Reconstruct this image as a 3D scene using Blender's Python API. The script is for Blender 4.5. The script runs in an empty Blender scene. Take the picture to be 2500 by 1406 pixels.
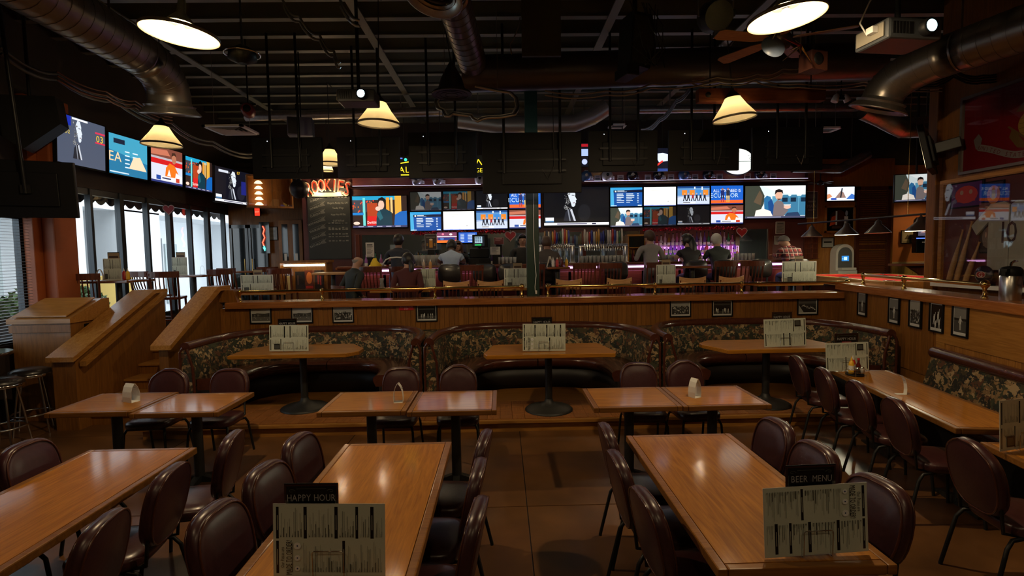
import bpy, bmesh, math, random
from mathutils import Vector, Matrix
random.seed(7)
SC = bpy.context.scene
COL = SC.collection
PI = math.pi
# ---------------- camera (2500 x 1406 frame) ----------------
FPX, CX, CY, CAMH = 1280.0, 1250.0, 703.0, 2.10
_d = Vector((1225 - CX, 622 - CY, FPX)).normalized()      # depth axis of the room seen in the photo
_x = Vector((1, -0.016, 0)); _x = (_x - _x.dot(_d) * _d).normalized()
_z = _x.cross(_d)
RW = Matrix((_x, _d, _z))                                   # world = RW @ (right, down, forward)
cam = bpy.data.cameras.new('camera')
cam.sensor_width = 36.0; cam.lens = 36.0 * FPX / 2500.0; cam.clip_start = 0.05
cam_ob = bpy.data.objects.new('camera', cam); COL.objects.link(cam_ob)
_r, _u, _b = RW @ Vector((1, 0, 0)), RW @ Vector((0, -1, 0)), RW @ Vector((0, 0, -1))
cam_ob.matrix_world = Matrix(((_r.x, _u.x, _b.x, 0), (_r.y, _u.y, _b.y, 0), (_r.z, _u.z, _b.z, CAMH), (0, 0, 0, 1)))
SC.camera = cam_ob
# ---------------- daylight outside the windows, exposure ----------------
W = bpy.data.worlds.new('overcast'); SC.world = W; W.use_nodes = True
_bg = W.node_tree.nodes['Background']; _bg.inputs[0].default_value = (0.90, 0.95, 1.0, 1); _bg.inputs[1].default_value = 3.6
SC.view_settings.view_transform = 'Standard'; SC.view_settings.look = 'None'
SC.view_settings.exposure = 0.0; SC.view_settings.gamma = 1.0; SC.view_settings.use_curve_mapping = False
SC.cycles.max_bounces = 8; SC.cycles.diffuse_bounces = 4; SC.cycles.glossy_bounces = 4; SC.cycles.transparent_max_bounces = 12
SC.cycles.caustics_reflective = False; SC.cycles.caustics_refractive = False
SC.cycles.sample_clamp_indirect = 3.0
SC.cycles.use_denoising = True

def at(px, py, **k):
    """photo pixel -> point on the plane x=, y= or z= const"""
    r = RW @ Vector((px - CX, py - CY, FPX))
    (a, v), = k.items(); i = 'xyz'.index(a); o = (0, 0, CAMH)[i]
    return Vector((0, 0, CAMH)) + r * ((v - o) / r[i])
def wx(px, y): return at(px, 622, y=y).x
def wz(px, py, y): return at(px, py, y=y).z
# ---------------- materials ----------------
MAT = {}
def lin(c):
    return tuple((v / 255 / 12.92) if v / 255 <= .04045 else ((v / 255 + .055) / 1.055) ** 2.4 for v in c[:3])
def M(name, col, rough=.5, metal=0., coat=0., emit=0., spec=.5, var=0., vscale=6., trans=0., alpha=1., bump=0., coatr=.1):
    if name in MAT: return MAT[name]
    m = bpy.data.materials.new(name); m.use_nodes = True; nt = m.node_tree; b = nt.nodes['Principled BSDF']
    c = (*col, 1)
    b.inputs['Base Color'].default_value = c; b.inputs['Roughness'].default_value = rough; b.inputs['Metallic'].default_value = metal
    b.inputs['Coat Weight'].default_value = coat; b.inputs['Coat Roughness'].default_value = coatr; b.inputs['Specular IOR Level'].default_value = spec
    if trans: b.inputs['Transmission Weight'].default_value = trans; b.inputs['IOR'].default_value = 1.3
    if alpha < 1: b.inputs['Alpha'].default_value = alpha
    if emit: b.inputs['Emission Color'].default_value = c; b.inputs['Emission Strength'].default_value = emit
    if var or bump:
        tc = nt.nodes.new('ShaderNodeTexCoord'); n = nt.nodes.new('ShaderNodeTexNoise'); n.inputs['Scale'].default_value = vscale; n.inputs['Detail'].default_value = 5
        nt.links.new(tc.outputs['Object'], n.inputs['Vector'])
        if var:
            r = nt.nodes.new('ShaderNodeValToRGB'); r.color_ramp.elements[0].position = .3; r.color_ramp.elements[1].position = .7
            r.color_ramp.elements[0].color = (*[max(0, v * (1 - var)) for v in col], 1); r.color_ramp.elements[1].color = (*[min(1, v * (1 + var)) for v in col], 1)
            nt.links.new(n.outputs['Fac'], r.inputs[0]); nt.links.new(r.outputs[0], b.inputs['Base Color'])
        if bump:
            bp = nt.nodes.new('ShaderNodeBump'); bp.inputs['Strength'].default_value = bump; bp.inputs['Distance'].default_value = .01
            nt.links.new(n.outputs['Fac'], bp.inputs['Height']); nt.links.new(bp.outputs[0], b.inputs['Normal'])
    MAT[name] = m; return m
def wood(name, c1, c2, axis='x', rough=.3, coat=.4, scale=2.2, coatr=.12, spec=.3, bump=.12):
    if name in MAT: return MAT[name]
    m = bpy.data.materials.new(name); m.use_nodes = True; nt = m.node_tree; b = nt.nodes['Principled BSDF']
    tc = nt.nodes.new('ShaderNodeTexCoord'); mp = nt.nodes.new('ShaderNodeMapping')
    s = [14, 14, 14]; s['xyz'.index(axis)] = 1.0
    mp.inputs['Scale'].default_value = s
    n = nt.nodes.new('ShaderNodeTexNoise'); n.inputs['Scale'].default_value = scale; n.inputs['Detail'].default_value = 7; n.inputs['Distortion'].default_value = 1.6
    r = nt.nodes.new('ShaderNodeValToRGB'); e = r.color_ramp.elements; e[0].position = .3; e[1].position = .72; e[0].color = (*c1, 1); e[1].color = (*c2, 1)
    ad = nt.nodes.new('ShaderNodeVectorMath'); ad.operation = 'ADD'
    oi = nt.nodes.new('ShaderNodeObjectInfo'); sc = nt.nodes.new('ShaderNodeVectorMath'); sc.operation = 'SCALE'; sc.inputs['Scale'].default_value = 9.0
    nt.links.new(oi.outputs['Random'], sc.inputs[0]); nt.links.new(tc.outputs['Object'], ad.inputs[0]); nt.links.new(sc.outputs[0], ad.inputs[1])
    nt.links.new(ad.outputs[0], mp.inputs[0]); nt.links.new(mp.outputs[0], n.inputs['Vector']); nt.links.new(n.outputs['Fac'], r.inputs[0])
    hs = nt.nodes.new('ShaderNodeHueSaturation'); mr = nt.nodes.new('ShaderNodeMapRange'); mr.inputs['To Min'].default_value = .86; mr.inputs['To Max'].default_value = 1.12
    nt.links.new(oi.outputs['Random'], mr.inputs[0]); nt.links.new(mr.outputs[0], hs.inputs['Value']); nt.links.new(r.outputs[0], hs.inputs['Color'])
    nt.links.new(hs.outputs[0], b.inputs['Base Color'])
    bp = nt.nodes.new('ShaderNodeBump'); bp.inputs['Strength'].default_value = bump; bp.inputs['Distance'].default_value = .004
    nt.links.new(n.outputs['Fac'], bp.inputs['Height']); nt.links.new(bp.outputs[0], b.inputs['Normal'])
    b.inputs['Roughness'].default_value = rough; b.inputs['Coat Weight'].default_value = coat; b.inputs['Coat Roughness'].default_value = coatr; b.inputs['Specular IOR Level'].default_value = spec
    MAT[name] = m; return m
def attr_mat(name, emit=0., rough=.45, coat=.0):
    """flat print / screen picture: colours drawn on the sheet's own faces"""
    m = bpy.data.materials.new(name); m.use_nodes = True; nt = m.node_tree; b = nt.nodes['Principled BSDF']
    a = nt.nodes.new('ShaderNodeVertexColor'); a.layer_name = 'ink'
    b.inputs['Roughness'].default_value = rough; b.inputs['Coat Weight'].default_value = coat
    if emit:
        b.inputs['Base Color'].default_value = (.01, .01, .01, 1)
        nt.links.new(a.outputs[0], b.inputs['Emission Color']); b.inputs['Emission Strength'].default_value = emit
    else: nt.links.new(a.outputs[0], b.inputs['Base Color'])
    MAT[name] = m; return m

OAK_X = wood('oak_x', (.30, .125, .024), (.47, .22, .052), 'x'); OAK_Y = wood('oak_y', (.30, .125, .024), (.47, .22, .052), 'y', rough=.26)
OAK_Z = wood('oak_z', (.25, .10, .018), (.40, .175, .038), 'z', rough=.4, coat=.2)
PANEL = wood('panel_oak', (.18, .068, .012), (.29, .118, .024), 'z', rough=.42, coat=.15)
CHERRY = wood('cherry', (.07, .017, .009), (.13, .035, .016), 'z', rough=.3, coat=.3)
CHERRY_X = wood('cherry_x', (.10, .026, .013), (.19, .055, .025), 'x', rough=.3, coat=.3)
LIGHTW = wood('light_wood', (.45, .24, .10), (.62, .36, .17), 'x', rough=.35)
VINYL = M('burgundy_vinyl', (.048, .014, .014), .34, coat=.25, var=.18, vscale=40, bump=.08, coatr=.22)
VINYLP = M('purple_brown_vinyl', (.046, .014, .017), .36, coat=.2, var=.15, vscale=40, bump=.08, coatr=.25)
BROWNV = M('brown_vinyl', (.070, .020, .011), .24, coat=.5, var=.2, vscale=14, coatr=.14)
BLACKV = M('black_vinyl', (.018, .014, .013), .35, coat=.3)
BLACKM = M('black_metal', (.010, .010, .010), .42, spec=.3)
IRON = M('cast_iron', (.014, .015, .014), .5, var=.2)
CHROME = M('chrome', (.75, .75, .75), .12, 1.)
BRASS = M('brass', (.78, .50, .16), .13, 1.)
STEEL = M('steel', (.55, .54, .52), .28, 1.)
GALV = M('galvanised', (.36, .33, .30), .34, .9, var=.12, vscale=18)
DUCTD = M('dark_duct', (.12, .11, .13), .4, .8)
BLACKP = M('black_plastic', (.006, .006, .007), .5, spec=.18)
DARK = M('dark_shell', (.010, .009, .010), .5)
WHITEP = M('white_paper', (.72, .70, .64), .7)
WHITEG = M('white_plastic', (.70, .68, .64), .4)
WIRE = M('grey_wire', (.30, .28, .26), .4, .3)
DARKW = M('dark_wire', (.03, .03, .03), .5)
GREENP = M('green_paint', (.012, .035, .026), .35, coat=.2)
ORANGE = M('orange_paint', (.34, .085, .022), .55, var=.12, vscale=3)
REDP = M('red_plastic', (.45, .02, .02), .35)
GLASS = M('clear_glass', (.95, .97, .97), .03, trans=1., spec=.5)
PRINT = attr_mat('print', 0, .5); PHOTO = attr_mat('photo_print', 0, .25, .3); SCREEN = attr_mat('screen', 1.35); SIGNLIT = attr_mat('lit_sign', 1.6)
def thin_glass(name, tint=(1, 1, 1), refl=.06):
    m = bpy.data.materials.new(name); m.use_nodes = True; nt = m.node_tree; nt.nodes.clear()
    o = nt.nodes.new('ShaderNodeOutputMaterial'); t = nt.nodes.new('ShaderNodeBsdfTransparent'); t.inputs[0].default_value = (*tint, 1)
    g = nt.nodes.new('ShaderNodeBsdfGlossy'); g.inputs['Roughness'].default_value = .02
    mx = nt.nodes.new('ShaderNodeMixShader'); lw = nt.nodes.new('ShaderNodeLayerWeight'); lw.inputs[0].default_value = .5
    pw_ = nt.nodes.new('ShaderNodeMath'); pw_.operation = 'POWER'; pw_.inputs[1].default_value = 4.0; fr = nt.nodes.new('ShaderNodeMath'); fr.operation = 'MULTIPLY_ADD'; fr.inputs[1].default_value = .7; fr.inputs[2].default_value = refl
    nt.links.new(lw.outputs['Facing'], pw_.inputs[0]); nt.links.new(pw_.outputs[0], fr.inputs[0])
    nt.links.new(fr.outputs[0], mx.inputs[0]); nt.links.new(t.outputs[0], mx.inputs[1]); nt.links.new(g.outputs[0], mx.inputs[2]); nt.links.new(mx.outputs[0], o.inputs[0])
    MAT[name] = m; return m
PANE = thin_glass('window_glass', (.93, .97, .98)); CASEG = thin_glass('case_glass', (.9, .9, .9))
def tapestry():
    m = bpy.data.materials.new('sport_tapestry'); m.use_nodes = True; nt = m.node_tree; b = nt.nodes['Principled BSDF']
    tc = nt.nodes.new('ShaderNodeTexCoord'); n = nt.nodes.new('ShaderNodeTexNoise'); n.inputs['Scale'].default_value = 14; n.inputs['Detail'].default_value = 5
    mx = nt.nodes.new('ShaderNodeMix'); mx.data_type = 'VECTOR'; mx.inputs[0].default_value = .22
    v = nt.nodes.new('ShaderNodeTexVoronoi'); v.inputs['Scale'].default_value = 24; v.inputs['Randomness'].default_value = 1.0
    mp = nt.nodes.new('ShaderNodeMapping'); mp.inputs['Scale'].default_value = (.8, .8, 1.25)
    nt.links.new(tc.outputs['Object'], n.inputs['Vector']); nt.links.new(tc.outputs['Object'], mx.inputs[4]); nt.links.new(n.outputs['Color'], mx.inputs[5])
    nt.links.new(mx.outputs[1], mp.inputs[0]); nt.links.new(mp.outputs[0], v.inputs['Vector'])
    r = nt.nodes.new('ShaderNodeValToRGB'); r.color_ramp.interpolation = 'CONSTANT'; e = r.color_ramp.elements
    cols = [(.012, .012, .008), (.05, .036, .014), (.20, .12, .055), (.022, .030, .014), (.36, .25, .13), (.09, .035, .014), (.015, .020, .014), (.26, .16, .07), (.045, .048, .024), (.011, .010, .008)]
    e[0].color = (*cols[0], 1); e[1].position = .1; e[1].color = (*cols[1], 1)
    for i, c in enumerate(cols[2:]): x = e.new(.2 + i * .1); x.color = (*c, 1)
    sp = nt.nodes.new('ShaderNodeSeparateColor'); nt.links.new(v.outputs['Color'], sp.inputs[0]); nt.links.new(sp.outputs[0], r.inputs[0])
    nt.links.new(r.outputs[0], b.inputs['Base Color']); b.inputs['Roughness'].default_value = .8
    return m
TAPE = tapestry()
# ---------------- mesh building ----------------
class MB:
    def __init__(s): s.v = []; s.f = []; s.m = []; s.sm = []; s.mats = []
    def mi(s, mat):
        if mat is None: return 0
        if mat not in s.mats: s.mats.append(mat)
        return s.mats.index(mat)
    def add(s, vs, fs, smooth=False, mat=None, T=None):
        o = len(s.v); k = s.mi(mat)
        s.v += [tuple(T @ Vector(p)) if T is not None else tuple(p) for p in vs]
        for f in fs: s.f.append([o + i for i in f]); s.m.append(k); s.sm.append(smooth)
        return s
    def box(s, x0, x1, y0, y1, z0, z1, b=0., mat=None, T=None):
        if b <= 0:
            vs = [(x, y, z) for x in (x0, x1) for y in (y0, y1) for z in (z0, z1)]
            return s.add(vs, [(0, 1, 3, 2), (4, 6, 7, 5), (0, 4, 5, 1), (2, 3, 7, 6), (0, 2, 6, 4), (1, 5, 7, 3)], mat=mat, T=T)
        b = min(b, abs(x1 - x0) * .45, abs(y1 - y0) * .45, abs(z1 - z0) * .45)
        bm = bmesh.new(); bmesh.ops.create_cube(bm, size=1)
        for q in bm.verts: q.co = Vector(((x0 + x1) / 2 + q.co.x * (x1 - x0), (y0 + y1) / 2 + q.co.y * (y1 - y0), (z0 + z1) / 2 + q.co.z * (z1 - z0)))
        bmesh.ops.bevel(bm, geom=bm.edges[:], offset=b, segments=2, affect='EDGES', profile=.6)
        return s.bm(bm, mat=mat, T=T)
    def bm(s, bm, smooth=False, mat=None, T=None):
        bm.verts.index_update(); s.add([q.co[:] for q in bm.verts], [[q.index for q in f.verts] for f in bm.faces], smooth, mat, T); bm.free(); return s
    def rings(s, rings, closed=True, cap=True, smooth=True, mat=None, T=None, loop=False):
        n = len(rings[0]); vs = [p for r in rings for p in r]; fs = []
        L = len(rings)
        for i in range(L if loop else L - 1):
            a, c = i * n, ((i + 1) % L) * n
            for j in range(n if closed else n - 1): k = (j + 1) % n; fs.append((a + j, a + k, c + k, c + j))
        s.add(vs, fs, smooth, mat, T)
        if cap and closed and not loop:
            s.add(rings[0], [list(range(n))[::-1]], False, mat, T); s.add(rings[-1], [list(range(n))], False, mat, T)
        return s
    def lathe(s, prof, n=20, c=(0, 0, 0), mat=None, T=None, smooth=True, cap=True):
        return s.rings([[(c[0] + r * math.cos(2 * PI * j / n), c[1] + r * math.sin(2 * PI * j / n), c[2] + z) for j in range(n)] for r, z in prof], cap=cap, smooth=smooth, mat=mat, T=T)
    def cyl(s, p0, p1, r, r1=None, n=12, mat=None, T=None, cap=True): return s.tube([p0, p1], [r, r if r1 is None else r1], n, mat, T, cap)
    def tube(s, path, r, n=8, mat=None, T=None, cap=True, loop=False):
        P = [Vector(p) for p in path]; L = len(P); rr = r if isinstance(r, (list, tuple)) else [r] * L
        rings = []; up = None
        for i in range(L):
            if loop: t = P[(i + 1) % L] - P[i - 1]
            else: t = P[min(i + 1, L - 1)] - P[max(i - 1, 0)]
            t = t.normalized() if t.length > 1e-9 else Vector((0, 0, 1))
            if up is None: up = t.orthogonal().normalized()
            up = (up - up.dot(t) * t)
            up = up.normalized() if up.length > 1e-6 else t.orthogonal().normalized()
            sd = t.cross(up)
            rings.append([tuple(P[i] + rr[i] * (math.cos(2 * PI * j / n) * up + math.sin(2 * PI * j / n) * sd)) for j in range(n)])
        return s.rings(rings, cap=cap, mat=mat, T=T, loop=loop)
    def ball(s, c, r, n=12, m=8, sc=(1, 1, 1), mat=None, T=None):
        return s.rings([[(c[0] + sc[0] * r * math.sin(PI * i / m) * math.cos(2 * PI * j / n), c[1] + sc[1] * r * math.sin(PI * i / m) * math.sin(2 * PI * j / n), c[2] - sc[2] * r * math.cos(PI * i / m)) for j in range(n)] for i in [.02] + list(range(1, m)) + [m - .02]], mat=mat, T=T)
    def prism(s, poly, a, b, axis='z', mat=None, T=None):
        n = len(poly)
        f = {'z': lambda p, h: (p[0], p[1], h), 'y': lambda p, h: (p[0], h, p[1]), 'x': lambda p, h: (h, p[0], p[1])}[axis]
        vs = [f(p, a) for p in poly] + [f(p, b) for p in poly]
        return s.add(vs, [list(range(n))[::-1], list(range(n, 2 * n))] + [(i, (i + 1) % n, n + (i + 1) % n, n + i) for i in range(n)], mat=mat, T=T)
    def mesh(s, name, mat=None):
        me = bpy.data.meshes.new(name); me.from_pydata(s.v, [], s.f)
        mats = s.mats if s.mats else [mat]
        for q in mats: me.materials.append(q)
        me.polygons.foreach_set('material_index', s.m); me.polygons.foreach_set('use_smooth', s.sm)
        bm = bmesh.new(); bm.from_mesh(me); bmesh.ops.recalc_face_normals(bm, faces=bm.faces); bm.to_mesh(me); bm.free()
        return me
    def obj(s, name, mat=None, parent=None, loc=None, rz=0.):
        return link(name, s.mesh(name, mat), parent, loc, rz)
def link(name, me, parent=None, loc=None, rz=0.):
    o = bpy.data.objects.new(name, me); COL.objects.link(o)
    if parent is not None: o.parent = parent
    if loc is not None: o.location = loc
    if rz: o.rotation_euler.z = rz
    return o
def tag(o, label=None, cat=None, group=None, kind=None):
    if label: o['label'] = label
    if cat: o['category'] = cat
    if group: o['group'] = group
    if kind: o['kind'] = kind
    return o
def thing(name, label, cat, loc=(0, 0, 0), rz=0., group=None, rot=None):
    o = bpy.data.objects.new(name, None); COL.objects.link(o); o.location = loc; o.rotation_euler = rot if rot else (0, 0, rz); o.empty_display_size = .1
    return tag(o, label, cat, group)
def struct(o): o['kind'] = 'structure'; return o
KIDS = {}
def dup(root, loc=None, rz=None, label=None, group=None, parent=None, kids=None):
    if kids is None:
        kids = {}
        for q in COL.objects:
            if q.parent: kids.setdefault(q.parent, []).append(q)
    c = root.copy(); COL.objects.link(c)
    if parent is not None: c.parent = parent
    if loc is not None: c.location = loc
    if rz is not None: c.rotation_euler.z = rz
    if label: c['label'] = label
    if group: c['group'] = group
    for ch in kids.get(root, []): dup(ch, parent=c, kids=kids)
    return c
# ---------------- lettering and flat pictures ----------------
GL = {}
def _glyphs(chars):
    obs = []
    for ch in chars:
        cu = bpy.data.curves.new('g', 'FONT'); cu.body = ch; cu.resolution_u = 2
        o = bpy.data.objects.new('g', cu); COL.objects.link(o); obs.append((ch, o, cu))
    dg = bpy.context.evaluated_depsgraph_get(); dg.update()
    for ch, o, cu in obs:
        e = o.evaluated_get(dg); me = e.to_mesh()
        vs = [(v.co.x, v.co.y) for v in me.vertices]; fs = [list(p.vertices) for p in me.polygons]
        w = max([v[0] for v in vs] + [0]) + .07
        GL[ch] = (vs, fs, w); e.to_mesh_clear()
    for ch, o, cu in obs: bpy.data.objects.remove(o); bpy.data.curves.remove(cu)
    GL[' '] = ([], [], .28)
_glyphs("ABCDEFGHIJKLMNOPQRSTUVWXYZabcdefghijklmnopqrstuvwxyz0123456789!%$'-&.,/")
def text_geo(s, h=1.):
    vs, fs, x = [], [], 0.
    for ch in s:
        gv, gf, w = GL.get(ch, GL[' ']); o = len(vs)
        vs += [((x + a) * h / .72, b * h / .72) for a, b in gv]; fs += [[o + i for i in f] for f in gf]; x += w
    return vs, fs, x * h / .72
def R_(u0, v0, u1, v1, c): return ('p', [(u0, v0), (u1, v0), (u1, v1), (u0, v1)], c)
def E_(u, v, ru, rv, c, n=14): return ('p', [(u + ru * math.cos(2 * PI * i / n), v + rv * math.sin(2 * PI * i / n)) for i in range(n)], c)
def P_(pts, c): return ('p', pts, c)
def L_(u0, v0, u1, v1, w, c, asp=1.):
    dx, dy = u1 - u0, v1 - v0; l = math.hypot(dx, dy) or 1; nx, ny = -dy / l * w / 2, dx / l * w / 2
    return ('p', [(u0 + nx, v0 + ny), (u1 + nx, v1 + ny), (u1 - nx, v1 - ny), (u0 - nx, v0 - ny)], c)
def T_(s, u, v, hgt, c, rot=0., sx=1., al='c'): return ('t', s, u, v, hgt, c, rot, sx, al)
def picture(name, w, h, shapes, mat=None, parent=None, loc=(0, 0, 0), y=0., step=.0004, zero='c'):
    """flat sheet in the local XZ plane facing -Y; shapes in 0..1 across and up, later ones on top"""
    vs, fs, cs = [], [], []; x0, z0 = -w / 2, (-h / 2 if zero == 'c' else 0.)
    for i, sh in enumerate(shapes):
        yy = y - i * step
        if sh[0] == 'p':
            o = len(vs); vs += [(x0 + min(1, max(0, a)) * w, yy, z0 + min(1, max(0, b)) * h) for a, b in sh[1]]; fs.append(list(range(o, len(vs)))); cs.append(sh[2])
        else:
            _, s, u, v, hh, c, rot, sx, al = sh; H = hh * h
            gv, gf, tw = text_geo(s, H); o = len(vs); off = {'c': tw / 2, 'l': 0, 'r': tw}[al]; ca, sa = math.cos(rot), math.sin(rot)
            for a, b in gv:
                a = (a - off) * sx; b = b - H / 2
                vs.append((x0 + u * w + a * ca - b * sa, yy, z0 + v * h + a * sa + b * ca))
            fs += [[o + k for k in f] for f in gf]; cs += [c] * len(gf)
    me = bpy.data.meshes.new(name); me.from_pydata(vs, [], fs); me.materials.append(mat or PRINT)
    at_ = me.color_attributes.new('ink', 'FLOAT_COLOR', 'CORNER'); k = 0
    for p, c in zip(me.polygons, cs):
        cc = (*lin(c), 1)
        for _ in range(p.loop_total): at_.data[k].color = cc; k += 1
    if any(p.normal.y > .5 for p in me.polygons):
        bm = bmesh.new(); bm.from_mesh(me)
        bmesh.ops.reverse_faces(bm, faces=[f for f in bm.faces if f.normal.y > 0]); bm.to_mesh(me); bm.free()
    return link(name, me, parent, loc)
# ================= THE SETTING =================
UF = .76            # raised bar-area floor
PLAT = .15          # booth platform
ZJ, ZD, ZH = 5.40, 5.75, 5.415 # joist underside, deck
LX = -6.6           # window wall
BY = 13.3           # far wall
FLOORM = M('stained_concrete', (.125, .054, .017), .34, coat=.2, var=.45, vscale=1.6, coatr=.2)
FLOORU = M('dark_boards', (.045, .022, .012), .4, var=.3, vscale=5)
DECKM = M('black_deck', (.010, .014, .013), .7)
JOISTM = M('joist_paint', (.20, .205, .165), .5)
DARKWALL = M('dark_wall', (.035, .022, .018), .6, var=.2, vscale=2)
BRICKR = M('oxblood_paint', (.085, .020, .016), .5, var=.15, vscale=3)

fl = struct(MB().box(LX, 6.2, -1.8, 8.3, -.12, -.008).obj('floor', M('floor_joint', (.02, .01, .006), .8)))
_sl = {}
def slab(x0, x1, y0, y1):
    k = (round(x1 - x0, 3), round(y1 - y0, 3))
    if k not in _sl: _sl[k] = MB().box(0, k[0] - .008, 0, k[1] - .008, -.03, 0, .003).mesh('slab', FLOORM)
    link('slab', _sl[k], fl, (x0, y0, 0))
for i in range(7):
    for j in range(5):
        x0 = .18 - 1.95 * 4 + i * 1.95; y0 = -1.8 + j * 2.02
        a, b, c, d = max(x0, LX), min(x0 + 1.95, 6.2), y0, min(y0 + 2.02, 8.3)
        if b - a > .1: slab(a, b, c, d)
# raised floor
uf = MB().prism([(LX, 8.3), (5.5, 8.3), (4.55, 2.0), (6.2, 2.0), (11, 2.0), (11, BY), (LX, BY)], UF - .1, UF)
struct(uf.obj('floor_raised', FLOORU))
struct(MB().box(LX, -5.32, 8.22, 8.32, 0, UF - .1).obj('trim_1', PANEL))
# booth platform: body with parquet squares on top
pf = struct(MB().box(-4.25, 4.55, 6.12, 8.2, 0, PLAT - .012).box(-4.27, 4.57, 6.08, 6.13, PLAT - .045, PLAT - .003, .008).obj('floor_platform', OAK_X))
pq = wood('parquet', (.20, .07, .018), (.40, .16, .045), 'x', rough=.35, coat=.2, scale=3)
_pqm = MB().box(-.0735, .0735, -.0735, .0735, -.012, 0, .002).mesh('parquet_tile', pq)
for i in range(58):
    for j in range(5):
        t = link('parquet_tile', _pqm, pf, (-4.18 + i * .15, 6.215 + j * .15, PLAT), PI / 2 * ((i + j) % 2))
# ---- ceiling: deck and joists
ce = struct(MB().box(LX, 11, -1.8, BY, ZD, ZD + .1).obj('ceiling', DECKM))
jm = MB().box(LX, 11, -.055, .055, ZJ, ZJ + .014).box(LX, 11, -.012, .012, ZJ + .014, ZD).box(LX, 11, -.04, .04, ZD - .02, ZD).mesh('joist', JOISTM)
for i in range(24): link('joist', jm, ce, (0, .15 + i * .57, 0))
bm_ = MB().box(-.06, .06, -1.8, BY, ZJ - .02, ZJ).mesh('bridging', JOISTM)
for x in (-5.1, -1.9, 1.6, 3.6): link('bridging', bm_, ce, (x, 0, 0))
# ---- walls
struct(MB().box(LX - .15, 6.4, -1.95, -1.8, 0, ZD).obj('wall_rear', DARKWALL))
lw = MB().box(LX - .15, LX, -1.8, 4.8, 0, ZD).box(LX - .15, LX, 4.8, 7.45, 0, 1.0).box(LX - .15, LX, 4.8, 7.45, 2.78, ZD).box(LX - .15, LX, 7.45, 8.0, 0, ZD)
lw.box(LX - .15, LX, 8.0, BY, 0, 1.02).box(LX - .15, LX, 8.0, BY, 3.27, ZD)
struct(lw.obj('wall_left', DARKWALL))
col = MB().box(LX - .02, LX + .12, 7.42, 8.02, .0, 4.4, .01).box(LX + .12, LX + .3, 7.55, 7.95, .0, 4.4, .02)
struct(col.obj('trim_2', ORANGE))
struct(MB().box(LX, 11, BY, BY + .15, 0, ZD).obj('wall_back', DARKWALL))
struct(MB().box(11, 11.15, 2, BY, 0, ZD).obj('wall_right', DARKWALL))
struct(MB().box(6.2, 11.0, 1.9, 2.0, 0, ZD).obj('wall_side', DARKWALL))
# partition that carries the trophy case and flag
pw = struct(MB().box(6.22, 6.4, -1.8, 7.42, 0, ZD).box(6.14, 6.44, 7.36, 7.52, 0, 4.75, .01).obj('wall_partition', PANEL))
# ---- window wall frames and panes (aluminium storefront)
ALU = M('bronze_aluminium', (.028, .034, .040), .35, .5)
mull = [8.03, 8.66, 9.34, 10.02, 10.70, 11.38, 12.06, 12.74, 13.25]
for i, (a, b) in enumerate(zip(mull[:-1], mull[1:])):
    w = MB().box(LX - .10, LX - .02, a, b, 1.02, 1.09).box(LX - .10, LX - .02, a, b, 3.17, 3.27)
    t1, t2 = (.05 if i % 2 == 0 else .026), (.05 if i % 2 == 1 else .026)
    w.box(LX - .10, LX + .0, a, a + t1, 1.02, 3.27, .004).box(LX - .10, LX + .0, b - t2, b, 1.02, 3.27, .004)
    wo = struct(w.obj('window_%d' % (i + 1), ALU))
    MB().box(LX - .064, LX - .056, a + t1, b - t2, 1.09, 3.17).obj('pane', PANE, wo)
wb = MB()
for a, b in ((4.8, 4.86), (6.05, 6.13), (7.38, 7.45)): wb.box(LX - .12, LX - .03, a, b, 1.0, 2.78)
wb.box(LX - .12, LX - .03, 4.8, 7.45, 1.0, 1.06).box(LX - .12, LX - .03, 4.8, 7.45, 2.70, 2.78)
wo = struct(wb.obj('window_9', ALU))
MB().box(LX - .08, LX - .07, 4.86, 6.05, 1.06, 2.7).obj('pane', PANE, wo); MB().box(LX - .08, LX - .07, 6.13, 7.38, 1.06, 2.7).obj('pane', PANE, wo)
bl = thing('window_blind', 'dark horizontal slat blind hung in the wide window behind the round pub table', 'blind', (LX + .04, 6.15, 1.02))
MB().box(-.02, .03, -1.3, 1.28, 1.70, 1.76).obj('head_rail', BLACKM, bl)
sm = MB().box(-.017, .017, -1.28, 1.27, -.0012, .0012).mesh('slat', M('blind_slat', (.10, .10, .11), .4))
for i in range(42):
    s = link('slat', sm, bl, (0, 0, .05 + i * .04)); s.rotation_euler.y = .12
MB().box(-.015, .015, -1.28, 1.27, -.0, .02).obj('bottom_rail', BLACKM, bl)
# ---- front half wall with beadboard, cap
hw = struct(MB().box(-4.4, 5.50, 8.22, 8.36, 0, 1.33).obj('wall_front', PANEL))
_bd = MB().box(-.036, .036, -.012, 0, .82, 1.33, .003).mesh('board', PANEL)
for i in range(130): link('board', _bd, hw, (-4.36 + i * .0757, 8.22, 0))
CAPW = wood('cap_oak', (.26, .085, .021), (.43, .16, .042), 'x', rough=.25, coat=.4)
MB().box(-4.28, 5.38, 8.12, 8.56, 1.33, 1.43, .012).obj('cap', CAPW, hw)
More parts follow.
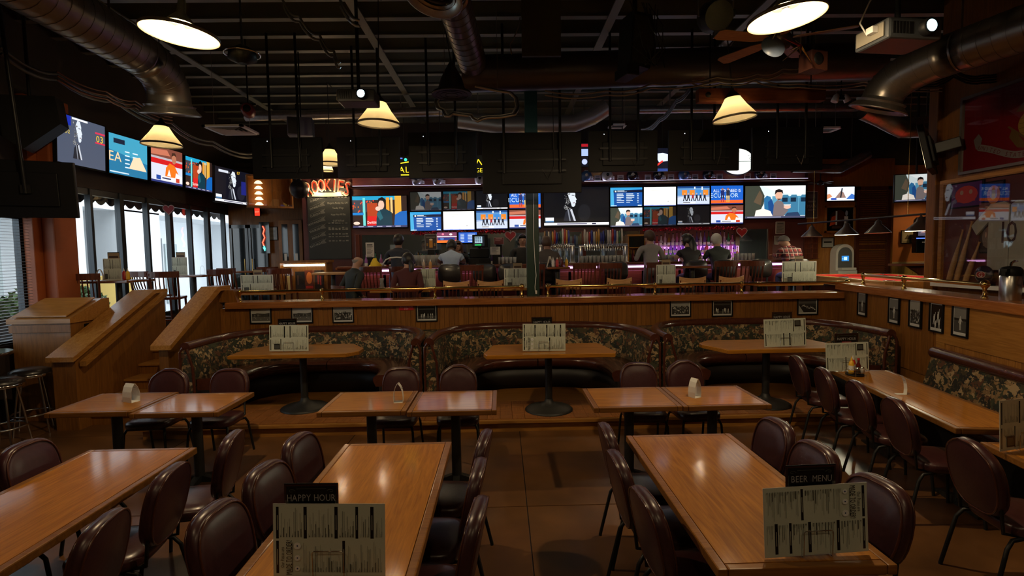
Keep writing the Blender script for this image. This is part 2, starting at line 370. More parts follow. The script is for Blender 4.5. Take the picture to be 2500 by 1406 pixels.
# ---- right half wall
RA = Vector((5.46, 8.2, 0)); RDIR = Vector((-.155, -.988, 0)).normalized(); RN = Vector((RDIR.y, -RDIR.x, 0))   # RN points to the seating side
RROT = math.atan2(RDIR.y, RDIR.x)
rw = struct(MB().box(-.2, 6.9, 0, .16, 0, 1.45).obj('wall_right_low', PANEL, None, RA, RROT))
def rwp(u, d, z): return RA + RDIR * u + Vector((-RDIR.y, RDIR.x, 0)) * d + Vector((0, 0, z))   # d>0 : away from the seating
rbd = MB().box(-.036, .036, -.012, 0, .55, 1.45, .003).mesh('board', PANEL)
for i in range(28): link('board', rbd, rw, (.05 + i * .0757, 0, 0))
MB().box(2.2, 6.9, -.022, 0, 1.0, 1.45, .004).box(2.2, 2.34, -.02, 0, .3, 1.0, .004).obj('panel', OAK_X, rw)
rb2 = MB().box(-.036, .036, -.012, 0, .5, 1.0, .003).mesh('board', OAK_Z)
for i in range(40): link('board', rb2, rw, (2.39 + i * .0757, 0, 0))
MB().box(-.25, 6.9, -.06, .36, 1.45, 1.56, .012).obj('cap', CAPW, rw)
# ---- steps between the low stair walls
st = struct(MB().box(-5.3, -4.42, 6.95, 8.3, 0, .12).obj('stairs', PANEL))
for k in range(5):
    y0 = 6.72 + k * .31; z1 = .152 * (k + 1)
    MB().box(-5.3, -4.42, y0, 8.32, z1 - .152, z1 - .035).obj('riser', PANEL, st)
    MB().box(-5.3, -4.42, y0 - .03, y0 + .33, z1 - .035, z1, .008).obj('tread', OAK_X, st)
def stairwall(name, x0, x1, side):
    prof = [(6.52, 0), (8.3, 0), (8.3, 1.60), (8.05, 1.60), (6.52, .90)]
    o = struct(MB().prism(prof, x0, x1, 'x').obj(name, PANEL))
    e = .03
    MB().prism([(6.46, .87), (6.46, .93), (8.04, 1.655), (8.34, 1.655), (8.34, 1.60), (8.06, 1.60)], x0 - e, x1 + e, 'x').obj('cap', OAK_Y, o)
    return o
sw = stairwall('wall_stair', -5.58, -5.30, 1)
MB().prism([(6.55, .80), (6.55, .86), (8.2, 1.615), (8.2, 1.555)], -5.27, -5.19, 'x').obj('handrail', OAK_Y, sw)
MB().box(-5.30, -5.25, 7.2, 7.24, 1.08, 1.13).box(-5.30, -5.25, 7.9, 7.94, 1.41, 1.46).obj('rail_bracket', BRASS, sw)
prof = [(6.9, 0), (8.3, 0), (8.3, 1.62), (8.08, 1.62), (6.9, 1.00)]
s2 = struct(MB().prism(prof, -4.52, -4.40, 'x').obj('wall_stair_low', PANEL))
MB().prism([(6.80, .94), (6.80, 1.0), (8.02, 1.69), (8.36, 1.69), (8.36, 1.62), (8.08, 1.62)], -4.56, -4.30, 'x').obj('cap', OAK_Y, s2)
# side fillet between stair wall and half wall
MB().prism([(-4.42, 1.62), (-4.18, 1.62), (-4.12, 1.43), (-4.42, 1.43)], 8.2, 8.36, 'y').obj('end_block', PANEL, s2)
# ---- bar back wall, header, wall with machine and louvred door, orange room
bw = struct(MB().box(-3.62, 7.15, 12.2, 12.32, UF, 4.35).obj('wall_bar', BRICKR))
struct(MB().box(-6.6, -3.62, 12.9, 13.0, UF, 3.6).obj('wall_entry', PANEL))
struct(MB().box(-4.55, -3.62, 12.2, 12.32, UF, 3.9).obj('wall_chalk', BRICKR))
struct(MB().box(7.15, 9.2, 12.2, 12.32, UF, 4.2).obj('wall_machine', PANEL))
ow = struct(MB().box(9.2, 11, BY - .06, BY, 1.75, 4.2).obj('wall_orange', M('bright_orange', (.62, .19, .035), .6)))
wn = MB().box(-.036, .036, -.02, 0, 0, .95, .004).mesh('board', M('yellow_wainscot', (.50, .30, .06), .5))
for i in range(23): link('board', wn, ow, (9.26 + i * .076, BY - .06, UF))
MB().box(9.2, 11, BY - .1, BY - .06, 1.69, 1.76, .01).obj('rail', M('cream_paint', (.6, .42, .18), .5), ow)
# louvred door
dr = struct(MB().box(8.28, 8.36, 12.14, 12.2, UF, 3.55).box(9.02, 9.1, 12.14, 12.2, UF, 3.55).box(8.28, 9.1, 12.14, 12.2, 3.47, 3.55).box(8.28, 9.1, 12.14, 12.2, UF, .9).box(8.36, 9.02, 12.15, 12.2, 2.1, 2.2).obj('door_1', CHERRY))
lv = MB().box(-.33, .33, -.02, .02, -.004, .004).mesh('slat', CHERRY_X)
for i in range(52):
    z = .93 + i * .049
    if 2.08 < z < 2.22: continue
    s = link('slat', lv, dr, (8.69, 12.17, z)); s.rotation_euler.x = .7
# entry doors (dark glass) at the end of the window wall
dm = M('black_door', (.012, .014, .014), .25, coat=.4)
for n, (a, b) in enumerate(((-6.55, -6.12), (-6.10, -5.66))):
    d = struct(MB().box(a, a + .05, 12.82, 12.9, UF, 2.92).box(b - .05, b, 12.82, 12.9, UF, 2.92).box(a, b, 12.82, 12.9, 2.84, 2.92).box(a, b, 12.82, 12.9, UF, UF + .2).obj('door_%d' % (n + 2), dm))
    MB().box(a + .05, b - .05, 12.85, 12.87, UF + .2, 2.84).obj('pane', M('dark_glass', (.01, .013, .014), .05, coat=.5), d)
    MB().cyl((b - .08 if n == 0 else a + .08, 12.79, 1.5), (b - .08 if n == 0 else a + .08, 12.79, 2.1), .013).obj('handle', BRASS, d)
# ---- steel post
ps = struct(MB().box(.40, .60, 8.42, 8.62, UF, ZJ, .012).box(.36, .64, 8.38, 8.66, UF, UF + .02).obj('column_steel', GREENP))
# ================= CHAIRS, TABLES, BOOTHS =================
def outline(kind, n=30):
    pts = []
    for i in range(n):
        a = 2 * PI * i / n; c, s = math.cos(a), math.sin(a)
        x = .205 * math.copysign(abs(c) ** .62, c); z = .215 * math.copysign(abs(s) ** .75, s)
        x *= 1 - .10 * max(0, -s)
        if kind == 'peak' and s > 0: z += .03 * max(0, 1 - abs(x) / .13) - .012 * (1 - max(0, 1 - abs(x) / .13)) * s
        pts.append((x, z))
    return pts
def puff(mb, pts, layers, fn, mat=None):
    rings = [[fn(x * k, z * k, d) for x, z in pts] for d, k in layers]
    mb.rings(rings, cap=True, mat=mat)
BACKF = lambda x, z, d: (x, -.215 + d - (z + .22) * .20 - .10 * (.04 - x * x), z + .695)
SEATF = lambda x, z, d: (x * 1.06, z * 1.02 + .01, .44 + d)
def make_chair(kind):
    t = thing('dining_chair', 'x', 'chair')
    o = outline(kind)
    b = MB(); puff(b, o, [(-.034, .05), (-.034, .90), (-.028, .97), (0, 1.0), (.024, .985), (.034, .93), (.030, .90), (.040, .80), (.046, .5), (.047, .05)], BACKF)
    bo = b.obj('backrest', VINYLP, t)
    w = MB().tube([BACKF(x * .925, z * .925, .034) for x, z in o], .0065, 6, loop=True); w.tube([BACKF(x * .955, z * .955, -.030) for x, z in o], .006, 6, loop=True)
    w.obj('piping', BROWNV, bo)
    so = [(.205 * math.copysign(abs(math.cos(2 * PI * i / 28)) ** .5, math.cos(2 * PI * i / 28)), .205 * math.copysign(abs(math.sin(2 * PI * i / 28)) ** .5, math.sin(2 * PI * i / 28))) for i in range(28)]
    s = MB(); puff(s, so, [(-.035, .05), (-.035, .95), (-.02, 1.0), (.02, 1.0), (.035, .95), (.045, .8), (.052, .45), (.053, .05)], SEATF)
    s.obj('seat', VINYL, t)
    for sx in (-1, 1):
        MB().tube([(sx * .18, .17, .405), (sx * .195, .195, .36), (sx * .215, .225, .012), (sx * .215, .225, 0)], .0125, 8).obj('leg', BLACKM, t)
        MB().tube([(sx * .18, -.10, .405), (sx * .19, -.19, .39), (sx * .20, -.225, .34), (sx * .215, -.30, .012), (sx * .215, -.30, 0)], .0125, 8).obj('leg', BLACKM, t)
    MB().tube([(-.165, -.245, .62), (-.17, -.225, .42), (-.17, -.10, .40), (.17, -.10, .40), (.17, -.225, .42), (.165, -.245, .62)], .011, 6).obj('back_frame', BLACKM, t)
    MB().tube([(-.18, .17, .40), (.18, .17, .40)], .010, 6).obj('crossbar', BLACKM, t)
    return t
CH = {'round': make_chair('round'), 'peak': make_chair('peak')}
_used = {'round': False, 'peak': False}
def chair(kind, bx, by, rz, label, group):
    """bx,by: where the top of the backrest stands"""
    rz += random.uniform(-.06, .06)
    c = (bx - math.sin(rz) * .30, by + math.cos(rz) * .30, 0)
    if not _used[kind]:
        _used[kind] = True; o = CH[kind]; o.location = c; o.rotation_euler.z = rz; o['label'] = label; o['group'] = group
    else: o = dup(CH[kind], c, rz, label, group)
    return o
EE, WW, SS = -PI / 2, PI / 2, PI
ENDS = ('nearest the square tables', 'middle one', 'farthest from the square tables')
def row(pts, r, lab, group):
    for (x, y), e in zip(pts, ENDS): chair('round', x, y, r, lab + ', ' + e, group)
row(((-3.20, 3.48), (-3.21, 2.85)), EE, 'maroon chair on the window side of the bare long table', 'chairs at the bare long table')
row(((-1.87, 3.58), (-1.93, 3.0), (-1.88, 2.42)), WW + .15, 'maroon chair on the aisle side of the bare long table', 'chairs at the bare long table')
row(((-1.40, 3.5), (-1.40, 3.0), (-1.42, 2.5)), EE - .12, 'maroon chair at the happy hour table facing the aisle', 'chairs at the happy hour table')
row(((-.13, 3.47), (-.15, 2.96), (-.13, 2.46)), WW - .05, 'maroon chair backing onto the aisle at the happy hour table', 'chairs at the happy hour table')
row(((.70, 3.56), (.66, 3.04), (.69, 2.53)), EE + .05, 'maroon chair backing onto the aisle at the beer menu table', 'chairs at the beer menu table')
row(((1.93, 3.6), (1.93, 3.13), (1.95, 2.62)), WW + .12, 'maroon chair on the bench side of the beer menu table', 'chairs at the beer menu table')
for k, px, d in (('peak', 398, 'peaked-top maroon padded chair behind the square table pair beside the stair wall'), ('round', 548, 'round-top maroon padded chair behind the square table pair beside the stair wall'),
                 ('round', 972, 'round-top maroon padded chair in front of the booth divider, behind the middle square tables'), ('peak', 1112, 'peaked-top maroon padded chair behind the middle square tables'),
                 ('round', 1557, 'round-top maroon padded chair behind the square tables showing purple reflections'), ('peak', 1670, 'peaked-top maroon padded chair beside the white tent card on the square tables')):
    yb = 5.72 if px < 600 else 5.62; chair(k, wx(px, yb), yb, SS, d, 'chairs behind the square tables')
for x, y, e in ((3.27, 5.74, 'first one, beside the corner booth'), (3.19, 5.12, 'second from the corner booth'), (3.16, 4.58, 'third from the corner booth'), (3.09, 4.02, 'fourth from the corner booth')):
    chair('peak', x, y, EE - .16, 'maroon padded chair at the condiment table, ' + e, 'chairs at the wall bench tables')
chair('peak', 2.86, 3.10, EE - .16, 'maroon padded chair at the bench table that carries a single menu and no condiments', 'chairs at the wall bench tables')

TOPM_Y = wood('table_oak', (.28, .100, .008), (.48, .190, .016), 'y', rough=.5, coat=.6, scale=2.6, coatr=.10, bump=.22, spec=.2)
TOPM_X = wood('table_oak_x', (.30, .110, .009), (.50, .205, .018), 'x', rough=.5, coat=.6, scale=2.6, coatr=.10, bump=.22, spec=.2)
EDGE = wood('edge_oak', (.17, .066, .013), (.28, .118, .025), 'x', rough=.35, coat=.2)
def pedestal(t, x, y, h, round_base=False, r=.045, arms=(0, PI / 2), al=.17):
    MB().cyl((x, y, .03), (x, y, h - .03), r, n=14).obj('column', IRON, t)
    if round_base: MB().lathe([(.30, 0), (.30, .012), (.27, .03), (.14, .052), (.06, .10), (.046, .14)], 28, (x, y, 0)).obj('base', IRON, t)
    else:
        b = MB()
        for a in arms:
            T = Matrix.Translation((x, y, 0)) @ Matrix.Rotation(a, 4, 'Z')
            b.prism([(-al, 0), (al, 0), (al, .02), (.05, .06), (-.05, .06), (-al, .02)], -.03, .03, 'y', T=T)
        b.obj('base', IRON, t)
    MB().box(x - .2, x + .2, y - .025, y + .025, h - .05, h - .03).box(x - .025, x + .025, y - .2, y + .2, h - .052, h - .03).obj('top_plate', IRON, t)
def rect_table(label, cx, cy, w, l, rz=0., h=.76, peds=2, group=None, z=0., name='dining_table', grain='y', m=None):
    t = thing(name, label, 'table', (cx, cy, z), rz, group)
    e = .045
    MB().box(-w / 2 + e, w / 2 - e, -l / 2 + e, l / 2 - e, h - .03, h, .001).obj('table_top', m or (TOPM_Y if grain == 'y' else TOPM_X), t)
    MB().box(-w / 2, -w / 2 + e - .002, -l / 2, l / 2, h - .045, h, .007).box(w / 2 - e + .002, w / 2, -l / 2, l / 2, h - .045, h, .007).box(-w / 2 + e, w / 2 - e, -l / 2, -l / 2 + e - .002, h - .045, h, .007).box(-w / 2 + e, w / 2 - e, l / 2 - e + .002, l / 2, h - .045, h, .007).obj('edge_band', EDGE, t)
    for k in range(peds): pedestal(t, 0, (0 if peds == 1 else (-l * .3 if k == 0 else l * .3)), h, r=.035 if peds == 2 else .045, arms=(PI / 2,) if peds == 2 else (0, PI / 2), al=.26 if peds == 2 else .17)
    return t
rect_table('long oak table with nothing on it, flanked by maroon chairs', -2.585, 2.75, .76, 1.94, 0)
rect_table('long oak table carrying the large happy hour card', -.77, 2.79, .77, 1.86, 0)
rect_table('long oak table carrying the beer menu card', 1.275, 2.94, .77, 1.65, 0)
for px0, px1, y, lab in ((None, -3.70, 4.99, 'square oak table with a tent card, beside the stair wall'), (None, -2.905, 4.92, 'square oak table reflecting the windows, joined to the tent card table by the stair wall'),
                         (None, -1.245, 4.84, 'square oak table with a tent card, in front of the booth divider'), (None, -.455, 4.80, 'square oak table without a card, joined to the tent card table in the middle row'),
                         (None, 1.165, 4.80, 'square oak table with purple reflections and no card'), (None, 1.945, 4.79, 'square oak table with a tent card, closest to the wall bench')):
    rect_table(lab, px1, y, .775, .68, 0, peds=1, group='square tables in the middle row', grain='x')
RT = RROT + PI / 2
rect_table('long oak table with condiments beside the tapestry wall bench', 3.80, 4.70, .60, 2.0, RT)
rect_table('oak table with a single menu beside the tapestry wall bench', 3.43, 2.50, .60, 1.9, RT)
def booth_table(label, poly, cx, cy):
    t = thing('booth_table', label, 'table', (cx, cy, PLAT), 0, 'booth tables')
    h = .77; p2 = [(x * .985, y * .985) for x, y in poly]; n = len(poly)
    MB().rings([[(x * .99, y * .985, h - .05) for x, y in poly], [(x, y, h - .045) for x, y in poly], [(x, y, h - .006) for x, y in poly], [(x, y, h) for x, y in p2]], smooth=False).obj('table_top', TOPM_X, t)
    pedestal(t, 0, 0, h - .01, True)
booth_table('oak booth table whose menu hides a framed ballpark photo', [(-.78, -.36), (.66, -.36), (.78, -.20), (.78, .02), (.56, .38), (-.56, .38), (-.78, .10)], -2.60, 6.78)
booth_table('oak booth table in the middle booth under the bare beadboard', [(-.76, -.37), (.76, -.37), (.80, -.25), (.70, .33), (.62, .37), (-.62, .37), (-.70, .33), (-.80, -.22)], .56, 6.48)
booth_table('oak booth table in the corner booth by the framed portraits', [(-.64, -.36), (.74, -.36), (.80, -.1), (.70, .36), (-.62, .36), (-.80, .16), (-.80, .05)], 3.33, 6.52)

def booth(label, cx, w, y0=6.62, d=1.52):
    t = thing('curved_booth', label, 'booth', (cx, 0, PLAT), 0, 'curved booths along the beadboard wall')
    N = 44
    def curve(o, z, oy=None):
        r = []
        for i in range(N + 1):
            a = PI - PI * i / N; c, s = math.cos(a), math.sin(a)
            r.append(((w - o) * math.copysign(abs(c) ** .62, c), y0 + (d - (o if oy is None else oy)) * abs(s) ** .62, z))
        return r
    # back: tapestry facing, top roll, filler behind
    def skin(cs, mat, name, parent=t, smooth=True):
        m = MB(); rings = [[c[i] for c in cs] for i in range(N + 1)]; m.rings(rings, closed=True, cap=True, smooth=smooth); return m.obj(name, mat, parent)
    skin([curve(.02, .0), curve(.02, .82), curve(.13, .82), curve(.17, .60), curve(.20, .44), curve(.20, .0)], TAPE, 'backrest')
    MB().tube(curve(.075, .845), .066, 12).obj('top_roll', BROWNV, t)
    for sg in (-1, 1):
        cu = [p for p in curve(.0, 0) if p[0] * sg >= -1e-6]
        if sg > 0: cu = cu[::-1]
        cu = [(p[0], p[1]) for p in cu]
        poly = cu + [(0, 8.19), (sg * w, 8.19)]
        MB().prism(poly, .0, .80).obj('surround', TAPE, t)
        # seat cushion, one half each
        half = range(0, N // 2 + 1) if sg < 0 else range(N // 2, N + 1)
        secs = [(.19, .30), (.19, .44), (.40, .455), (.58, .445), (.63, .415), (.63, .37), (.60, .30)]
        cs = [curve(o, z, o * .95) for o, z in secs]; e = .985
        rings = []
        for q, i in enumerate(half):
            rings.append([(c[i][0] + (-.006 * sg if i == N // 2 else 0) * -1, c[i][1], c[i][2]) for c in cs])
        MB().rings(rings, cap=True).obj('seat_cushion', BROWNV, t)
        # end panel with vinyl edge piping
        x = sg * w
        ep = MB().box(x if sg < 0 else x - .19, x + .19 if sg < 0 else x, y0 - .02, y0 + .02, 0, .80, .01); ep = ep.obj('end_panel', TAPE, t)
        MB().tube([(x - sg * .185, y0 - .02, 0), (x - sg * .17, y0 - .02, .60), (x - sg * .11, y0 - .02, .83)], .018, 8).tube([(x - sg * .02, y0 - .02, 0), (x - sg * .02, y0 - .02, .78), (x - sg * .06, y0 - .02, .85)], .016, 8).obj('end_piping', BROWNV, ep)
    skin([curve(.2, .0, .19), curve(.2, .30, .19), curve(.56, .30, .53), curve(.56, .0, .53)], DARK, 'plinth')
booth('curved booth of brown vinyl and sport tapestry, next to the steps', -2.56, 1.525)
booth('curved booth of brown vinyl and sport tapestry, in the middle of three', .50, 1.52)
booth('curved booth of brown vinyl and sport tapestry, in the corner below framed portraits', 3.56, 1.525)
# straight bench along the right half wall (local frame: x along the wall towards the door, y away from the seats)
bt = thing('wall_bench', 'straight bench with brown vinyl roll and tapestry back along the panelled half wall', 'bench', (RA.x, RA.y, 0), RROT)
L0, L1 = 2.30, 6.4
MB().rings([[(x, .0 - .02, 0), (x, -.02, .86), (x, -.12, .86), (x, -.22, .46), (x, -.22, 0)] for x in (L0, L1)], smooth=False).obj('backrest', TAPE, bt)
MB().tube([(L0, -.085, .885), (L1, -.085, .885)], .068, 12).ball((L0, -.085, .885), .068).obj('top_roll', BROWNV, bt)
for k in range(2):
    a = L0 + k * 2.05; b = a + 2.03
    MB().rings([[(x, -.2, .33), (x, -.2, .46), (x, -.4, .475), (x, -.60, .465), (x, -.66, .43), (x, -.64, .33)] for x in (a, a + .05, b - .05, b)]).obj('seat_cushion', BROWNV, bt)
MB().box(L0, L1, -.56, -.2, 0, .33).obj('plinth', DARK, bt)
# ================= THINGS ON THE TABLES =================
def lines(u0, u1, v0, v1, n, c, seed, vert=True):
    r = random.Random(seed); out = []
    n = int(n * 1.7)
    for i in range(n):
        a = u0 + (u1 - u0) * (i + .5) / n; k = r.uniform(.25, 1.0) if i % 4 else .12; w = (u1 - u0) / n * r.choice((.14, .2, .3))
        out.append(R_(a - w / 2, v0, a + w / 2, v0 + (v1 - v0) * k, c))
    return out
PAP, INK, MID = (196, 204, 190), (16, 17, 16), (120, 126, 116)
def menu_a(flip=False):
    s = [R_(0, 0, 1, 1, PAP)]
    bars = [(.02, .52, .045, .97), (.27, .52, .30, .97), (.55, .52, .58, .97), (.74, .52, .765, .97), (.875, .52, .905, .97), (.02, .03, .045, .49), (.62, .03, .645, .49)]
    for b in bars: s += [R_(*b, INK), R_((b[0] + b[2]) / 2 - .004, b[1] + .12, (b[0] + b[2]) / 2 + .004, b[3] - .12, (150, 152, 142))]
    for i, (a, b, c, d) in enumerate(((.05, .26, .54, .96), (.31, .54, .54, .96), (.59, .73, .54, .96), (.775, .87, .54, .96), (.915, .985, .54, .96), (.34, .61, .05, .48), (.655, .985, .05, .48), (.25, .33, .05, .48))):
        s += lines(a, b, c, d, max(4, int((b - a) * 44)), MID, i); s += lines(a, b, c, d - .22, max(4, int((b - a) * 26)), (70, 74, 68), i + 40)
    s += [T_('Our Pizzas are', .078, .26, .05, INK, PI / 2, .65), T_('MADE TO ORDER!', .138, .26, .085, INK, PI / 2, .48), R_(.165, .05, .17, .47, INK)]
    for v, q in ((.42, .05), (.25, .042), (.10, .035)): s += [E_(.215, v, q * .66, q, (228, 232, 232)), E_(.215, v, .008, .012, (40, 60, 110), 6)]
    if flip: s = [(q[0], [(1 - u, 1 - v) for u, v in q[1]], q[2]) if q[0] == 'p' else (q[0], q[1], 1 - q[2], 1 - q[3], q[4], q[5], q[6] + PI, q[7], q[8]) for q in s]
    return s
def menu_b(flip=False):
    s = [R_(0, 0, 1, 1, PAP)]
    for b in ((.02, .52, .045, .97), (.37, .52, .40, .97), (.52, .52, .545, .97), (.955, .52, .975, .97), (.02, .03, .04, .45), (.28, .03, .30, .47)): s.append(R_(*b, INK))
    for i, (a, b, c, d) in enumerate(((.06, .36, .55, .96), (.41, .51, .55, .96), (.56, .94, .55, .96), (.31, .62, .05, .48), (.64, .97, .05, .48), (.05, .27, .3, .48))):
        s += lines(a, b, c, d, max(4, int((b - a) * 40)), MID, i + 9); s += lines(a, b, c, d - .25, max(4, int((b - a) * 24)), (70, 74, 68), i + 60)
    s += [R_(.12, .06, .27, .28, (30, 32, 32)), R_(.14, .09, .25, .24, (70, 74, 72))]
    if flip: s = [(q[0], [(1 - u, 1 - v) for u, v in q[1]], q[2]) if q[0] == 'p' else q for q in s]
    return s
def card_shapes(word, whole=False):
    G = (152, 150, 152); F = (70, 74, 68)
    s = [R_(0, 0, 1, 1, (52, 26, 18)), R_(.03, .015, .975, .975, (8, 12, 10)), L_(.22, .935, .78, .935, .006, F), L_(.05, .86, .05, .1, .006, F), L_(.95, .86, .95, .1, .006, F)]
    for sx in (0, 1):
        for k in range(8):
            a = k * .7; b = (k + 1) * .7; q = lambda t: ((.13 + .07 * math.cos(t) * (1 - t * .12)), .905 + .028 * math.sin(t) * (1 - t * .12))
            p0, p1 = q(a), q(b); s.append(L_(1 - p0[0] if sx else p0[0], p0[1], 1 - p1[0] if sx else p1[0], p1[1], .007, F))
    if word == 'HAPPY HOUR': s += [T_(word, .5, .81, .10, G, 0, .78), R_(.30, .665, .70, .70, (150, 30, 50)), R_(.34, .676, .66, .688, (190, 110, 110))]
    else: s += [E_(.50, .81, .045, .035, (20, 24, 34)), T_('BEER', .27, .81, .10, G, 0, .80), T_('MENU', .73, .81, .10, G, 0, .80)]
    s += [R_(.2, .55 - k * .07, .8 - (k % 3) * .12, .565 - k * .07, (84, 86, 80)) for k in range(7)]
    return s
def menu_set(x, y, z, rz, where, word='HAPPY HOUR', sheet='a', flip=False, w=.47, h=.305, cu=-.03, cz=.11, cw=.228, front=None, chigh=.30):
    """wire holder on the table, sheet leaning in it, dark card standing behind"""
    loc = (x, y, z)
    t = thing('wire_menu_holder', 'thin wire menu holder ' + where, 'menu holder', loc, rz, 'wire menu holders')
    MB().tube([(-.065, -.02, 0), (-.065, -.02, .115), (-.058, -.02, .122), (.058, -.02, .122), (.065, -.02, .115), (.065, -.02, 0)], .0022, 6).obj('front_loop', CHROME, t)
    MB().tube([(-.065, .03, 0), (-.065, .03, .115), (.065, .03, .115), (.065, .03, 0)], .0022, 6).obj('back_loop', CHROME, t)
    MB().tube([(-.065, -.02, .003), (-.065, .03, .003)], .0022, 6).tube([(.065, -.02, .003), (.065, .03, .003)], .0022, 6).obj('foot_wire', CHROME, t)
    m = thing('menu_sheet', 'pale laminated menu sheet standing ' + where, 'menu', loc, rz, 'menu sheets on tables')
    m.rotation_euler = (-.05, .012 if not flip else -.02, rz)
    sh_ = MB().box(-w / 2, w / 2, -.012, -.010, .009, .009 + h).obj('sheet', M('laminate', (.55, .56, .50), .25, coat=.3), m)
    picture('print', w * .985, h * .975, menu_a(flip) if sheet == 'a' else menu_b(flip), PHOTO, sh_, (0, -.0125, .013), zero='b', step=.00002)
    c = thing('table_card', ('black happy hour card standing ' if word[0] == 'H' else 'black beer menu card standing ') + where, 'card', loc, rz, 'black cards on tables')
    c.rotation_euler = (-.03, .0, rz)
    sh_ = MB().box(cu - cw / 2, cu + cw / 2, .010, .0125, .010, cz + chigh).obj('sheet', BLACKP, c)
    picture('print', cw * .985, chigh * .985, card_shapes(word), PHOTO, sh_, (cu, .0095, cz), zero='b', step=.00002)
p = at(815, 1392, z=.76); menu_set(p.x, 2.14, .76, -.03, 'on the happy hour long table', cu=-.075, cz=.095)
p = at(2008, 1372, z=.76); menu_set(p.x, 2.20, .76, .04, 'on the beer menu table', word='BEER MENU', flip=True, cu=-.015, cz=.10)
p = at(721, 852, z=.92); menu_set(p.x, 6.62, .92, 0, 'on the booth table by the steps', sheet='b', w=.49, h=.33, cu=-.02, cz=.12, cw=.24)
p = at(1327, 855, z=.92); menu_set(p.x, 6.30, .92, 0, 'on the middle booth table', w=.52, h=.33, cu=-.02, cz=.12, cw=.25)
p = at(1903, 843, z=.92); menu_set(p.x, 6.28, .92, .01, 'on the corner booth table', sheet='b', flip=True, w=.52, h=.34, cu=-.03, cz=.13, cw=.25)
p = at(2058, 903, z=.76); menu_set(p.x, 5.63, .76, -.02, 'behind the condiment caddy', sheet='b', flip=True, w=.47, h=.31, cu=0, cz=.12, cw=.26)
p = at(2478, 1088, z=.76); menu_set(p.x, 3.34, .76, .25, 'on the bench table without condiments', sheet='b', w=.47, h=.33, cu=.3, cz=.05)
def tent(x, y, rz, label, z=.76, wide=.078, lean=0., one=False):
    t = thing('tent_card', label, 'card', (x, y, z), rz, 'white tent cards')
    H = .168
    side = [(.040, .0), (.043, .05), (.038, .10), (.024, .145), (.003, H + .008)]
    def strip(pts):
        m = MB(); n = len(pts)
        for (a, b), (c, d) in zip(pts[:-1], pts[1:]): m.add([(a, -wide / 2, b), (c, -wide / 2, d), (c, wide / 2, d), (a, wide / 2, b), (a + .0015, -wide / 2, b), (c + .0015, -wide / 2, d), (c + .0015, wide / 2, d), (a + .0015, wide / 2, b)], [(0, 1, 2, 3), (4, 7, 6, 5), (0, 4, 5, 1), (3, 2, 6, 7)])
        return m
    f1 = strip(side).obj('panel', WHITEP, t)
    if not one: strip([(-a, b) for a, b in side]).obj('panel', WHITEP, t)
    MB().box(-.040, .040, -wide / 2, wide / 2, .0, .0022).obj('base_flap', WHITEP, t)
    MB().box(.026, .0415, -wide * .25, wide * .25, .128, .1295).obj('print_line', M('grey_ink', (.15, .15, .15), .6), t)
p = at(321, 980, z=.76); tent(p.x, p.y, 1.2, 'white tent card on the square table beside the stair wall', wide=.12)
p = at(973, 981, z=.76); tent(p.x, p.y, .08, 'white tent card on the square table in front of the booth divider')
p = at(1696, 969, z=.76); tent(p.x, p.y, .5, 'white tent card on the square table closest to the wall bench')
p = at(2198, 962, z=.76); tent(p.x, p.y, -.15, 'half-open white tent card on the condiment table', wide=.05, one=True)
# condiment caddy
p = at(2068, 908, z=.76); cx, cy = p.x - .02, 5.44
t = thing('condiment_caddy', 'black and chrome wire caddy holding sauces on the bench table', 'caddy', (cx, cy, .76))
MB().lathe([(.088, .004), (.09, .012), (.088, .02)], 24, cap=True).obj('tray', BLACKM, t)
for z in (.045, .075): MB().tube([(.092 * math.cos(a * PI / 12), .092 * math.sin(a * PI / 12), z) for a in range(24)], .002, 6, loop=True).obj('hoop', CHROME, t)
m = MB()
for a in range(6): m.cyl((.092 * math.cos(a * PI / 3), .092 * math.sin(a * PI / 3), .0), (.092 * math.cos(a * PI / 3), .092 * math.sin(a * PI / 3), .078), .002, n=6)
m.obj('upright', CHROME, t)
def bottle(name, label, x, y, z, prof, mat, capm, capprof, lab=None, group='sauces in the caddy', cat='bottle'):
    b = thing(name, label, cat, (x, y, z), 0, group)
    bo = MB().lathe(prof, 16).obj('body', mat, b); MB().lathe(capprof, 12).obj('cap', capm, b)
    if lab: MB().lathe([(lab[0], lab[1]), (lab[0], lab[2])], 16, cap=False).obj('label_band', lab[3], bo)
    return b
SQ = [(.0, 0), (.027, .003), (.028, .02), (.028, .10), (.022, .125), (.012, .14)]; CP = [(.012, .138), (.011, .155), (.004, .175), (.003, .185)]
bottle('mustard_bottle', 'yellow squeeze mustard bottle in the wire caddy', cx - .047, cy - .01, .781, SQ, M('mustard', (.75, .42, .02), .35), M('mustard', (0, 0, 0)), CP, (.0284, .04, .09, WHITEP))
bottle('ketchup_bottle', 'red squeeze ketchup bottle behind the mustard in the wire caddy', cx + .005, cy + .045, .781, SQ, REDP, WHITEG, CP, (.0284, .04, .09, WHITEP))
bottle('sauce_bottle', 'dark red sauce bottle beside the ketchup in the caddy', cx + .045, cy + .015, .781, [(0, 0), (.024, .002), (.024, .08), (.012, .115), (.011, .14)], M('dark_sauce', (.10, .01, .008), .2, coat=.5), REDP, [(.012, .14), (.012, .16)], (.0245, .02, .06, WHITEP))
bottle('salt_shaker', 'small glass salt shaker with chrome cap in the caddy', cx + .05, cy - .04, .781, [(0, 0), (.02, .002), (.018, .06)], WHITEG, CHROME, [(.019, .06), (.017, .075), (.004, .08)])
bottle('pepper_shaker', 'small dark pepper shaker with chrome cap in the caddy', cx - .005, cy - .052, .781, [(0, 0), (.02, .002), (.018, .06)], M('pepper', (.05, .04, .035), .2), CHROME, [(.019, .06), (.017, .075), (.004, .08)])
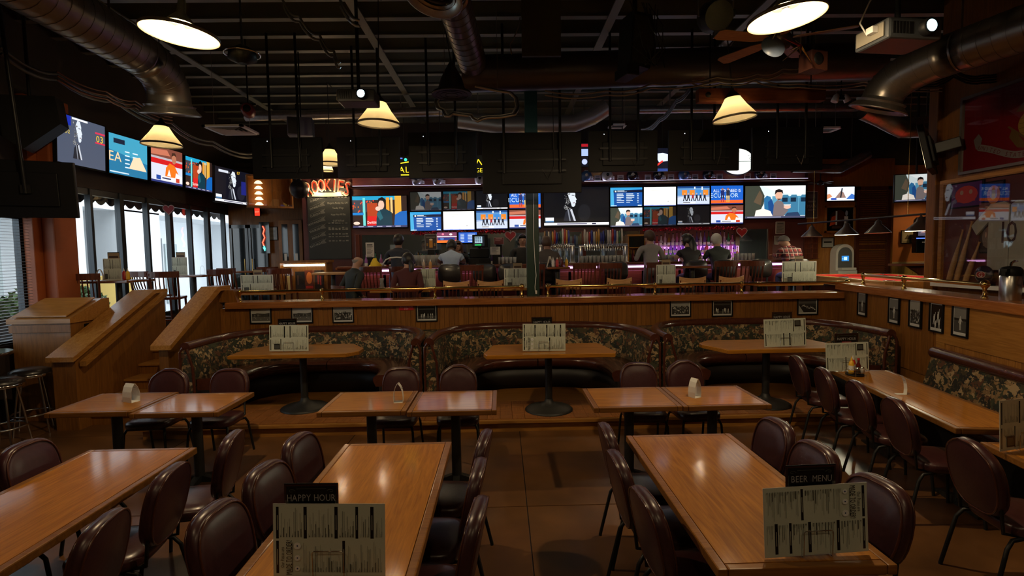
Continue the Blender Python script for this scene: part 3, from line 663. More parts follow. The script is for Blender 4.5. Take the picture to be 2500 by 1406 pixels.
# ================= HALF-WALL THINGS =================
def rail(label, pts, posts, balls, zcap):
    """pts: two ends of the tube; posts: list of fractions; balls: which posts carry a ball end"""
    A, B = Vector(pts[0]), Vector(pts[1]); t = thing('brass_rail', label, 'handrail', (0, 0, 0), 0, 'brass rails on the half walls')
    MB().tube([A, B], .024, 12).obj('tube', BRASS, t)
    for f, ball in zip(posts, balls):
        p = A.lerp(B, f)
        MB().lathe([(.034, zcap - p.z), (.034, zcap - p.z + .008), (.02, zcap - p.z + .02), (.018, -.05), (.03, -.03), (.03, 0)], 14, p).obj('post', BRASS, t)
        MB().ball(p + Vector((0, 0, .005)), .046 if ball else .036, 14, 10).obj('ball', BRASS, t)
def rp(px, py, y=8.3): return at(px, py, y=y)
z0 = 1.43
rail('brass rail on the front half wall between the steps and the green post', (rp(585, 713), rp(1274, 700)), (0, .29, .69, 1), (0, 0, 0, 1), z0)
rail('brass rail on the front half wall between the green post and the corner', (rp(1338, 699), rp(2068, 689)), (0, .355, .645, 1), (1, 0, 0, 1), z0)
ra, rb = rwp(.25, .12, 1.70), rwp(2.72, .12, 1.70)
rail('brass rail on the panelled side half wall beside the trophy case', (ra, rb), (0, .42, 1), (0, 0, 1), 1.56)
# cord hanging down the green post
c = thing('power_cord', 'white power cord with plug hanging down the green post', 'cord', (0, 0, 0))
pts = [rp(1304, 420, 8.40), rp(1302, 520, 8.40), rp(1303, 580, 8.40), rp(1306, 640, 8.39), rp(1309, 672, 8.39), rp(1306, 700, 8.39), rp(1307, 712, 8.39)]
MB().tube(pts, .006, 6).obj('cable', WHITEG, c); MB().box(-.014, .014, -.012, .012, -.035, .02, .004, T=Matrix.Translation(rp(1309, 712, 8.39))).obj('plug', WHITEG, c)
# framed black and white photographs
def photo_shapes(seed, kind):
    r = random.Random(seed); g = lambda v: (v, v, int(v * .97))
    s = [R_(0, 0, 1, 1, g(200)), R_(.04, .10, .96, .95, g(60))]
    if kind == 'park':
        s += [R_(.04, .58, .96, .95, g(178)), P_([(.04, .5), (.3, .62), (.7, .58), (.96, .64), (.96, .4), (.04, .4)], g(70)), R_(.04, .1, .96, .38, g(100))]
        s += [R_(.05 + k * .05, .42, .08 + k * .05, .42 + r.uniform(.06, .14), g(r.randint(40, 130))) for k in range(18)]
        s += [E_(r.uniform(.1, .9), r.uniform(.15, .36), .012, .03, g(r.randint(160, 220)), 6) for _ in range(7)]
    elif kind == 'crowd':
        s += [R_(.04, .62, .96, .95, g(150))]
        for k in range(60): s.append(E_(r.uniform(.07, .93), r.uniform(.16, .66), r.uniform(.018, .04), r.uniform(.03, .07), g(r.randint(20, 200)), 7))
    elif kind == 'night':
        s += [R_(.04, .1, .96, .95, g(30)), R_(.04, .1, .96, .3, g(58)), R_(.08, .72, .9, .80, g(62))]
        for k in range(9):
            u = r.uniform(.1, .9); v = r.uniform(.2, .35); s += [E_(u, v + .16, .02, .03, g(210), 6), R_(u - .022, v, u + .022, v + .14, g(r.randint(120, 225))), R_(u - .018, v - .10, u - .004, v, g(160)), R_(u + .004, v - .10, u + .018, v, g(150))]
    elif kind == 'train':
        s += [R_(.04, .7, .96, .95, g(90)), P_([(.04, .62), (.96, .5), (.96, .1), (.3, .1)], g(46)), P_([(.04, .6), (.3, .1), (.04, .1)], g(170))]
        for k in range(26): s.append(E_(.2 + .028 * k, .55 - .008 * k + r.uniform(-.08, .08), .02, .045, g(r.randint(120, 220)), 6))
    elif kind == 'stand':
        s += [R_(.04, .55, .96, .95, g(120)), R_(.04, .5, .96, .58, g(40)), R_(.04, .1, .96, .5, g(72)), E_(.5, .62, .04, .04, g(190), 8), R_(.44, .38, .56, .58, g(205)), R_(.45, .18, .49, .38, g(190)), R_(.51, .18, .55, .38, g(180)), L_(.44, .55, .36, .42, .03, g(180)), L_(.56, .55, .64, .46, .03, g(180))]
    elif kind == 'team':
        s += [R_(.04, .1, .96, .95, g(24))]
        for u, v, q in ((.3, .42, .9), (.62, .5, 1.1), (.72, .28, .8), (.42, .22, .7)):
            s += [E_(u, v + .15 * q, .05, .045, g(170), 8), R_(u - .06, v - .05, u + .06, v + .11 * q, g(r.randint(130, 220))), L_(u - .03, v - .04, u - .07, v - .2, .04, g(200)), L_(u + .03, v - .04, u + .05, v - .2, .04, g(190)), L_(u + .05, v + .08, u + .1, v + .28 * q, .03, g(180))]
    return s
def frame(label, loc, rz, w, h, shapes, group='framed photographs on the half walls', fm=None, b=.018):
    t = thing('picture_frame', label, 'picture', loc, rz, group)
    m = MB().box(-w / 2, w / 2, -.02, 0, h / 2 - b, h / 2, .003).box(-w / 2, w / 2, -.02, 0, -h / 2, -h / 2 + b, .003).box(-w / 2, -w / 2 + b, -.02, 0, -h / 2 + b, h / 2 - b, .003).box(w / 2 - b, w / 2, -.02, 0, -h / 2 + b, h / 2 - b, .003)
    fo = m.obj('frame', fm or BLACKP, t)
    picture('photograph', w - 2 * b, h - 2 * b, shapes, PHOTO, fo, (0, -.006, 0), step=.00005)
    return t
FY = 8.205
for px, py, k, lab in ((637, 769, 'park', 'framed black and white photo of a stadium skyline, first after the steps'), (738, 768, 'park', 'framed black and white ballpark photo partly behind the booth menu'), (838, 767, 'crowd', 'framed black and white photo of a dense grandstand'),
                       (1042, 764, 'night', 'framed photo of a night game beside the red warning sign'), (1661, 753, 'crowd', 'framed photo of a crowd of players on pale ground'), (1763, 752, 'night', 'framed dark photo of two bright players'), (1971, 748, 'train', 'framed photo with a diagonal row of figures near the corner')):
    q = at(px, py, y=FY); frame(lab, (q.x, FY, q.z), 0, .335, .27, photo_shapes(px, k))
q = at(992, 751, y=FY)
s = thing('warning_sign', 'small red watch your step sign on the beadboard wall', 'sign', (q.x, FY, q.z))
MB().box(-.115, .115, -.008, 0, -.042, .042, .003).obj('plate', M('sign_red', (.40, .012, .015), .4), s)
picture('lettering', .23, .084, [T_('WATCH YOUR', .5, .66, .26, (235, 200, 200), 0, .95), T_('STEP', .5, .28, .26, (235, 200, 200), 0, .95)], PRINT, s, (0, -.0085, 0))
for px, py, k, lab in ((2106, 742, 'stand', 'tall framed photo of a lone player in the wall corner'), (2184, 758, 'stand', 'tall framed photo of a batter on an open field'), (2236, 765, 'crowd', 'tall framed photo of a crowded pitch-side'), (2288, 774, 'team', 'tall framed photo of players leaping, dark ground'), (2346, 783, 'stand', 'tall framed photo of a runner under a dark sky, last before the plain panel')):
    # intersect the pixel ray with the side half wall
    r = RW @ Vector((px - CX, py - CY, FPX)); nrm = Vector((-RDIR.y, RDIR.x, 0)); tt = (RA - nrm * .024).dot(nrm) / r.dot(nrm); q = r * tt + Vector((0, 0, CAMH))
    frame(lab, (q.x, q.y, q.z), RROT, .25, .36, photo_shapes(px + 5, k))
# airpot on the side half wall
q = rwp(3.03, .14, 1.56)
ap = thing('airpot', 'steel pump coffee airpot with black lid and handle on the half wall', 'airpot', q, .4)
MB().lathe([(.085, 0), (.088, .01), (.088, .24), (.08, .255)], 24).obj('body', STEEL, ap)
MB().lathe([(.088, .25), (.094, .258), (.092, .31), (.07, .335), (.03, .345)], 24).obj('lid', BLACKP, ap)
MB().box(-.15, -.06, -.03, .03, .285, .32, .01).box(-.15, -.125, -.018, .018, .25, .30, .006).obj('spout', BLACKP, ap)
MB().tube([(-.02, 0, .335), (.0, 0, .375), (.06, 0, .395), (.11, 0, .39)], [.014, .012, .012, .01], 8).obj('pump_lever', CHROME, ap)
MB().tube([(0, -.095, .27), (-.04, -.12, .22), (-.05, -.125, .17), (.03, -.125, .15), (.08, -.1, .2), (.0, -.095, .27)], .009, 8).obj('handle', BLACKP, ap)
# menu podium beside the stairs
t = thing('wooden_podium', 'tall oak cabinet with slanted top beside the stair wall', 'podium', (-6.02, 6.95, 0))
MB().box(-.40, .36, -.02, .62, 0, 1.30, .008).obj('body', PANEL, t)
MB().prism([(-.06, 1.30), (.64, 1.30), (.64, 1.58), (.50, 1.58), (-.06, 1.36)], -.43, .39, 'x').obj('slanted_top', OAK_X, t)
MB().prism([(-.03, 1.385), (.47, 1.585), (.47, 1.60), (-.03, 1.40)], -.36, .32, 'x').obj('lid', OAK_X, t)
MB().box(-.42, .38, -.045, -.02, 1.18, 1.28, .004).obj('front_rail', PANEL, t)
MB().box(.36, .372, .2, .27, 1.14, 1.26, .003).box(.372, .378, .228, .242, 1.18, 1.22).obj('switch_plate', BLACKP, t)
# pub table and chrome bar stools by the blinds
t = thing('pub_table', 'round dark pub table in front of the window blind', 'table', (-6.14, 6.10, 0))
MB().lathe([(.36, 1.02), (.37, 1.03), (.37, 1.05), (.36, 1.06)], 32).obj('table_top', M('dark_lacquer', (.03, .014, .010), .12, coat=.6), t)
MB().lathe([(.2, 0), (.2, .02), (.05, .06), (.045, 1.02)], 20).obj('pedestal', IRON, t)
def stool(label, x, y):
    t = thing('bar_stool', label, 'stool', (x, y, 0), random.random(), 'chrome bar stools by the blind')
    MB().lathe([(.05, .70), (.19, .705), (.205, .73), (.20, .775), (.14, .80), (.02, .805)], 26).obj('seat', BLACKV, t)
    MB().lathe([(.207, .705), (.212, .72), (.207, .735)], 26, cap=False).obj('seat_band', CHROME, t)
    for k in range(4):
        a = PI / 4 + k * PI / 2; MB().tube([(.13 * math.cos(a), .13 * math.sin(a), .70), (.17 * math.cos(a), .17 * math.sin(a), .45), (.235 * math.cos(a), .235 * math.sin(a), 0)], .012, 8).obj('leg', CHROME, t)
    MB().tube([(.205 * math.cos(j * PI / 14), .205 * math.sin(j * PI / 14), .24) for j in range(28)], .011, 8, loop=True).obj('foot_ring', CHROME, t)
stool('black-seated chrome bar stool in front of the wooden podium', -5.68, 5.95)
stool('black-seated chrome bar stool tucked beside the round pub table', -5.84, 6.50)
stool('black-seated chrome bar stool in front of the window blind', -6.15, 5.55)
# ================= LAMPS AND CEILING THINGS =================
def shade_mat():
    m = bpy.data.materials.new('lamp_shade'); m.use_nodes = True; nt = m.node_tree; nt.nodes.clear()
    o = nt.nodes.new('ShaderNodeOutputMaterial'); d = nt.nodes.new('ShaderNodeBsdfDiffuse'); d.inputs[0].default_value = (.85, .72, .45, 1)
    t = nt.nodes.new('ShaderNodeBsdfTranslucent'); t.inputs[0].default_value = (.95, .78, .45, 1); mx = nt.nodes.new('ShaderNodeMixShader'); mx.inputs[0].default_value = .55
    nt.links.new(d.outputs[0], mx.inputs[1]); nt.links.new(t.outputs[0], mx.inputs[2]); nt.links.new(mx.outputs[0], o.inputs[0]); return m
SHADE = shade_mat()
BULB = M('bulb_glow', (1, .80, .50), .5, emit=40)
def lamp_light(t, z, watts, col=(1, .74, .43), r=.05, xy=(0, 0)):
    l = bpy.data.lights.new('bulb_light', 'POINT'); l.energy = watts; l.color = col; l.shadow_soft_size = r
    o = bpy.data.objects.new('bulb_light', l); COL.objects.link(o); o.parent = t; o.location = (*xy, z)
def pendant(label, loc, d=.53, watts=190, tilt=(0, 0), cord=None, sm=None, em=True, hs=1.):
    t = thing('pendant_lamp', label, 'lamp', loc, 0, 'cone pendant lamps', rot=(tilt[0], tilt[1], 0)); r = d / 2
    prof = [(r, 0), (r * .985, .02 * hs), (r * .60, .155 * hs), (r * .36, .26 * hs), (r * .34, .27 * hs)]
    so = MB().lathe(prof, 40, cap=False).obj('shade', sm or SHADE, t)
    MB().lathe([(r * 1.0, .012), (r * 1.015, .006), (r * 1.015, -.014), (r * .985, -.014), (r * .985, .006)], 40, cap=False).obj('rim', M('lamp_rim', (.10, .075, .04), .4), so)
    MB().lathe([(.10, .262 * hs), (.07, .262 * hs + .04), (.03, .262 * hs + .08), (.02, .38)], 16).obj('socket_cap', BLACKM, t)
    if em: MB().ball((0, 0, .10 * hs), .05 if hs > .5 else .035, 12, 8).obj('bulb', BULB, t); lamp_light(t, .10 * hs - (.03 if hs < .5 else 0), watts)
    top = ZJ - loc[2] - .008; dy = .15 + .57 * round((loc[1] - .15) / .57) - loc[1]
    MB().cyl((0, 0, .38), (0, 0, top), .008, n=6).obj('cord', DARKW, t); MB().cyl((0, math.copysign(.03, -dy), top), (0, dy + math.copysign(.05, dy), top), .008, n=6).obj('hanger_bar', DARKW, t)
    return t
LZ = 3.8
for lab, px, py, tl in (('glowing shallow dish pendant seen from below, above the bare long table', 440, 82, (.0, .10)), ('glowing shallow dish pendant seen from below, above the beer menu table', 1920, 42, (0, -.10)), ('glowing cone pendant hanging under the projector', 925, 302, (.02, .03)),
                        ('glowing cone pendant in front of the red-brown beam', 1793, 289, (0, -.10)), ('glowing cone pendant in front of the window-wall screens', 395, 353, (0, .03))):
    p = at(px, py, z=LZ); pendant(lab, p, tilt=tl, hs=(.28 if 'below' in lab else 1.))
for x, y, lab in ((-2.5, .4, 'shallow dish pendant over the room entrance on the window side'), (2.2, .4, 'shallow dish pendant over the room entrance on the bench side'), (0, -.9, 'shallow dish pendant over the entrance aisle')): pendant(lab, (x, y, LZ), hs=.28, watts=34)
for px, w_ in ((910, 'under the projector'), (1075, 'behind the outline sign'), (1300, 'behind the green post'), (1520, 'first beyond the green post'), (1715, 'second beyond the green post'), (1920, 'over the bar end')):
    p = at(px, 384, y=10.72); pendant('added cone pendant hidden by the ceiling screen ' + w_, (p.x, p.y, p.z - .1), d=.5, watts=230)  # unseen lamps added to brighten the bar, extending the row seen between screens
pendant('added cone pendant, out of view, lighting the orange nook', (10.55, 12.3, 3.5), d=.4, watts=480)  # unseen lamp, added to brighten the orange wall
p = at(803, 384, y=10.2); pendant('glowing cone pendant seen in the gap between hanging screens', (p.x + .02, p.y, p.z - .12), d=.5)
p = at(800, 412, y=12.0); pendant('small glowing pendant below the gap between hanging screens', (p.x, p.y, p.z - .05), d=.24, watts=60)
# --- ducts
def spiral_mat():
    m = M('spiral_duct', (.30, .27, .24), .33, .85)
    return m
SPIRAL = spiral_mat()
def duct(label, path, r, cone=None, name='air_duct', mat=None, seams=True, flange=True):
    """round duct along path; last point may carry a round diffuser facing along the last direction"""
    t = thing(name, label, 'duct', path[0]); o = Vector(path[0]); P = [Vector(q) - o for q in path]
    # resample
    Q = [P[0]]
    for a, b in zip(P[:-1], P[1:]):
        n = max(1, int((b - a).length / .12))
        for i in range(1, n + 1): Q.append(a.lerp(b, i / n))
    MB().tube(Q, r, 22, cap=False).obj('pipe', mat or SPIRAL, t)
    if seams:
        g = MB()
        for i in range(1, len(Q) - 1):
            d = (Q[i + 1] - Q[i - 1]).normalized(); g.tube([Q[i] - d * .006, Q[i] + d * .006], r * 1.018, 22)
        g.obj('seam', mat or SPIRAL, t)['kind'] = 'stuff'
    for f in (.15, .8):
        q = Q[int(f * (len(Q) - 1))]; yj = (q.y + o.y - .15) / .57; zt_ = ZJ - .003 if abs(yj - round(yj)) * .57 < .07 else ZH; MB().box(q.x - .012, q.x + .012, q.y - .002, q.y + .002, q.z, zt_ - o.z).obj('strap', GALV, t)
    if cone:
        d = (Q[-1] - Q[-2]).normalized(); T = Matrix.Translation(Q[-1]) @ d.to_track_quat('Z', 'Y').to_matrix().to_4x4()
        MB().lathe([(r, -.02), (r * 1.05, .02), (cone, .10), (cone * 1.02, .115), (cone * .96, .12), (r * 1.02, .05)], 30, cap=False, T=T).obj('diffuser_flange', mat or GALV, t)
        for k, q in enumerate((.86, .64, .42, .22)): MB().lathe([(cone * q, .02 + .015 * k), (cone * (q - .13), .085)], 26, cap=False, T=T).obj('diffuser_ring', BLACKM if k % 2 else GALV, t)
    return t
def arc(p0, p1, p2, n=7): return [Vector(p0).lerp(Vector(p1), i / n).lerp(Vector(p1).lerp(Vector(p2), i / n), i / n) for i in range(n + 1)]
duct('galvanised spiral duct with round diffuser above the window-side tables', [(-3.55, .2, 4.30), (-3.68, 5.55, 4.22)] + arc((-3.68, 5.55, 4.22), (-3.70, 6.1, 4.2), (-3.72, 6.12, 3.86)), .215, .30)
duct('galvanised spiral duct with round diffuser above the corner booth', [(5.95, 2.2, 4.25), (4.85, 5.55, 4.16)] + arc((4.85, 5.55, 4.16), (4.60, 6.25, 4.15), (4.55, 6.28, 3.86)), .215, .31)
duct('galvanised spiral branch duct ending in a round ceiling diffuser overhead', [(-.35, 7.24, 4.69), (-.50, 5.75, 4.90)] + arc((-.50, 5.75, 4.90), (-.55, 5.3, 4.94), (-.60, 5.28, 4.70)), .19, .29)
duct('wide dark trunk duct running across above the half wall', [(-.50, 7.5, 4.62), (5.3, 7.4, 4.72)], .245, mat=DUCTD, seams=False)
duct('grey insulated duct with an upturned end behind the green post', [at(1120, 292, y=10.41), at(1215, 305, y=10.41), at(1400, 302, y=10.41), at(1445, 285, y=10.41), at(1480, 262, y=10.41)], .165, mat=M('duct_wrap', (.40, .36, .30), .4, .6))
duct('long thin straight duct behind the hanging screens at the entry side', [at(600, 284, y=11.0), at(1080, 272, y=11.0)], .10, mat=GALV)
duct('thin red-lit duct running above the pool corner', [at(1560, 268, y=10.5), at(2130, 262, y=10.5)], .075, mat=GALV)
duct('bent silver duct beside the partition above the pool table', [at(2110, 268, y=9.2), at(2150, 285, y=9.2), at(2205, 313, y=9.1), at(2300, 308, y=9.0)], .17, mat=GALV)
duct('silver duct dropping down over the machine wall', [at(1935, 410, y=11.6), at(2050, 412, y=11.6), at(2120, 376, y=11.6)], .10, mat=GALV)
# cone diffuser next to the branch duct
p = at(1103, 232, y=6.6)
t = thing('cone_diffuser', 'dark cone air diffuser hanging beside the spiral branch duct', 'vent', p)
MB().lathe([(.245, 0), (.25, .01), (.235, .03), (.17, .06), (.13, .20), (.02, .40)], 28).obj('cone', M('dark_sheet', (.05, .05, .055), .35, .6), t)
for q in (.2, .14, .08): MB().lathe([(q, -.005), (q - .03, .03)], 24, cap=False).obj('ring', BLACKM, t)
MB().cyl((0, 0, .38), (-.14, -.1, ZH - p.z), .008, n=6).obj('hanger', BLACKM, t)
# flat square ceiling diffusers
for i, (px, py, w, y, lab) in enumerate(((567, 320, .62, 8.6, 'white square ceiling diffuser near the window-wall screens'), (1507, 310, .34, 10.8, 'small square vent frame above the hanging screens'), (2015, 319, .40, 9.5, 'small square vent frame above the pool corner'))):
    p = at(px, py, y=y); t = thing('ceiling_vent', lab, 'vent', p, 0, 'square ceiling vents')
    MB().box(-w / 2, w / 2, -w / 2, -w / 2 + .05, 0, .03).box(-w / 2, w / 2, w / 2 - .05, w / 2, 0, .03).box(-w / 2, -w / 2 + .05, -w / 2, w / 2, 0, .03).box(w / 2 - .05, w / 2, -w / 2, w / 2, 0, .03).obj('frame', WHITEG, t)
    if i == 0:
        for k in range(4): a = .24 - k * .055; MB().rings([[(-a, -a, 0), (a, -a, 0), (a, a, 0), (-a, a, 0)], [(-a + .05, -a + .05, .035), (a - .05, -a + .05, .035), (a - .05, a - .05, .035), (-a + .05, a - .05, .035)]], cap=False, smooth=False).obj('louver', WHITEG, t)
    else: MB().box(-w / 2 + .05, w / 2 - .05, -w / 2 + .05, w / 2 - .05, .02, .03).obj('grille', BLACKM, t)
    for sx in (-1, 1): MB().cyl((sx * w * .45, 0, .03), (sx * w * .45, 0, ZH - p.z), .004, n=5).obj('hanger', WIRE, t)
# Texas outline sign
tp = [(1160, 210), (1215, 222), (1247, 226), (1262, 240), (1266, 262), (1257, 280), (1225, 286), (1195, 287), (1178, 290), (1166, 296), (1156, 291), (1150, 283), (1122, 280), (1106, 277), (1097, 284), (1087, 283), (1081, 270), (1068, 264), (1063, 248), (1072, 236), (1082, 238)]
q0 = at(1160, 300, y=6.9); t = thing('outline_sign', 'bare metal state-outline sign hanging below the trunk duct', 'sign', q0)
pts = [at(a, b, y=6.9 + .0035 * (300 - b)) - q0 for a, b in tp]
sm_ = []
for i in range(len(pts) - 1):
    for k in range(3): sm_.append(pts[i].lerp(pts[i + 1], k / 3))
sm_.append(pts[-1])
MB().tube(sm_, .020, 10).obj('outer_tube', STEEL, t)
MB().tube([p_ * .94 + Vector((.0, .02, .03)) for p_ in sm_], .010, 8).obj('inner_tube', WHITEG, t)
MB().cyl(pts[1], pts[1] + Vector((0, .1, ZH - q0.z - pts[1].z)), .004, n=5).obj('hanger', WIRE, t); MB().cyl(pts[15], pts[15] + Vector((0, .1, ZH - q0.z - pts[15].z)), .004, n=5).obj('hanger', WIRE, t)
# projectors
def projector(label, p, rz, on, sc=1.0):
    t = thing('projector', label, 'projector', p, rz); t.scale = (sc, sc, sc)
    MB().box(-.21, .21, -.15, .15, -.07, .07, .02).obj('body', M('projector_shell', (.05, .055, .06), .4), t)
    MB().box(-.225, -.21, -.12, .12, -.05, .05, .006).obj('connector_panel', M('grey_shell', (.20, .18, .14), .5), t)
    MB().lathe([(.055, 0), (.058, .05), (.05, .055)], 20, T=Matrix.Translation((.07, -.15, .0)) @ Matrix.Rotation(PI / 2, 4, 'X')).obj('lens_barrel', BLACKP, t)
    MB().ball((.07, -.203, 0), .042, 16, 8, (1, .3, 1)).obj('lens', M('lens_glow_%d' % on, (.62, .92, 1.0), .2, emit=(60. if on > 1 else 2.5)), t)
    for k in range(6): MB().box(-.18 + k * .025, -.17 + k * .025, -.155, -.149, -.04, .04).obj('vent_slot', BLACKM, t)
    MB().cyl((0, 0, .07), (0, 0, (ZH - p[2]) / sc), .02, n=10).box(-.1, .1, -.08, .08, .07, .085).obj('ceiling_mount', BLACKM, t)
    return t
p = at(880, 228, y=6.0); projector('ceiling projector with a blazing blue-white lens', (p.x - .07, p.y + .2, p.z), .02, 2)
p = at(2190, 90, y=4.4); t = projector('ceiling projector with cables, pale lens facing the tables', p, .12, 1, 1.15)
MB().tube([(-.24, .0, .0), (-.30, .0, .08), (-.2, .03, .25), (0, .03, .5)], .006, 6).obj('cable', WHITEG, t); MB().box(-.27, -.225, -.08, -.02, -.01, .035, .004).obj('plug', WHITEG, t)
# ceiling fan with a disc plate
p = at(1900, 96, y=5.0); t = thing('ceiling_fan', 'dark ceiling fan with one blade catching the lamp light', 'fan', p)
MB().lathe([(.03, -.10), (.10, -.08), (.12, 0), (.09, .06), (.03, .09)], 20).obj('motor', M('bronze', (.06, .04, .03), .35, .6), t)
MB().cyl((0, 0, .08), (0, 0, ZH - p.z), .018, n=10).obj('down_rod', BLACKM, t)
for k in range(5):
    a = 3.33 + k * 2 * PI / 5; T = Matrix.Rotation(a, 4, 'Z') @ Matrix.Rotation(.22, 4, 'X')
    MB().prism([(.12, -.03), (.24, -.06), (.60, -.07), (.64, -.05), (.64, .05), (.60, .07), (.24, .06), (.12, .03)], -.004, .004, T=T).obj('blade', LIGHTW, t)
p = at(1886, 116, y=4.7); t = thing('round_plate', 'blue-grey round plate hanging beside the ceiling fan', 'plate', p, rot=(1.25, .1, 0))
MB().lathe([(.0, .0), (.095, .0), (.105, .008), (.105, .012), (.0, .012)], 28).obj('disc', M('slate_paint', (.10, .13, .19), .4), t); MB().cyl((0, .08, .01), (0, .30, .62), .004, n=5).obj('hanger', WIRE, t)
p = at(1985, 150, y=5.2); t = thing('speaker_box', 'small brown speaker box beside the ceiling fan', 'speaker', p, .3)
MB().box(-.10, .10, -.08, .08, -.10, .08, .008).obj('cabinet', M('rust_box', (.07, .022, .012), .5), t); MB().lathe([(.06, 0), (.05, .01), (.015, .005)], 18, T=Matrix.Translation((-.02, -.082, 0)) @ Matrix.Rotation(PI / 2, 4, 'X')).obj('driver', BLACKM, t); MB().cyl((0, 0, .08), (0, 0, ZH - p.z), .012, n=6).obj('hanger', BLACKM, t)
p = at(1955, 112, y=4.85); t = thing('wire_star', 'crumpled metal wire star ornament hanging under the pendant', 'ornament', p)
for k in range(7):
    a = random.uniform(0, 6.3); b = random.uniform(-1.2, .6); l = random.uniform(.12, .22)
    MB().cyl((0, 0, 0), (l * math.cos(a) * math.cos(b), .4 * l * math.sin(a), l * math.sin(b)), .012, .003, 6).obj('spike', (CHROME, BRASS, M('red_foil', (.4, .05, .04), .25, .8))[k % 3], t)
MB().cyl((0, 0, 0), (0, 0, ZH - p.z), .003, n=5).obj('hanger', WIRE, t)
# can light, black cluster, red spot, twin-head lamp, speaker box, beam, chrome ring
p = at(1747, 40, y=5.4); t = thing('stage_light', 'black round stage can hanging from the joists', 'stage light', p)
MB().lathe([(.14, .10), (.155, 0), (.155, -.10), (.148, -.10), (.13, .0), (.0, .08)], 26, T=Matrix.Rotation(PI / 2 + .35, 4, 'X')).obj('can', BLACKM, t)
MB().tube([(-.17, 0, 0), (-.18, 0, .16), (0, 0, .24), (.18, 0, .16), (.17, 0, 0)], .010, 8).obj('yoke', STEEL, t); MB().cyl((0, 0, .24), (0, 0, ZH - p.z), .012, n=8).obj('stem', BLACKM, t)
MB().box(.12, .18, -.05, .03, -.02, .05, .006).obj('knob', BLACKP, t); MB().box(-.03, .03, -.06, 0, -.22, -.16, .005).obj('clip', STEEL, t)
p = at(1550, 110, y=6.4); t = thing('loudspeaker', 'black loudspeaker in a tangle of brackets and cables', 'speaker', p, .3)
MB().prism([(-.16, -.28), (.10, -.32), (.18, -.05), (.14, .30), (-.12, .32)], -.16, .14, 'y').obj('cabinet', BLACKM, t); MB().prism([(-.14, -.25), (.08, -.28), (.15, -.05), (.12, .26), (-.10, .28)], -.17, -.16, 'y').obj('grille', M('black_cloth', (.02, .02, .02), .9), t)
MB().box(-.22, -.06, -.2, .1, -.42, -.30, .01).obj('bracket', BLACKM, t); MB().cyl((0, 0, .3), (0, 0, ZJ - .021 - p.z), .03, n=8).obj('stem', BLACKM, t)
for k in range(6):
    a = random.uniform(-.2, .2); MB().tube([(a, -.2, .4), (a + random.uniform(-.15, .15), -.26, .15), (a + random.uniform(-.25, .25), -.25, -.1), (random.uniform(-.1, .3), -.2, -.3), (a + .1, -.1, .4)], .006, 6).obj('cable', DARKW, t)
p = at(606, 270, y=8.2); t = thing('spot_light', 'small red spotlight in front of the thin straight duct', 'spotlight', p, .3)
MB().lathe([(.085, -.10), (.095, -.09), (.095, .10), (.07, .14)], 20, T=Matrix.Rotation(PI / 2, 4, 'X')).obj('housing', M('red_spot', (.22, .015, .015), .4), t); MB().lathe([(.055, .142), (.05, .146), (.0, .146)], 18, T=Matrix.Rotation(PI / 2, 4, 'X')).obj('lens', BLACKP, t); MB().box(-.11, .11, -.02, .02, .08, .11).cyl((0, 0, .1), (0, 0, ZH - p.z), .012, n=6).obj('bracket', BLACKM, t)
p = at(2053, 241, y=8.6); t = thing('emergency_light', 'white twin-head emergency light above the pool corner', 'lamp', p)
for sx, a in ((-1, .4), (1, -.5)): MB().lathe([(.02, .08), (.045, .05), (.055, -.05), (.045, -.055), (.0, -.03)], 16, T=Matrix.Translation((sx * .09, 0, 0)) @ Matrix.Rotation(a, 4, 'Y')).obj('head', WHITEG, t)
MB().box(-.05, .05, -.03, .03, -.02, .05, .005).cyl((0, 0, .05), (0, 0, ZH - p.z), .01, n=6).obj('body', BLACKM, t)
p = at(735, 312, y=8.7); t = thing('speaker_cabinet', 'grey-blue speaker cabinet above the hanging screens', 'speaker', p, .2)
MB().box(-.19, .19, -.14, .14, -.15, .14, .012).obj('cabinet', M('grey_blue_box', (.055, .07, .10), .5), t); MB().box(-.17, -.01, -.15, -.14, -.13, .12, .004).obj('grille', BLACKM, t); MB().cyl((0, 0, .14), (0, 0, ZH - p.z), .012, n=6).obj('hanger', BLACKM, t)
a, b = at(1702, 235, y=6.95), at(2010, 232, y=6.95); t = thing('wooden_beam', 'red-brown boxed beam behind a cone pendant', 'beam', ((a.x + b.x) / 2, 6.95, a.z)); L = (b.x - a.x) / 2
MB().box(-L, L, -.06, .06, -.085, .085, .008).obj('board', wood('red_beam', (.13, .036, .012), (.21, .06, .02), 'x', rough=.5, coat=0), t); MB().lathe([(.035, 0), (.03, .02), (.0, .02)], 14, T=Matrix.Translation((-L + .12, -.062, 0)) @ Matrix.Rotation(PI / 2, 4, 'X')).obj('socket', BLACKM, t)
for sx in (-1, 1): MB().cyl((sx * L * .8, 0, .08), (sx * L * .8, 0, ZH - a.z), .008, n=6).obj('hanger', BLACKM, t)
p = at(592, 140, y=5.2); t = thing('ring_fixture', 'dark chrome-ringed fixture hanging beside the spiral duct', 'fixture', p)
MB().tube([(.16 * math.cos(j * PI / 12), .16 * math.sin(j * PI / 12), .03) for j in range(24)], .008, 8, loop=True).obj('ring', CHROME, t); MB().lathe([(.02, .12), (.12, .06), (.13, -.02), (.04, -.06)], 18).obj('bowl', BLACKP, t); MB().cyl((0, 0, .1), (0, 0, ZH - p.z), .01, n=6).obj('stem', BLACKM, t)
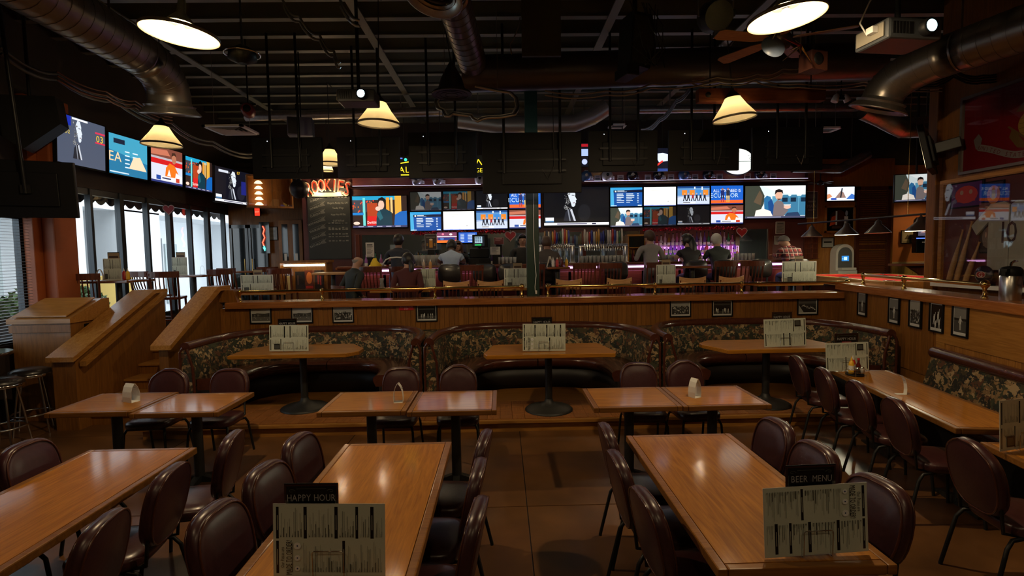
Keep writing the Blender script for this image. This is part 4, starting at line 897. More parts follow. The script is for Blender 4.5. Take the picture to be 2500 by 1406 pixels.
# plywood shaft, conduit runs and loose cables
a = at(1325, 65, y=6.6); t = thing('ceiling_panel', 'tall brown plywood panel hanging between the joists', 'panel', a)
MB().box(-.26, .22, -.02, .02, -.36, ZH - a.z + .0, .003).obj('sheet', M('dark_ply', (.040, .030, .020), .6), t); MB().box(-.26, .22, -.03, -.02, -.36, -.32).obj('batten', M('dark_ply2', (.05, .035, .02), .6), t)
def cable(label, pts, r=.008, mat=None, n=1, spread=.03, name='ceiling_cable'):
    t = thing(name, label, 'cable', pts[0], 0, 'ceiling cables'); o = pts[0]
    P = [p_ - o for p_ in pts]
    for k in range(n):
        rnd = random.Random(k * 7 + len(pts)); Q = []
        for i in range(len(P) - 1):
            for q in range(5):
                f = q / 5; Q.append(P[i].lerp(P[i + 1], f) + Vector((0, rnd.uniform(-1, 1) * .01, -.12 * r / .008 * f * (1 - f) * (1 if n > 1 else .6) + (k - n / 2) * spread)))
        Q.append(P[-1] + Vector((0, 0, (k - n / 2) * spread)))
        MB().tube(Q, r, 6).obj('strand', mat or WIRE, t)
cable('grey cable bundle sagging below the trunk duct', [at(x, y_, y=6.7) for x, y_ in ((1330, 222), (1480, 222), (1590, 205), (1750, 188), (1850, 180), (1910, 168), (1990, 152))], .011, WIRE, 2, .05)
cable('pale cable looped over the red-brown beam', [at(x, y_, y=6.75) for x, y_ in ((1690, 196), (1760, 197), (1840, 190), (1950, 205), (2110, 200), (2300, 215))], .009, WIRE, 2, .04)
cable('cables draped along the top of the partition', [at(x, y_, y=6.6) for x, y_ in ((2120, 205), (2260, 200), (2330, 175), (2400, 190), (2500, 160))], .012, DARKW, 4, .03)
cable('twin conduit sloping up past the projector', [at(x, y_, y=5.6) for x, y_ in ((690, 0), (730, 40), (780, 85), (815, 125), (830, 150))], .014, M('conduit', (.14, .14, .13), .4, .5), 2, .05)
cable('short conduit pair by the overhead diffuser', [at(830, 0, y=5.8), at(878, 50, y=5.8)], .015, STEEL, 2, .06)
cable('diagonal braided cable behind the screens, reaching the red-brown beam', [at(x, y_, y=8.6) for x, y_ in ((1565, 318), (1610, 290), (1650, 245), (1690, 205), (1800, 80), (1860, 30))], .014, WIRE, 3, .03)
cable('conduit run sloping down over the window wall', [at(x, y_, y=d_) for x, y_, d_ in ((0, 115, 6.2), (140, 180, 6.9), (280, 235, 7.8), (420, 300, 8.8), (520, 345, 9.8), (620, 375, 11.0))], .022, M('conduit', (0, 0, 0)), 2, .07)
cable('pinkish pipe bundle beside the spiral duct', [at(x, y_, y=d_) for x, y_, d_ in ((140, 180, 6.8), (260, 228, 7.4), (330, 250, 8.0), (420, 290, 8.8))], .012, M('copper_pipe', (.30, .15, .10), .4, .5), 3, .05)
cable('thin wire hanging from the trunk duct', [at(1270, 40, y=6.9), at(1262, 70, y=6.9), at(1245, 105, y=6.9), at(1250, 130, y=6.9)], .009, WIRE, 1)
# ================= SCREENS =================
BK = (4, 4, 6)
def sc_bus(dim=1.):
    q = lambda c: tuple(int(v * dim) for v in c)
    s = [R_(0, 0, 1, 1, q((46, 30, 26))), R_(0, .88, .8, 1, q((30, 150, 190))), R_(0, .5, .36, .88, q((60, 62, 70)))]
    r = random.Random(3); s += [E_(r.uniform(.0, .45), r.uniform(.42, .86), .012, .03, q((r.randint(150, 240), r.randint(40, 110), 40)), 6) for _ in range(34)]
    s += [R_(.27, .3, .46, .78, q((170, 60, 26))), R_(.78, .3, .9, 1, q((215, 160, 60))), R_(.62, .4, .68, .95, q((230, 150, 50))), R_(.7, .45, .74, .95, q((240, 190, 120))), R_(.19, .06, .235, .95, q((110, 205, 200)))]
    s += [P_([(.42, .05), (.46, .5), (.5, .6), (.62, .58), (.72, .48), (.73, .05)], q((18, 52, 66))), P_([(.44, .42), (.5, .56), (.56, .3), (.5, .22)], q((36, 92, 104)))]
    s += [E_(.53, .72, .055, .15, q((222, 180, 158))), P_([(.46, .78), (.48, .92), (.55, .97), (.61, .9), (.61, .74), (.58, .84), (.5, .86)], q((20, 16, 16))), E_(.47, .6, .05, .07, q((230, 190, 170)))]
    s += [P_([(.76, .06), (.78, .4), (.88, .5), (1, .52), (1, .06)], q((20, 92, 170))), R_(0, .4, .2, .48, q((30, 120, 190)))]
    s += [P_([(.26, .06), (.27, .36), (.44, .36), (.43, .06)], q((205, 28, 30))), T_('Doritos', .35, .17, .1, q((255, 250, 240)), .04, .62), E_(.07, .14, .06, .05, q((230, 200, 180)))]
    s += [R_(0, 0, 1, .06, q((60, 60, 96)))] + [R_(.1 + k * .17, .02, .2 + k * .17, .045, q((170, 170, 190))) for k in range(5)]
    return s
def sc_plane(dim=1.):
    q = lambda c: tuple(int(v * dim) for v in c)
    s = [R_(0, 0, 1, 1, q((212, 226, 226))), P_([(.3, 1), (1, 1), (1, .72), (.55, .78)], q((236, 242, 240))), R_(.45, .15, 1, .68, q((86, 150, 178)))]
    s += [P_([(.33, .05), (.31, .6), (.36, .7), (.42, .66), (.52, .1), (.5, .05)], q((40, 104, 150))), P_([(.4, .05), (.38, .5), (.44, .6), (.54, .06)], q((26, 70, 130)))]
    for u in (.66, .8, .97): s += [P_([(u - .08, .08), (u - .07, .6), (u - .03, .72), (u + .05, .72), (u + .08, .6), (u + .08, .08)], q((60, 118, 150))), R_(u - .045, .5, u + .045, .63, q((20, 40, 60)))]
    s += [P_([(.46, .04), (.48, .46), (.54, .56), (.62, .5), (.68, .3), (.72, .24), (.64, .06)], q((116, 104, 104))), E_(.56, .70, .062, .145, q((216, 168, 142))), P_([(.49, .72), (.5, .86), (.56, .9), (.62, .86), (.63, .74), (.6, .8), (.53, .8)], q((28, 22, 22))), P_([(.53, .6), (.6, .6), (.58, .56), (.54, .56)], q((90, 60, 50)))]
    s += [E_(.7, .34, .06, .06, q((224, 180, 160))), P_([(.66, .06), (.7, .16), (.88, .18), (.92, .06)], q((40, 60, 90))), R_(.64, .385, .76, .42, q((210, 210, 206)))]
    s += [P_([(0, .06), (0, 1), (.24, 1), (.32, .7), (.31, .45), (.27, .3), (.36, .06)], q((58, 62, 52))), P_([(.14, .5), (.24, .86), (.29, .7), (.26, .4)], q((92, 76, 58))), P_([(.16, .06), (.18, .24), (.3, .3), (.42, .22), (.46, .06)], q((236, 226, 214)))]
    s += [R_(0, 0, 1, .06, q((70, 74, 100))), R_(.04, .025, .6, .04, q((190, 190, 205)))]
    return s
def sc_list(dim=1.):
    q = lambda c: tuple(int(v * dim) for v in c)
    s = [R_(0, 0, 1, 1, q((18, 74, 150))), P_([(0, 1), (1, 1), (1, .9), (0, .82)], q((50, 150, 205))), P_([(0, 0), (.12, 0), (.1, .9), (0, .95)], q((70, 165, 210))), R_(.1, .74, 1, .86, q((10, 22, 48))), R_(.14, .76, .19, .84, q((235, 235, 240))), R_(.22, .8, .44, .84, q((230, 235, 240))), R_(.22, .76, .52, .785, q((130, 150, 180)))]
    r = random.Random(5)
    for k in range(6):
        v = .64 - k * .088; s += [R_(.2, v, .2 + r.uniform(.14, .24), v + .035, q((220, 230, 240))), R_(.5, v, .5 + r.uniform(.1, .26), v + .035, q((220, 230, 240))), R_(.84, v, .89, v + .035, q((220, 230, 240)))]
    return s + [R_(.02, .02, .2, .06, q((200, 220, 240))), R_(.86, .02, .98, .07, q((200, 220, 240)))]
def sc_white(): return [R_(0, 0, 1, 1, (246, 246, 240))] + [R_(.22, .82, .5, .84, (205, 205, 200)), R_(.28, .72, .36, .735, (190, 190, 186))] + [R_(.3, .55 - k * .07, .74, .562 - k * .07, (222, 222, 218)) for k in range(3)] + [E_(.76, .22, .018, .03, (170, 170, 170), 10), R_(0, 0, 1, .03, (120, 140, 220)), R_(.2, .03, .3, .05, (180, 190, 220)), R_(.5, .03, .56, .05, (180, 190, 220))]
def sc_panel():
    s = [R_(0, 0, 1, 1, (150, 170, 205)), R_(0, .5, 1, .9, (90, 140, 190)), R_(0, .9, 1, 1, (30, 70, 130)), P_([(0, .4), (.3, .48), (.7, .48), (1, .4), (1, 0), (0, 0)], (196, 206, 224))]
    for u in (.22, .46, .66, .88): s.append(R_(u - .08, .52, u + .08, .8, (225, 130, 40) if u != .66 else (60, 130, 200)))
    s += [R_(.52, .86, .56, .98, (220, 230, 240)), R_(.75, .8, .79, .98, (220, 230, 240))]
    for u in (.23, .34, .48, .60, .72, .85): s += [E_(u, .60, .022, .045, (205, 160, 135), 8), P_([(u - .035, .36), (u - .03, .54), (u + .03, .54), (u + .035, .36)], (30, 32, 48) if u not in (.48,) else (150, 40, 50)), L_(u - .02, .36, u - .045, .2, .03, (26, 26, 36)), L_(u + .02, .36, u + .045, .2, .03, (26, 26, 36))]
    return s + [R_(.18, .08, .56, .16, (240, 240, 244)), R_(.18, .1, .4, .14, (40, 40, 60)), R_(0, 0, 1, .04, (30, 40, 90))]
def sc_ecu():
    s = [R_(0, 0, 1, 1, (26, 92, 190)), R_(0, .0, 1, .22, (226, 96, 40)), T_('ALL YOU NEED IS', .5, .74, .17, (235, 240, 248), 0, .78), T_('ECUADOR', .42, .48, .24, (200, 222, 240), 0, .95)]
    for u, c in ((.36, (40, 40, 60)), (.53, (210, 170, 70))): s += [E_(u, .82, .035, .06, (150, 95, 70), 8), R_(u - .055, .46, u + .055, .76, (30, 40, 96) if u < .4 else (40, 44, 60)), R_(u - .05, .3, u - .01, .46, c), R_(u + .01, .3, u + .05, .46, c), R_(u - .045, .1, u - .015, .3, (170, 50, 50) if u < .4 else c), R_(u + .015, .1, u + .045, .3, (170, 50, 50) if u < .4 else c)]
    return s + [R_(0, 0, 1, .05, (30, 40, 110))]
def sc_orange():
    s = [R_(0, 0, 1, 1, (176, 168, 174)), R_(0, .72, 1, 1, (120, 66, 52)), P_([(0, .9), (.5, .95), (.6, .8), (0, .75)], (190, 110, 84)), R_(0, .52, 1, .66, (198, 26, 30)), R_(0, 0, 1, .52, (206, 208, 222))]
    s += [P_([(.42, .1), (.46, .45), (.58, .6), (.74, .55), (.88, .3), (.84, .1)], (228, 110, 26)), P_([(.5, .22), (.56, .42), (.62, .22)], (240, 236, 232)), E_(.72, .74, .075, .14, (176, 112, 84)), P_([(.64, .8), (.66, .92), (.76, .93), (.8, .82), (.72, .86)], (60, 36, 26)), P_([(.74, .1), (.78, .36), (.98, .26), (.98, .1)], (236, 228, 224))]
    return s + [R_(.16, .08, .3, .2, (36, 70, 150)), R_(.3, .08, .76, .2, (226, 228, 236)), R_(.34, .12, .62, .16, (60, 60, 90)), R_(.78, .08, .9, .2, (190, 60, 40)), R_(0, 0, 1, .06, (40, 50, 110))]
def sc_face(bg=(6, 7, 12), bar=True, dim=1.):
    q = lambda c: tuple(int(v * dim) for v in c)
    s = [R_(0, 0, 1, 1, bg), E_(.62, .34, .1, .22, tuple(min(255, v + 14) for v in bg), 16)]
    s += [P_([(.37, .84), (.41, .95), (.46, .93), (.485, .82), (.48, .76), (.505, .68), (.49, .655), (.495, .60), (.48, .57), (.485, .54), (.46, .49), (.43, .5), (.41, .62), (.38, .74)], q((206, 214, 222))), P_([(.43, .80), (.47, .79), (.47, .775), (.43, .78)], q((70, 74, 84))), P_([(.45, .6), (.485, .605), (.48, .59), (.45, .58)], q((110, 60, 70)))]
    r = random.Random(8); s += [E_(.36 + r.uniform(-.05, .045), r.uniform(.42, .9), .008, .016, q((r.randint(60, 170),) * 3), 5) for _ in range(60)]
    s += [P_([(.3, .13), (.33, .36), (.38, .44), (.43, .42), (.48, .13)], q((30, 32, 40))), P_([(.40, .42), (.43, .44), (.49, .13), (.46, .13)], q((190, 194, 204))), P_([(.36, .42), (.38, .43), (.41, .13), (.39, .13)], q((120, 124, 134)))]
    if bar: s += [R_(0, .02, 1, .085, q((226, 226, 230))), R_(.2, .04, .66, .065, q((100, 96, 120))), R_(.74, .035, .8, .07, q((30, 30, 60))), R_(.02, .10, .15, .22, q((226, 228, 232))), R_(.02, .10, .15, .14, q((70, 110, 150)))]
    return s
def screen_parts(t, w, h, shapes, deep=.05, bez=.014, foot=False):
    MB().box(-w / 2, w / 2, .004, deep, -h / 2, h / 2, .006).box(-w * .32, w * .32, deep, deep + .03, -h * .32, h * .30, .01).obj('housing', BLACKP, t)
    m = MB().box(-w / 2, w / 2, -.006, .004, h / 2 - bez, h / 2, .002).box(-w / 2, w / 2, -.006, .004, -h / 2, -h / 2 + bez * 1.3, .002).box(-w / 2, -w / 2 + bez, -.006, .004, -h / 2 + bez, h / 2 - bez, .002).box(w / 2 - bez, w / 2, -.006, .004, -h / 2 + bez, h / 2 - bez, .002)
    bo = m.obj('bezel', BLACKP, t)
    picture('display', w - 2 * bez, h - 2.3 * bez, shapes, SCREEN, bo, (0, .001, bez * .15), step=.00008)
def tv(label, c, w, h, rz, shapes, tilt=0., group='lit television screens', arm=None, pole=False):
    t = thing('television', label, 'television', c, group=group, rot=(tilt, 0, rz)); screen_parts(t, w, h, shapes)
    if pole: MB().cyl((0, .07, 0), (0, .07, ZH - c[2]), .02, n=8).obj('ceiling_pole', BLACKM, t)
    if arm: MB().box(-.08, .08, .05, .09, -.1, .1, .01).cyl((0, .07, 0), (0, .07 + arm, .0), .02, n=8).obj('wall_mount', BLACKM, t)
    return t
def tv_px(label, x0, y0, x1, y1, y, shapes, **k):
    a, b = at(x0, y0, y=y), at(x1, y1, y=y); return tv(label, ((a.x + b.x) / 2, y, (a.z + b.z) / 2), b.x - a.x, a.z - b.z, 0, shapes, **k)
YB = 12.11
tv_px('large back-bar screen showing a man eating crisps on a bus, beside the chalkboard', 858, 478, 996, 556, YB, sc_bus())
tv_px('huge dark back-bar screen with a woman in profile, beside the green post', 1326, 456, 1488, 552, YB, sc_face())
tv_px('large back-bar screen showing a man in an airliner seat', 1818, 453, 1967, 533, YB, sc_plane())
G1 = [('airliner seat picture, small screen in the top row next to the bus picture', sc_plane(.45)), ('dim bus picture, small screen in the top row, second along', sc_bus(.4)), ('dark profile picture, small screen in the top row above the studio picture', sc_face()), ('blue ECUADOR picture partly behind the green post', sc_ecu()),
      ('blue results list on a small screen below the airliner picture', sc_list()), ('blank white small screen above the red tinsel', sc_white()), ('studio discussion picture, small screen above the red tinsel and heart', sc_panel()), ('orange player picture partly behind the green post', sc_orange())]
def grid(pxs, tops, bots, items, y):
    for k, (lab, sh) in enumerate(items):
        r, c = divmod(k, 4); f = (c + .5) / 4; x0 = pxs[0] + (pxs[1] - pxs[0]) * c / 4; x1 = pxs[0] + (pxs[1] - pxs[0]) * (c + 1) / 4
        t0 = tops[0] + (tops[1] - tops[0]) * f; b0 = bots[0] + (bots[1] - bots[0]) * f; m = (t0 + b0) / 2
        tv_px('television with ' + lab if len(lab.split()) < 15 else lab, x0 + .6, (t0 if r == 0 else m) + .6, x1 - .6, (m if r == 0 else b0) - .6, y, sh)
grid((999, 1322), (468, 462), (566, 558), G1, YB)
G2 = [('bright blue results list in the top row beside the huge profile screen', sc_list()), ('blank white picture in the top row under the helmets', sc_white()), ('studio discussion picture in the top row under the helmets', sc_panel()), ('ALL YOU NEED IS ECUADOR picture in full view', sc_ecu()),
      ('bright airliner picture in the lower row beside the huge profile screen', sc_plane()), ('dim bus picture in the lower row above the bottles', sc_bus(.45)), ('tiny dark profile picture in the lower row above the bottles', sc_face(dim=.6)), ('orange player picture in full view above the bottles', sc_orange())]
grid((1488, 1816), (457, 451), (556, 547), G2, YB)
tv_px('small bright television showing hands, above the framed mirror', 2018, 455, 2087, 491, 12.1, [R_(0, 0, 1, 1, (225, 232, 240)), P_([(.3, .2), (.5, .7), (.6, .6), (.7, .2)], (150, 120, 110)), L_(.5, .2, .55, .9, .05, (40, 40, 46)), P_([(.7, .1), (.9, .5), (1, .4), (1, .1)], (60, 110, 190)), P_([(0, .1), (.2, .3), (.1, .5), (0, .45)], (210, 140, 100)), R_(.15, .05, .35, .2, (60, 90, 180))])
# under-counter screens behind the bar
tv_px('small screen behind the bar with a red and white sports ticker', 1065, 566, 1117, 594, 11.75, [R_(0, 0, 1, 1, (120, 60, 90)), R_(0, .0, 1, .22, (230, 110, 40)), R_(0, .55, 1, .62, (230, 230, 240)), R_(.06, .25, .9, .5, (30, 50, 120)), E_(.25, .38, .1, .12, (70, 110, 180)), E_(.7, .8, .08, .1, (240, 220, 220)), E_(.3, .82, .06, .1, (230, 120, 150))])
tv_px('small screen behind the bar with a blue table of scores', 1118, 566, 1166, 594, 11.75, [R_(0, 0, 1, 1, (40, 90, 190))] + [R_(.1, .1 + k * .14, .3, .15 + k * .14, (220, 230, 240)) for k in range(6)] + [R_(.5, .1 + k * .14, .9, .15 + k * .14, (220, 230, 240)) for k in range(6)])
# --- screens over the window wall
def tv_edge(label, a, b, zt, zb, shapes, tilt=.05):
    """a: near end (px, depth), b: far end; screen faces the room"""
    A = at(a[0], 500, y=a[1]); B = at(b[0], 500, y=b[1]); d = B - A; d.z = 0; w = d.length
    rz = math.atan2(d.y, d.x)             # local +x runs from near end to far end
    c = (A + B) / 2; h = zt - zb
    return tv(label, (c.x, c.y, (zt + zb) / 2), w, h, rz, shapes, tilt=tilt, arm=abs(c.x - LX) - .1 if abs(c.x - LX) > .2 else .1)
blue = [R_(0, 0, 1, 1, (70, 78, 96)), R_(0, .8, .28, 1, (20, 40, 150)), T_('O2', .2, .67, .08, (230, 200, 40)), R_(.30, .95, .62, .99, (226, 228, 232)), T_('03', .88, .68, .15, (235, 195, 40)), R_(.78, .57, 1, .6, (210, 40, 70)), R_(.78, .78, 1, .82, (200, 50, 80))] + sc_face((70, 80, 100), False)[2:]
tv_edge('screen over the windows with a grey profile and yellow numerals, by the orange column', (148, 7.60), (267, 8.52), 4.22, 3.50, blue)
tv_edge('screen over the windows with a turquoise list, second from the orange column', (272, 8.74), (367, 9.62), 4.20, 3.52, [R_(0, 0, 1, 1, (60, 150, 180)), P_([(0, .6), (1, .4), (1, 0), (0, 0)], (30, 110, 150)), R_(.12, .78, .4, .9, (20, 30, 50)), T_('EA', .16, .45, .25, (240, 200, 150))] + [R_(.4, .6 - k * .1, .52, .63 - k * .1, (210, 225, 235)) for k in range(5)] + [R_(.6, .6 - k * .1, .74, .63 - k * .1, (210, 225, 235)) for k in range(5)] + [P_([(.5, .2), (.62, .5), (.8, .55), (.98, .2)], (235, 205, 170)), R_(.02, .04, .5, .07, (200, 220, 235))])
tv_edge('screen over the windows with an orange-shirted player, third from the orange column', (373, 9.66), (451, 10.55), 4.20, 3.52, sc_orange())
tv_edge('screen over the windows with the bus picture, fourth from the orange column', (456, 10.78), (522, 11.70), 4.20, 3.54, sc_bus())
tv_edge('wide dark screen over the windows with a profile, last before the entry doors', (526, 11.35), (626, 12.75), 4.10, 3.32, sc_face((16, 16, 26), True) + [R_(.62, .3, .92, .7, (30, 34, 110)), R_(.08, .86, .3, .93, (200, 205, 215)), T_('07', .55, .93, .09, (240, 190, 50))])
# --- screens over the pool corner, turned towards the room
a = at(2240, 458, y=10.4); tv('television on an arm over the pool corner showing the airliner picture', a, .80, .56, -.32, sc_plane(.8), pole=True)
a = at(2296, 455, y=10.6); tv('pale television beside the airliner picture over the pool corner', a, .62, .50, -.2, sc_white(), pole=True)
# --- ceiling screens hung with their backs to the booths
def back_tv(label, x0, y0, x1, y1, y, pipes=(.3, .7), led=True, deco=0, show=None):
    a, b = at(x0, y0, y=y), at(x1, y1, y=y); w, h = b.x - a.x, a.z - b.z; c = Vector(((a.x + b.x) / 2, y, (a.z + b.z) / 2))
    t = thing('hanging_television', label, 'television', c, 0, 'ceiling screens with their backs to the booths')
    MB().box(-w / 2, w / 2, -.02, .035, -h / 2, h / 2, .008).obj('rear_shell', BLACKP, t)
    MB().box(-w * .3, w * .3, -.05, -.02, -h * .36, h * .22, .012).obj('rear_cover', M('shell_panel', (.009, .009, .010), .5, spec=.2), t)
    dp = picture('display', w - .03, h - .03, show or sc_plane(), SCREEN, t, (0, .037, 0), step=.00008); dp.rotation_euler.z = PI
    m = MB().box(-w * .34, w * .34, -.07, -.05, .02, .05).box(-w * .34, w * .34, -.07, -.05, -.14, -.11); m.obj('mount_bracket', BLACKM, t)
    for f in pipes: MB().cyl((w * (f - .5), -.08, -.16), (w * (f - .5), -.08, ZH - c.z), .020, n=8).obj('pipe', BLACKM, t)
    if led: MB().box(-w * .28, -w * .27, -.022, -.02, h * .40, h * .42).obj('indicator', M('white_led', (.8, .85, 1), .4, emit=2), t)
    MB().tube([(w * .1, -.06, -.1), (w * .16, -.09, -.25), (w * .22, -.07, -.05), (w * .2, -.08, ZH - c.z)], .006, 6).obj('cable', WIRE if deco else DARKW, t)
    return t
back_tv('black back of a ceiling screen nearest the windows, speaker cabinet above it', 615, 337, 789, 435, 8.1, show=sc_orange())
back_tv('black back of a ceiling screen under the projector, next to the lamp gap', 822, 336, 978, 433, 8.6, show=sc_bus())
back_tv('black back of a ceiling screen under the bare outline sign', 996, 324, 1165, 434, 8.3)
back_tv('large black back of the ceiling screen in front of the green post', 1176, 325, 1420, 470, 7.85, (.22, .78), False, show=sc_plane())
back_tv('black back of a ceiling screen, first beyond the green post', 1436, 320, 1605, 418, 8.1, show=sc_panel())
back_tv('black back of a ceiling screen, second beyond the green post', 1632, 318, 1803, 416, 8.1, (.3, .62), show=sc_list())
back_tv('black back of a ceiling screen with a pale cable, third beyond the green post', 1836, 312, 2006, 416, 8.1, (.32, .72), True, 1)
# dark screen edge-on by the partition end and another by the orange column
M('screen_off', (.02, .02, .03), .15)
p = at(2268, 366, y=7.1); t = thing('hanging_television', 'black screen seen edge-on at the end of the partition wall', 'television', p, rot=(-.20, 0, .80), group='ceiling screens with their backs to the booths')
MB().box(-.38, .38, -.02, .05, -.30, .30, .01).obj('rear_shell', BLACKP, t); MB().box(-.25, .25, -.06, -.02, -.2, .15, .01).obj('rear_cover', BLACKP, t); MB().box(-.06, .06, -.34, -.05, -.08, .06, .01).obj('wall_arm', BLACKM, t); MB().box(-.36, .36, .05, .053, -.28, .28).obj('display', M('screen_off', (0, 0, 0)), t)
p = at(70, 462, y=6.5); t = thing('hanging_television', 'black screen seen from behind in front of the orange column', 'television', p, rot=(.10, 0, .42), group='ceiling screens with their backs to the booths')
MB().box(-.48, .46, -.02, .05, -.34, .34, .01).obj('rear_shell', BLACKP, t); MB().box(-.3, .3, -.06, -.02, -.2, .2, .01).obj('rear_cover', BLACKP, t); MB().box(-.05, .05, -.1, -.05, -.05, .05).cyl((0, -.1, -.05), (0, -.28, ZH - p.z), .02).obj('mount', BLACKM, t); MB().box(-.46, .44, .05, .053, -.32, .32).obj('display', M('screen_off', (0, 0, 0)), t)
t = thing('corner_speaker', 'dark angular speaker hanging on the orange column', 'speaker', (-5.95, 6.9, 3.85), .4)
MB().prism([(-.35, .3), (.3, .34), (.34, .0), (-.05, -.34), (-.38, -.1)], -.15, .15, 'y').obj('cabinet', BLACKM, t); MB().cyl((0, 0, .3), (0, 0, ZH - 3.85), .02).obj('stem', BLACKM, t)
# ================= BAR =================
BTOP = 1.90
LEDP = M('purple_led', (.95, .45, .95), .4, emit=5)
bx0, bx1 = wx(835, 10.8), 5.95
t = thing('bar_counter', 'long dark wood bar counter with a pink light strip under its edge', 'bar', ((bx0 + bx1) / 2, 10.9, UF)); L = (bx1 - bx0) / 2; zt = BTOP - UF
MB().box(-L, L, -.22, .18, 0, zt - .06).obj('body', CHERRY, t)
MB().box(-L - .05, L + .05, -.42, .22, zt - .06, zt, .015).obj('counter_top', wood('bar_oak', (.17, .055, .018), (.28, .10, .03), 'x', rough=.2, coat=.5), t)
MB().tube([(-L, -.43, zt - .015), (L, -.43, zt - .015)], .03, 10).obj('arm_rail', CHERRY_X, t)
for k in range(9):
    a = -L + .35 + k * (2 * L - .7) / 8.3; MB().box(a, a + .72, -.40, -.37, zt - .095, zt - .06).obj('light_strip', LEDP, t)
for k in range(12): a = -L + .1 + k * (2 * L - .2) / 12; MB().box(a, a + .82, -.245, -.22, .12, zt - .16, .008).obj('panel', CHERRY_X, t)
MB().tube([(-L, -.40, .2), (L, -.40, .2)], .025, 10).obj('foot_rail', BRASS, t)
# back bar cabinet, shelf and mirror
t = thing('back_bar', 'tiered wooden back bar below the video wall', 'cabinet', (1.7, 11.95, UF))
MB().box(-5.2, 4.6, -.20, .22, 0, 1.06).obj('cabinet', CHERRY, t)
MB().box(-5.22, 4.62, -.23, .22, 1.06, 1.10, .006).obj('counter_top', CHERRY_X, t)
MB().box(1.62, 3.75, -.10, .22, 1.10, 1.28, .004).obj('bottle_tier', M('tier_glow', (.75, .35, .85), .3, emit=1.3), t)
MB().box(1.62, 3.75, .04, .22, 1.28, 1.46, .004).obj('bottle_tier', M('tier_glow', (0, 0, 0)), t)
MB().box(-4.9, 1.5, .20, .225, 1.12, 1.84).obj('mirror', M('bar_mirror', (.6, .75, .78), .06, .95), t)
MB().box(3.84, 4.5, .20, .225, 1.12, 1.84).obj('mirror', M('bar_mirror', (0, 0, 0)), t)
for x in (-5.0, -2.2, .2, 1.55, 3.78, 4.55): MB().box(x - .05, x + .05, .16, .22, 1.10, 1.85, .006).obj('pilaster', CHERRY, t)
# bottles on the tiers
cols = [(.62, .25, .75), (.75, .22, .50), (.85, .55, .75), (.30, .12, .62), (.10, .35, .16), (.55, .10, .10), (.75, .62, .80), (.50, .25, .06), (.80, .70, .85), (.18, .10, .40)]
bmats = [M('bottle_%d' % i, c, .08, trans=.55, coat=.3) for i, c in enumerate(cols)]
nm = ['violet', 'rose', 'pale pink', 'indigo', 'green', 'red', 'lilac', 'amber', 'frosted', 'dark blue']
protos = []
for i, prof in enumerate(([(0, 0), (.036, .002), (.037, .16), (.013, .22), (.012, .29)], [(0, 0), (.042, .002), (.044, .12), (.016, .17), (.013, .25)], [(0, 0), (.03, .002), (.031, .19), (.011, .25), (.011, .32)])):
    protos.append((MB().lathe(prof, 12).mesh('body', bmats[0]), MB().lathe([(.014, prof[-1][1]), (.014, prof[-1][1] + .025)], 10).mesh('cap', BLACKP), MB().lathe([(prof[1][0] + .0015, .04), (prof[1][0] + .0015, .10)], 12, cap=False).mesh('label_band', WHITEP)))
bodies = {}
rows = [('bottom tier', 11.80, UF + 1.10), ('middle tier', 11.93, UF + 1.28), ('top tier', 12.06, UF + 1.46)]
for r, (rn, y, z) in enumerate(rows):
    for k in range(22):
        x = 3.40 + k * .092 + random.uniform(-.002, .002); ci = random.randrange(10); pi_ = random.randrange(3)
        b = thing('liquor_bottle', '%s liquor bottle on the %s of the back bar' % (nm[ci], rn), 'bottle', (x, y, z + .001), random.random() * 6, 'liquor bottles on the back bar')
        if (pi_, ci) not in bodies: me = protos[pi_][0].copy(); me.materials[0] = bmats[ci]; bodies[(pi_, ci)] = me
        link('body', bodies[(pi_, ci)], b); link('cap', protos[pi_][1], b); link('label_band', protos[pi_][2], b)
for k in range(30):
    x = -3.05 + k * .105 + random.uniform(-.006, .006); ci = (k * 7) % 10; pi_ = k % 3
    b = thing('liquor_bottle', '%s bottle lined up along the mirror behind the till' % nm[ci], 'bottle', (x, 11.88 + .07 * (k % 2), UF + 1.101), 0, 'bottles along the mirror')
    if (pi_, ci) not in bodies: me = protos[pi_][0].copy(); me.materials[0] = bmats[ci]; bodies[(pi_, ci)] = me
    link('body', bodies[(pi_, ci)], b); link('cap', protos[pi_][1], b); link('label_band', protos[pi_][2], b)
# beer tap towers
def taps(label, px0, px1, n, y=10.95):
    a, b = wx(px0, y), wx(px1, y); z = wz(px0, 602, y); t = thing('beer_tap_tower', label, 'beer taps', (a, y, BTOP + .001), 0, 'beer tap towers'); h = z - BTOP; L = b - a
    MB().tube([(0, 0, h), (L, 0, h)], .045, 12).obj('beam', STEEL, t)
    for x in (.04, L - .04): MB().lathe([(.07, 0), (.07, .02), (.05, .03), (.05, h)], 14, (x, 0, 0)).obj('pillar', STEEL, t)
    pal = [(.55, .30, .06), (.02, .02, .03), (.60, .55, .45), (.04, .05, .30), (.45, .04, .03), (.03, .10, .05), (.70, .66, .60), (.30, .16, .05)]
    for k in range(n):
        x = .12 + k * (L - .24) / (n - 1); hh = random.uniform(.19, .27); c = pal[random.randrange(8)]
        h0 = MB().lathe([(.012, .05), (.012, .09), (.022, .11), (.026, .09 + hh * .5), (.019, hh + .06), (.012, hh + .09), (.0, hh + .095)], 10, (x, -.05, h)).obj('tap_handle', M('tap_%d' % pal.index(c), c, .3, coat=.3), t)
        MB().cyl((x, -.045, h + .05), (x, -.10, h - .02), .012).cyl((x, -.10, h - .02), (x, -.105, h - .09), .009).obj('faucet', CHROME, h0)
taps('steel beer tap tower with mixed handles beside the green post', 1316, 1402, 13)
taps('steel beer tap tower with mixed handles next to the wooden wine box', 1413, 1531, 17)
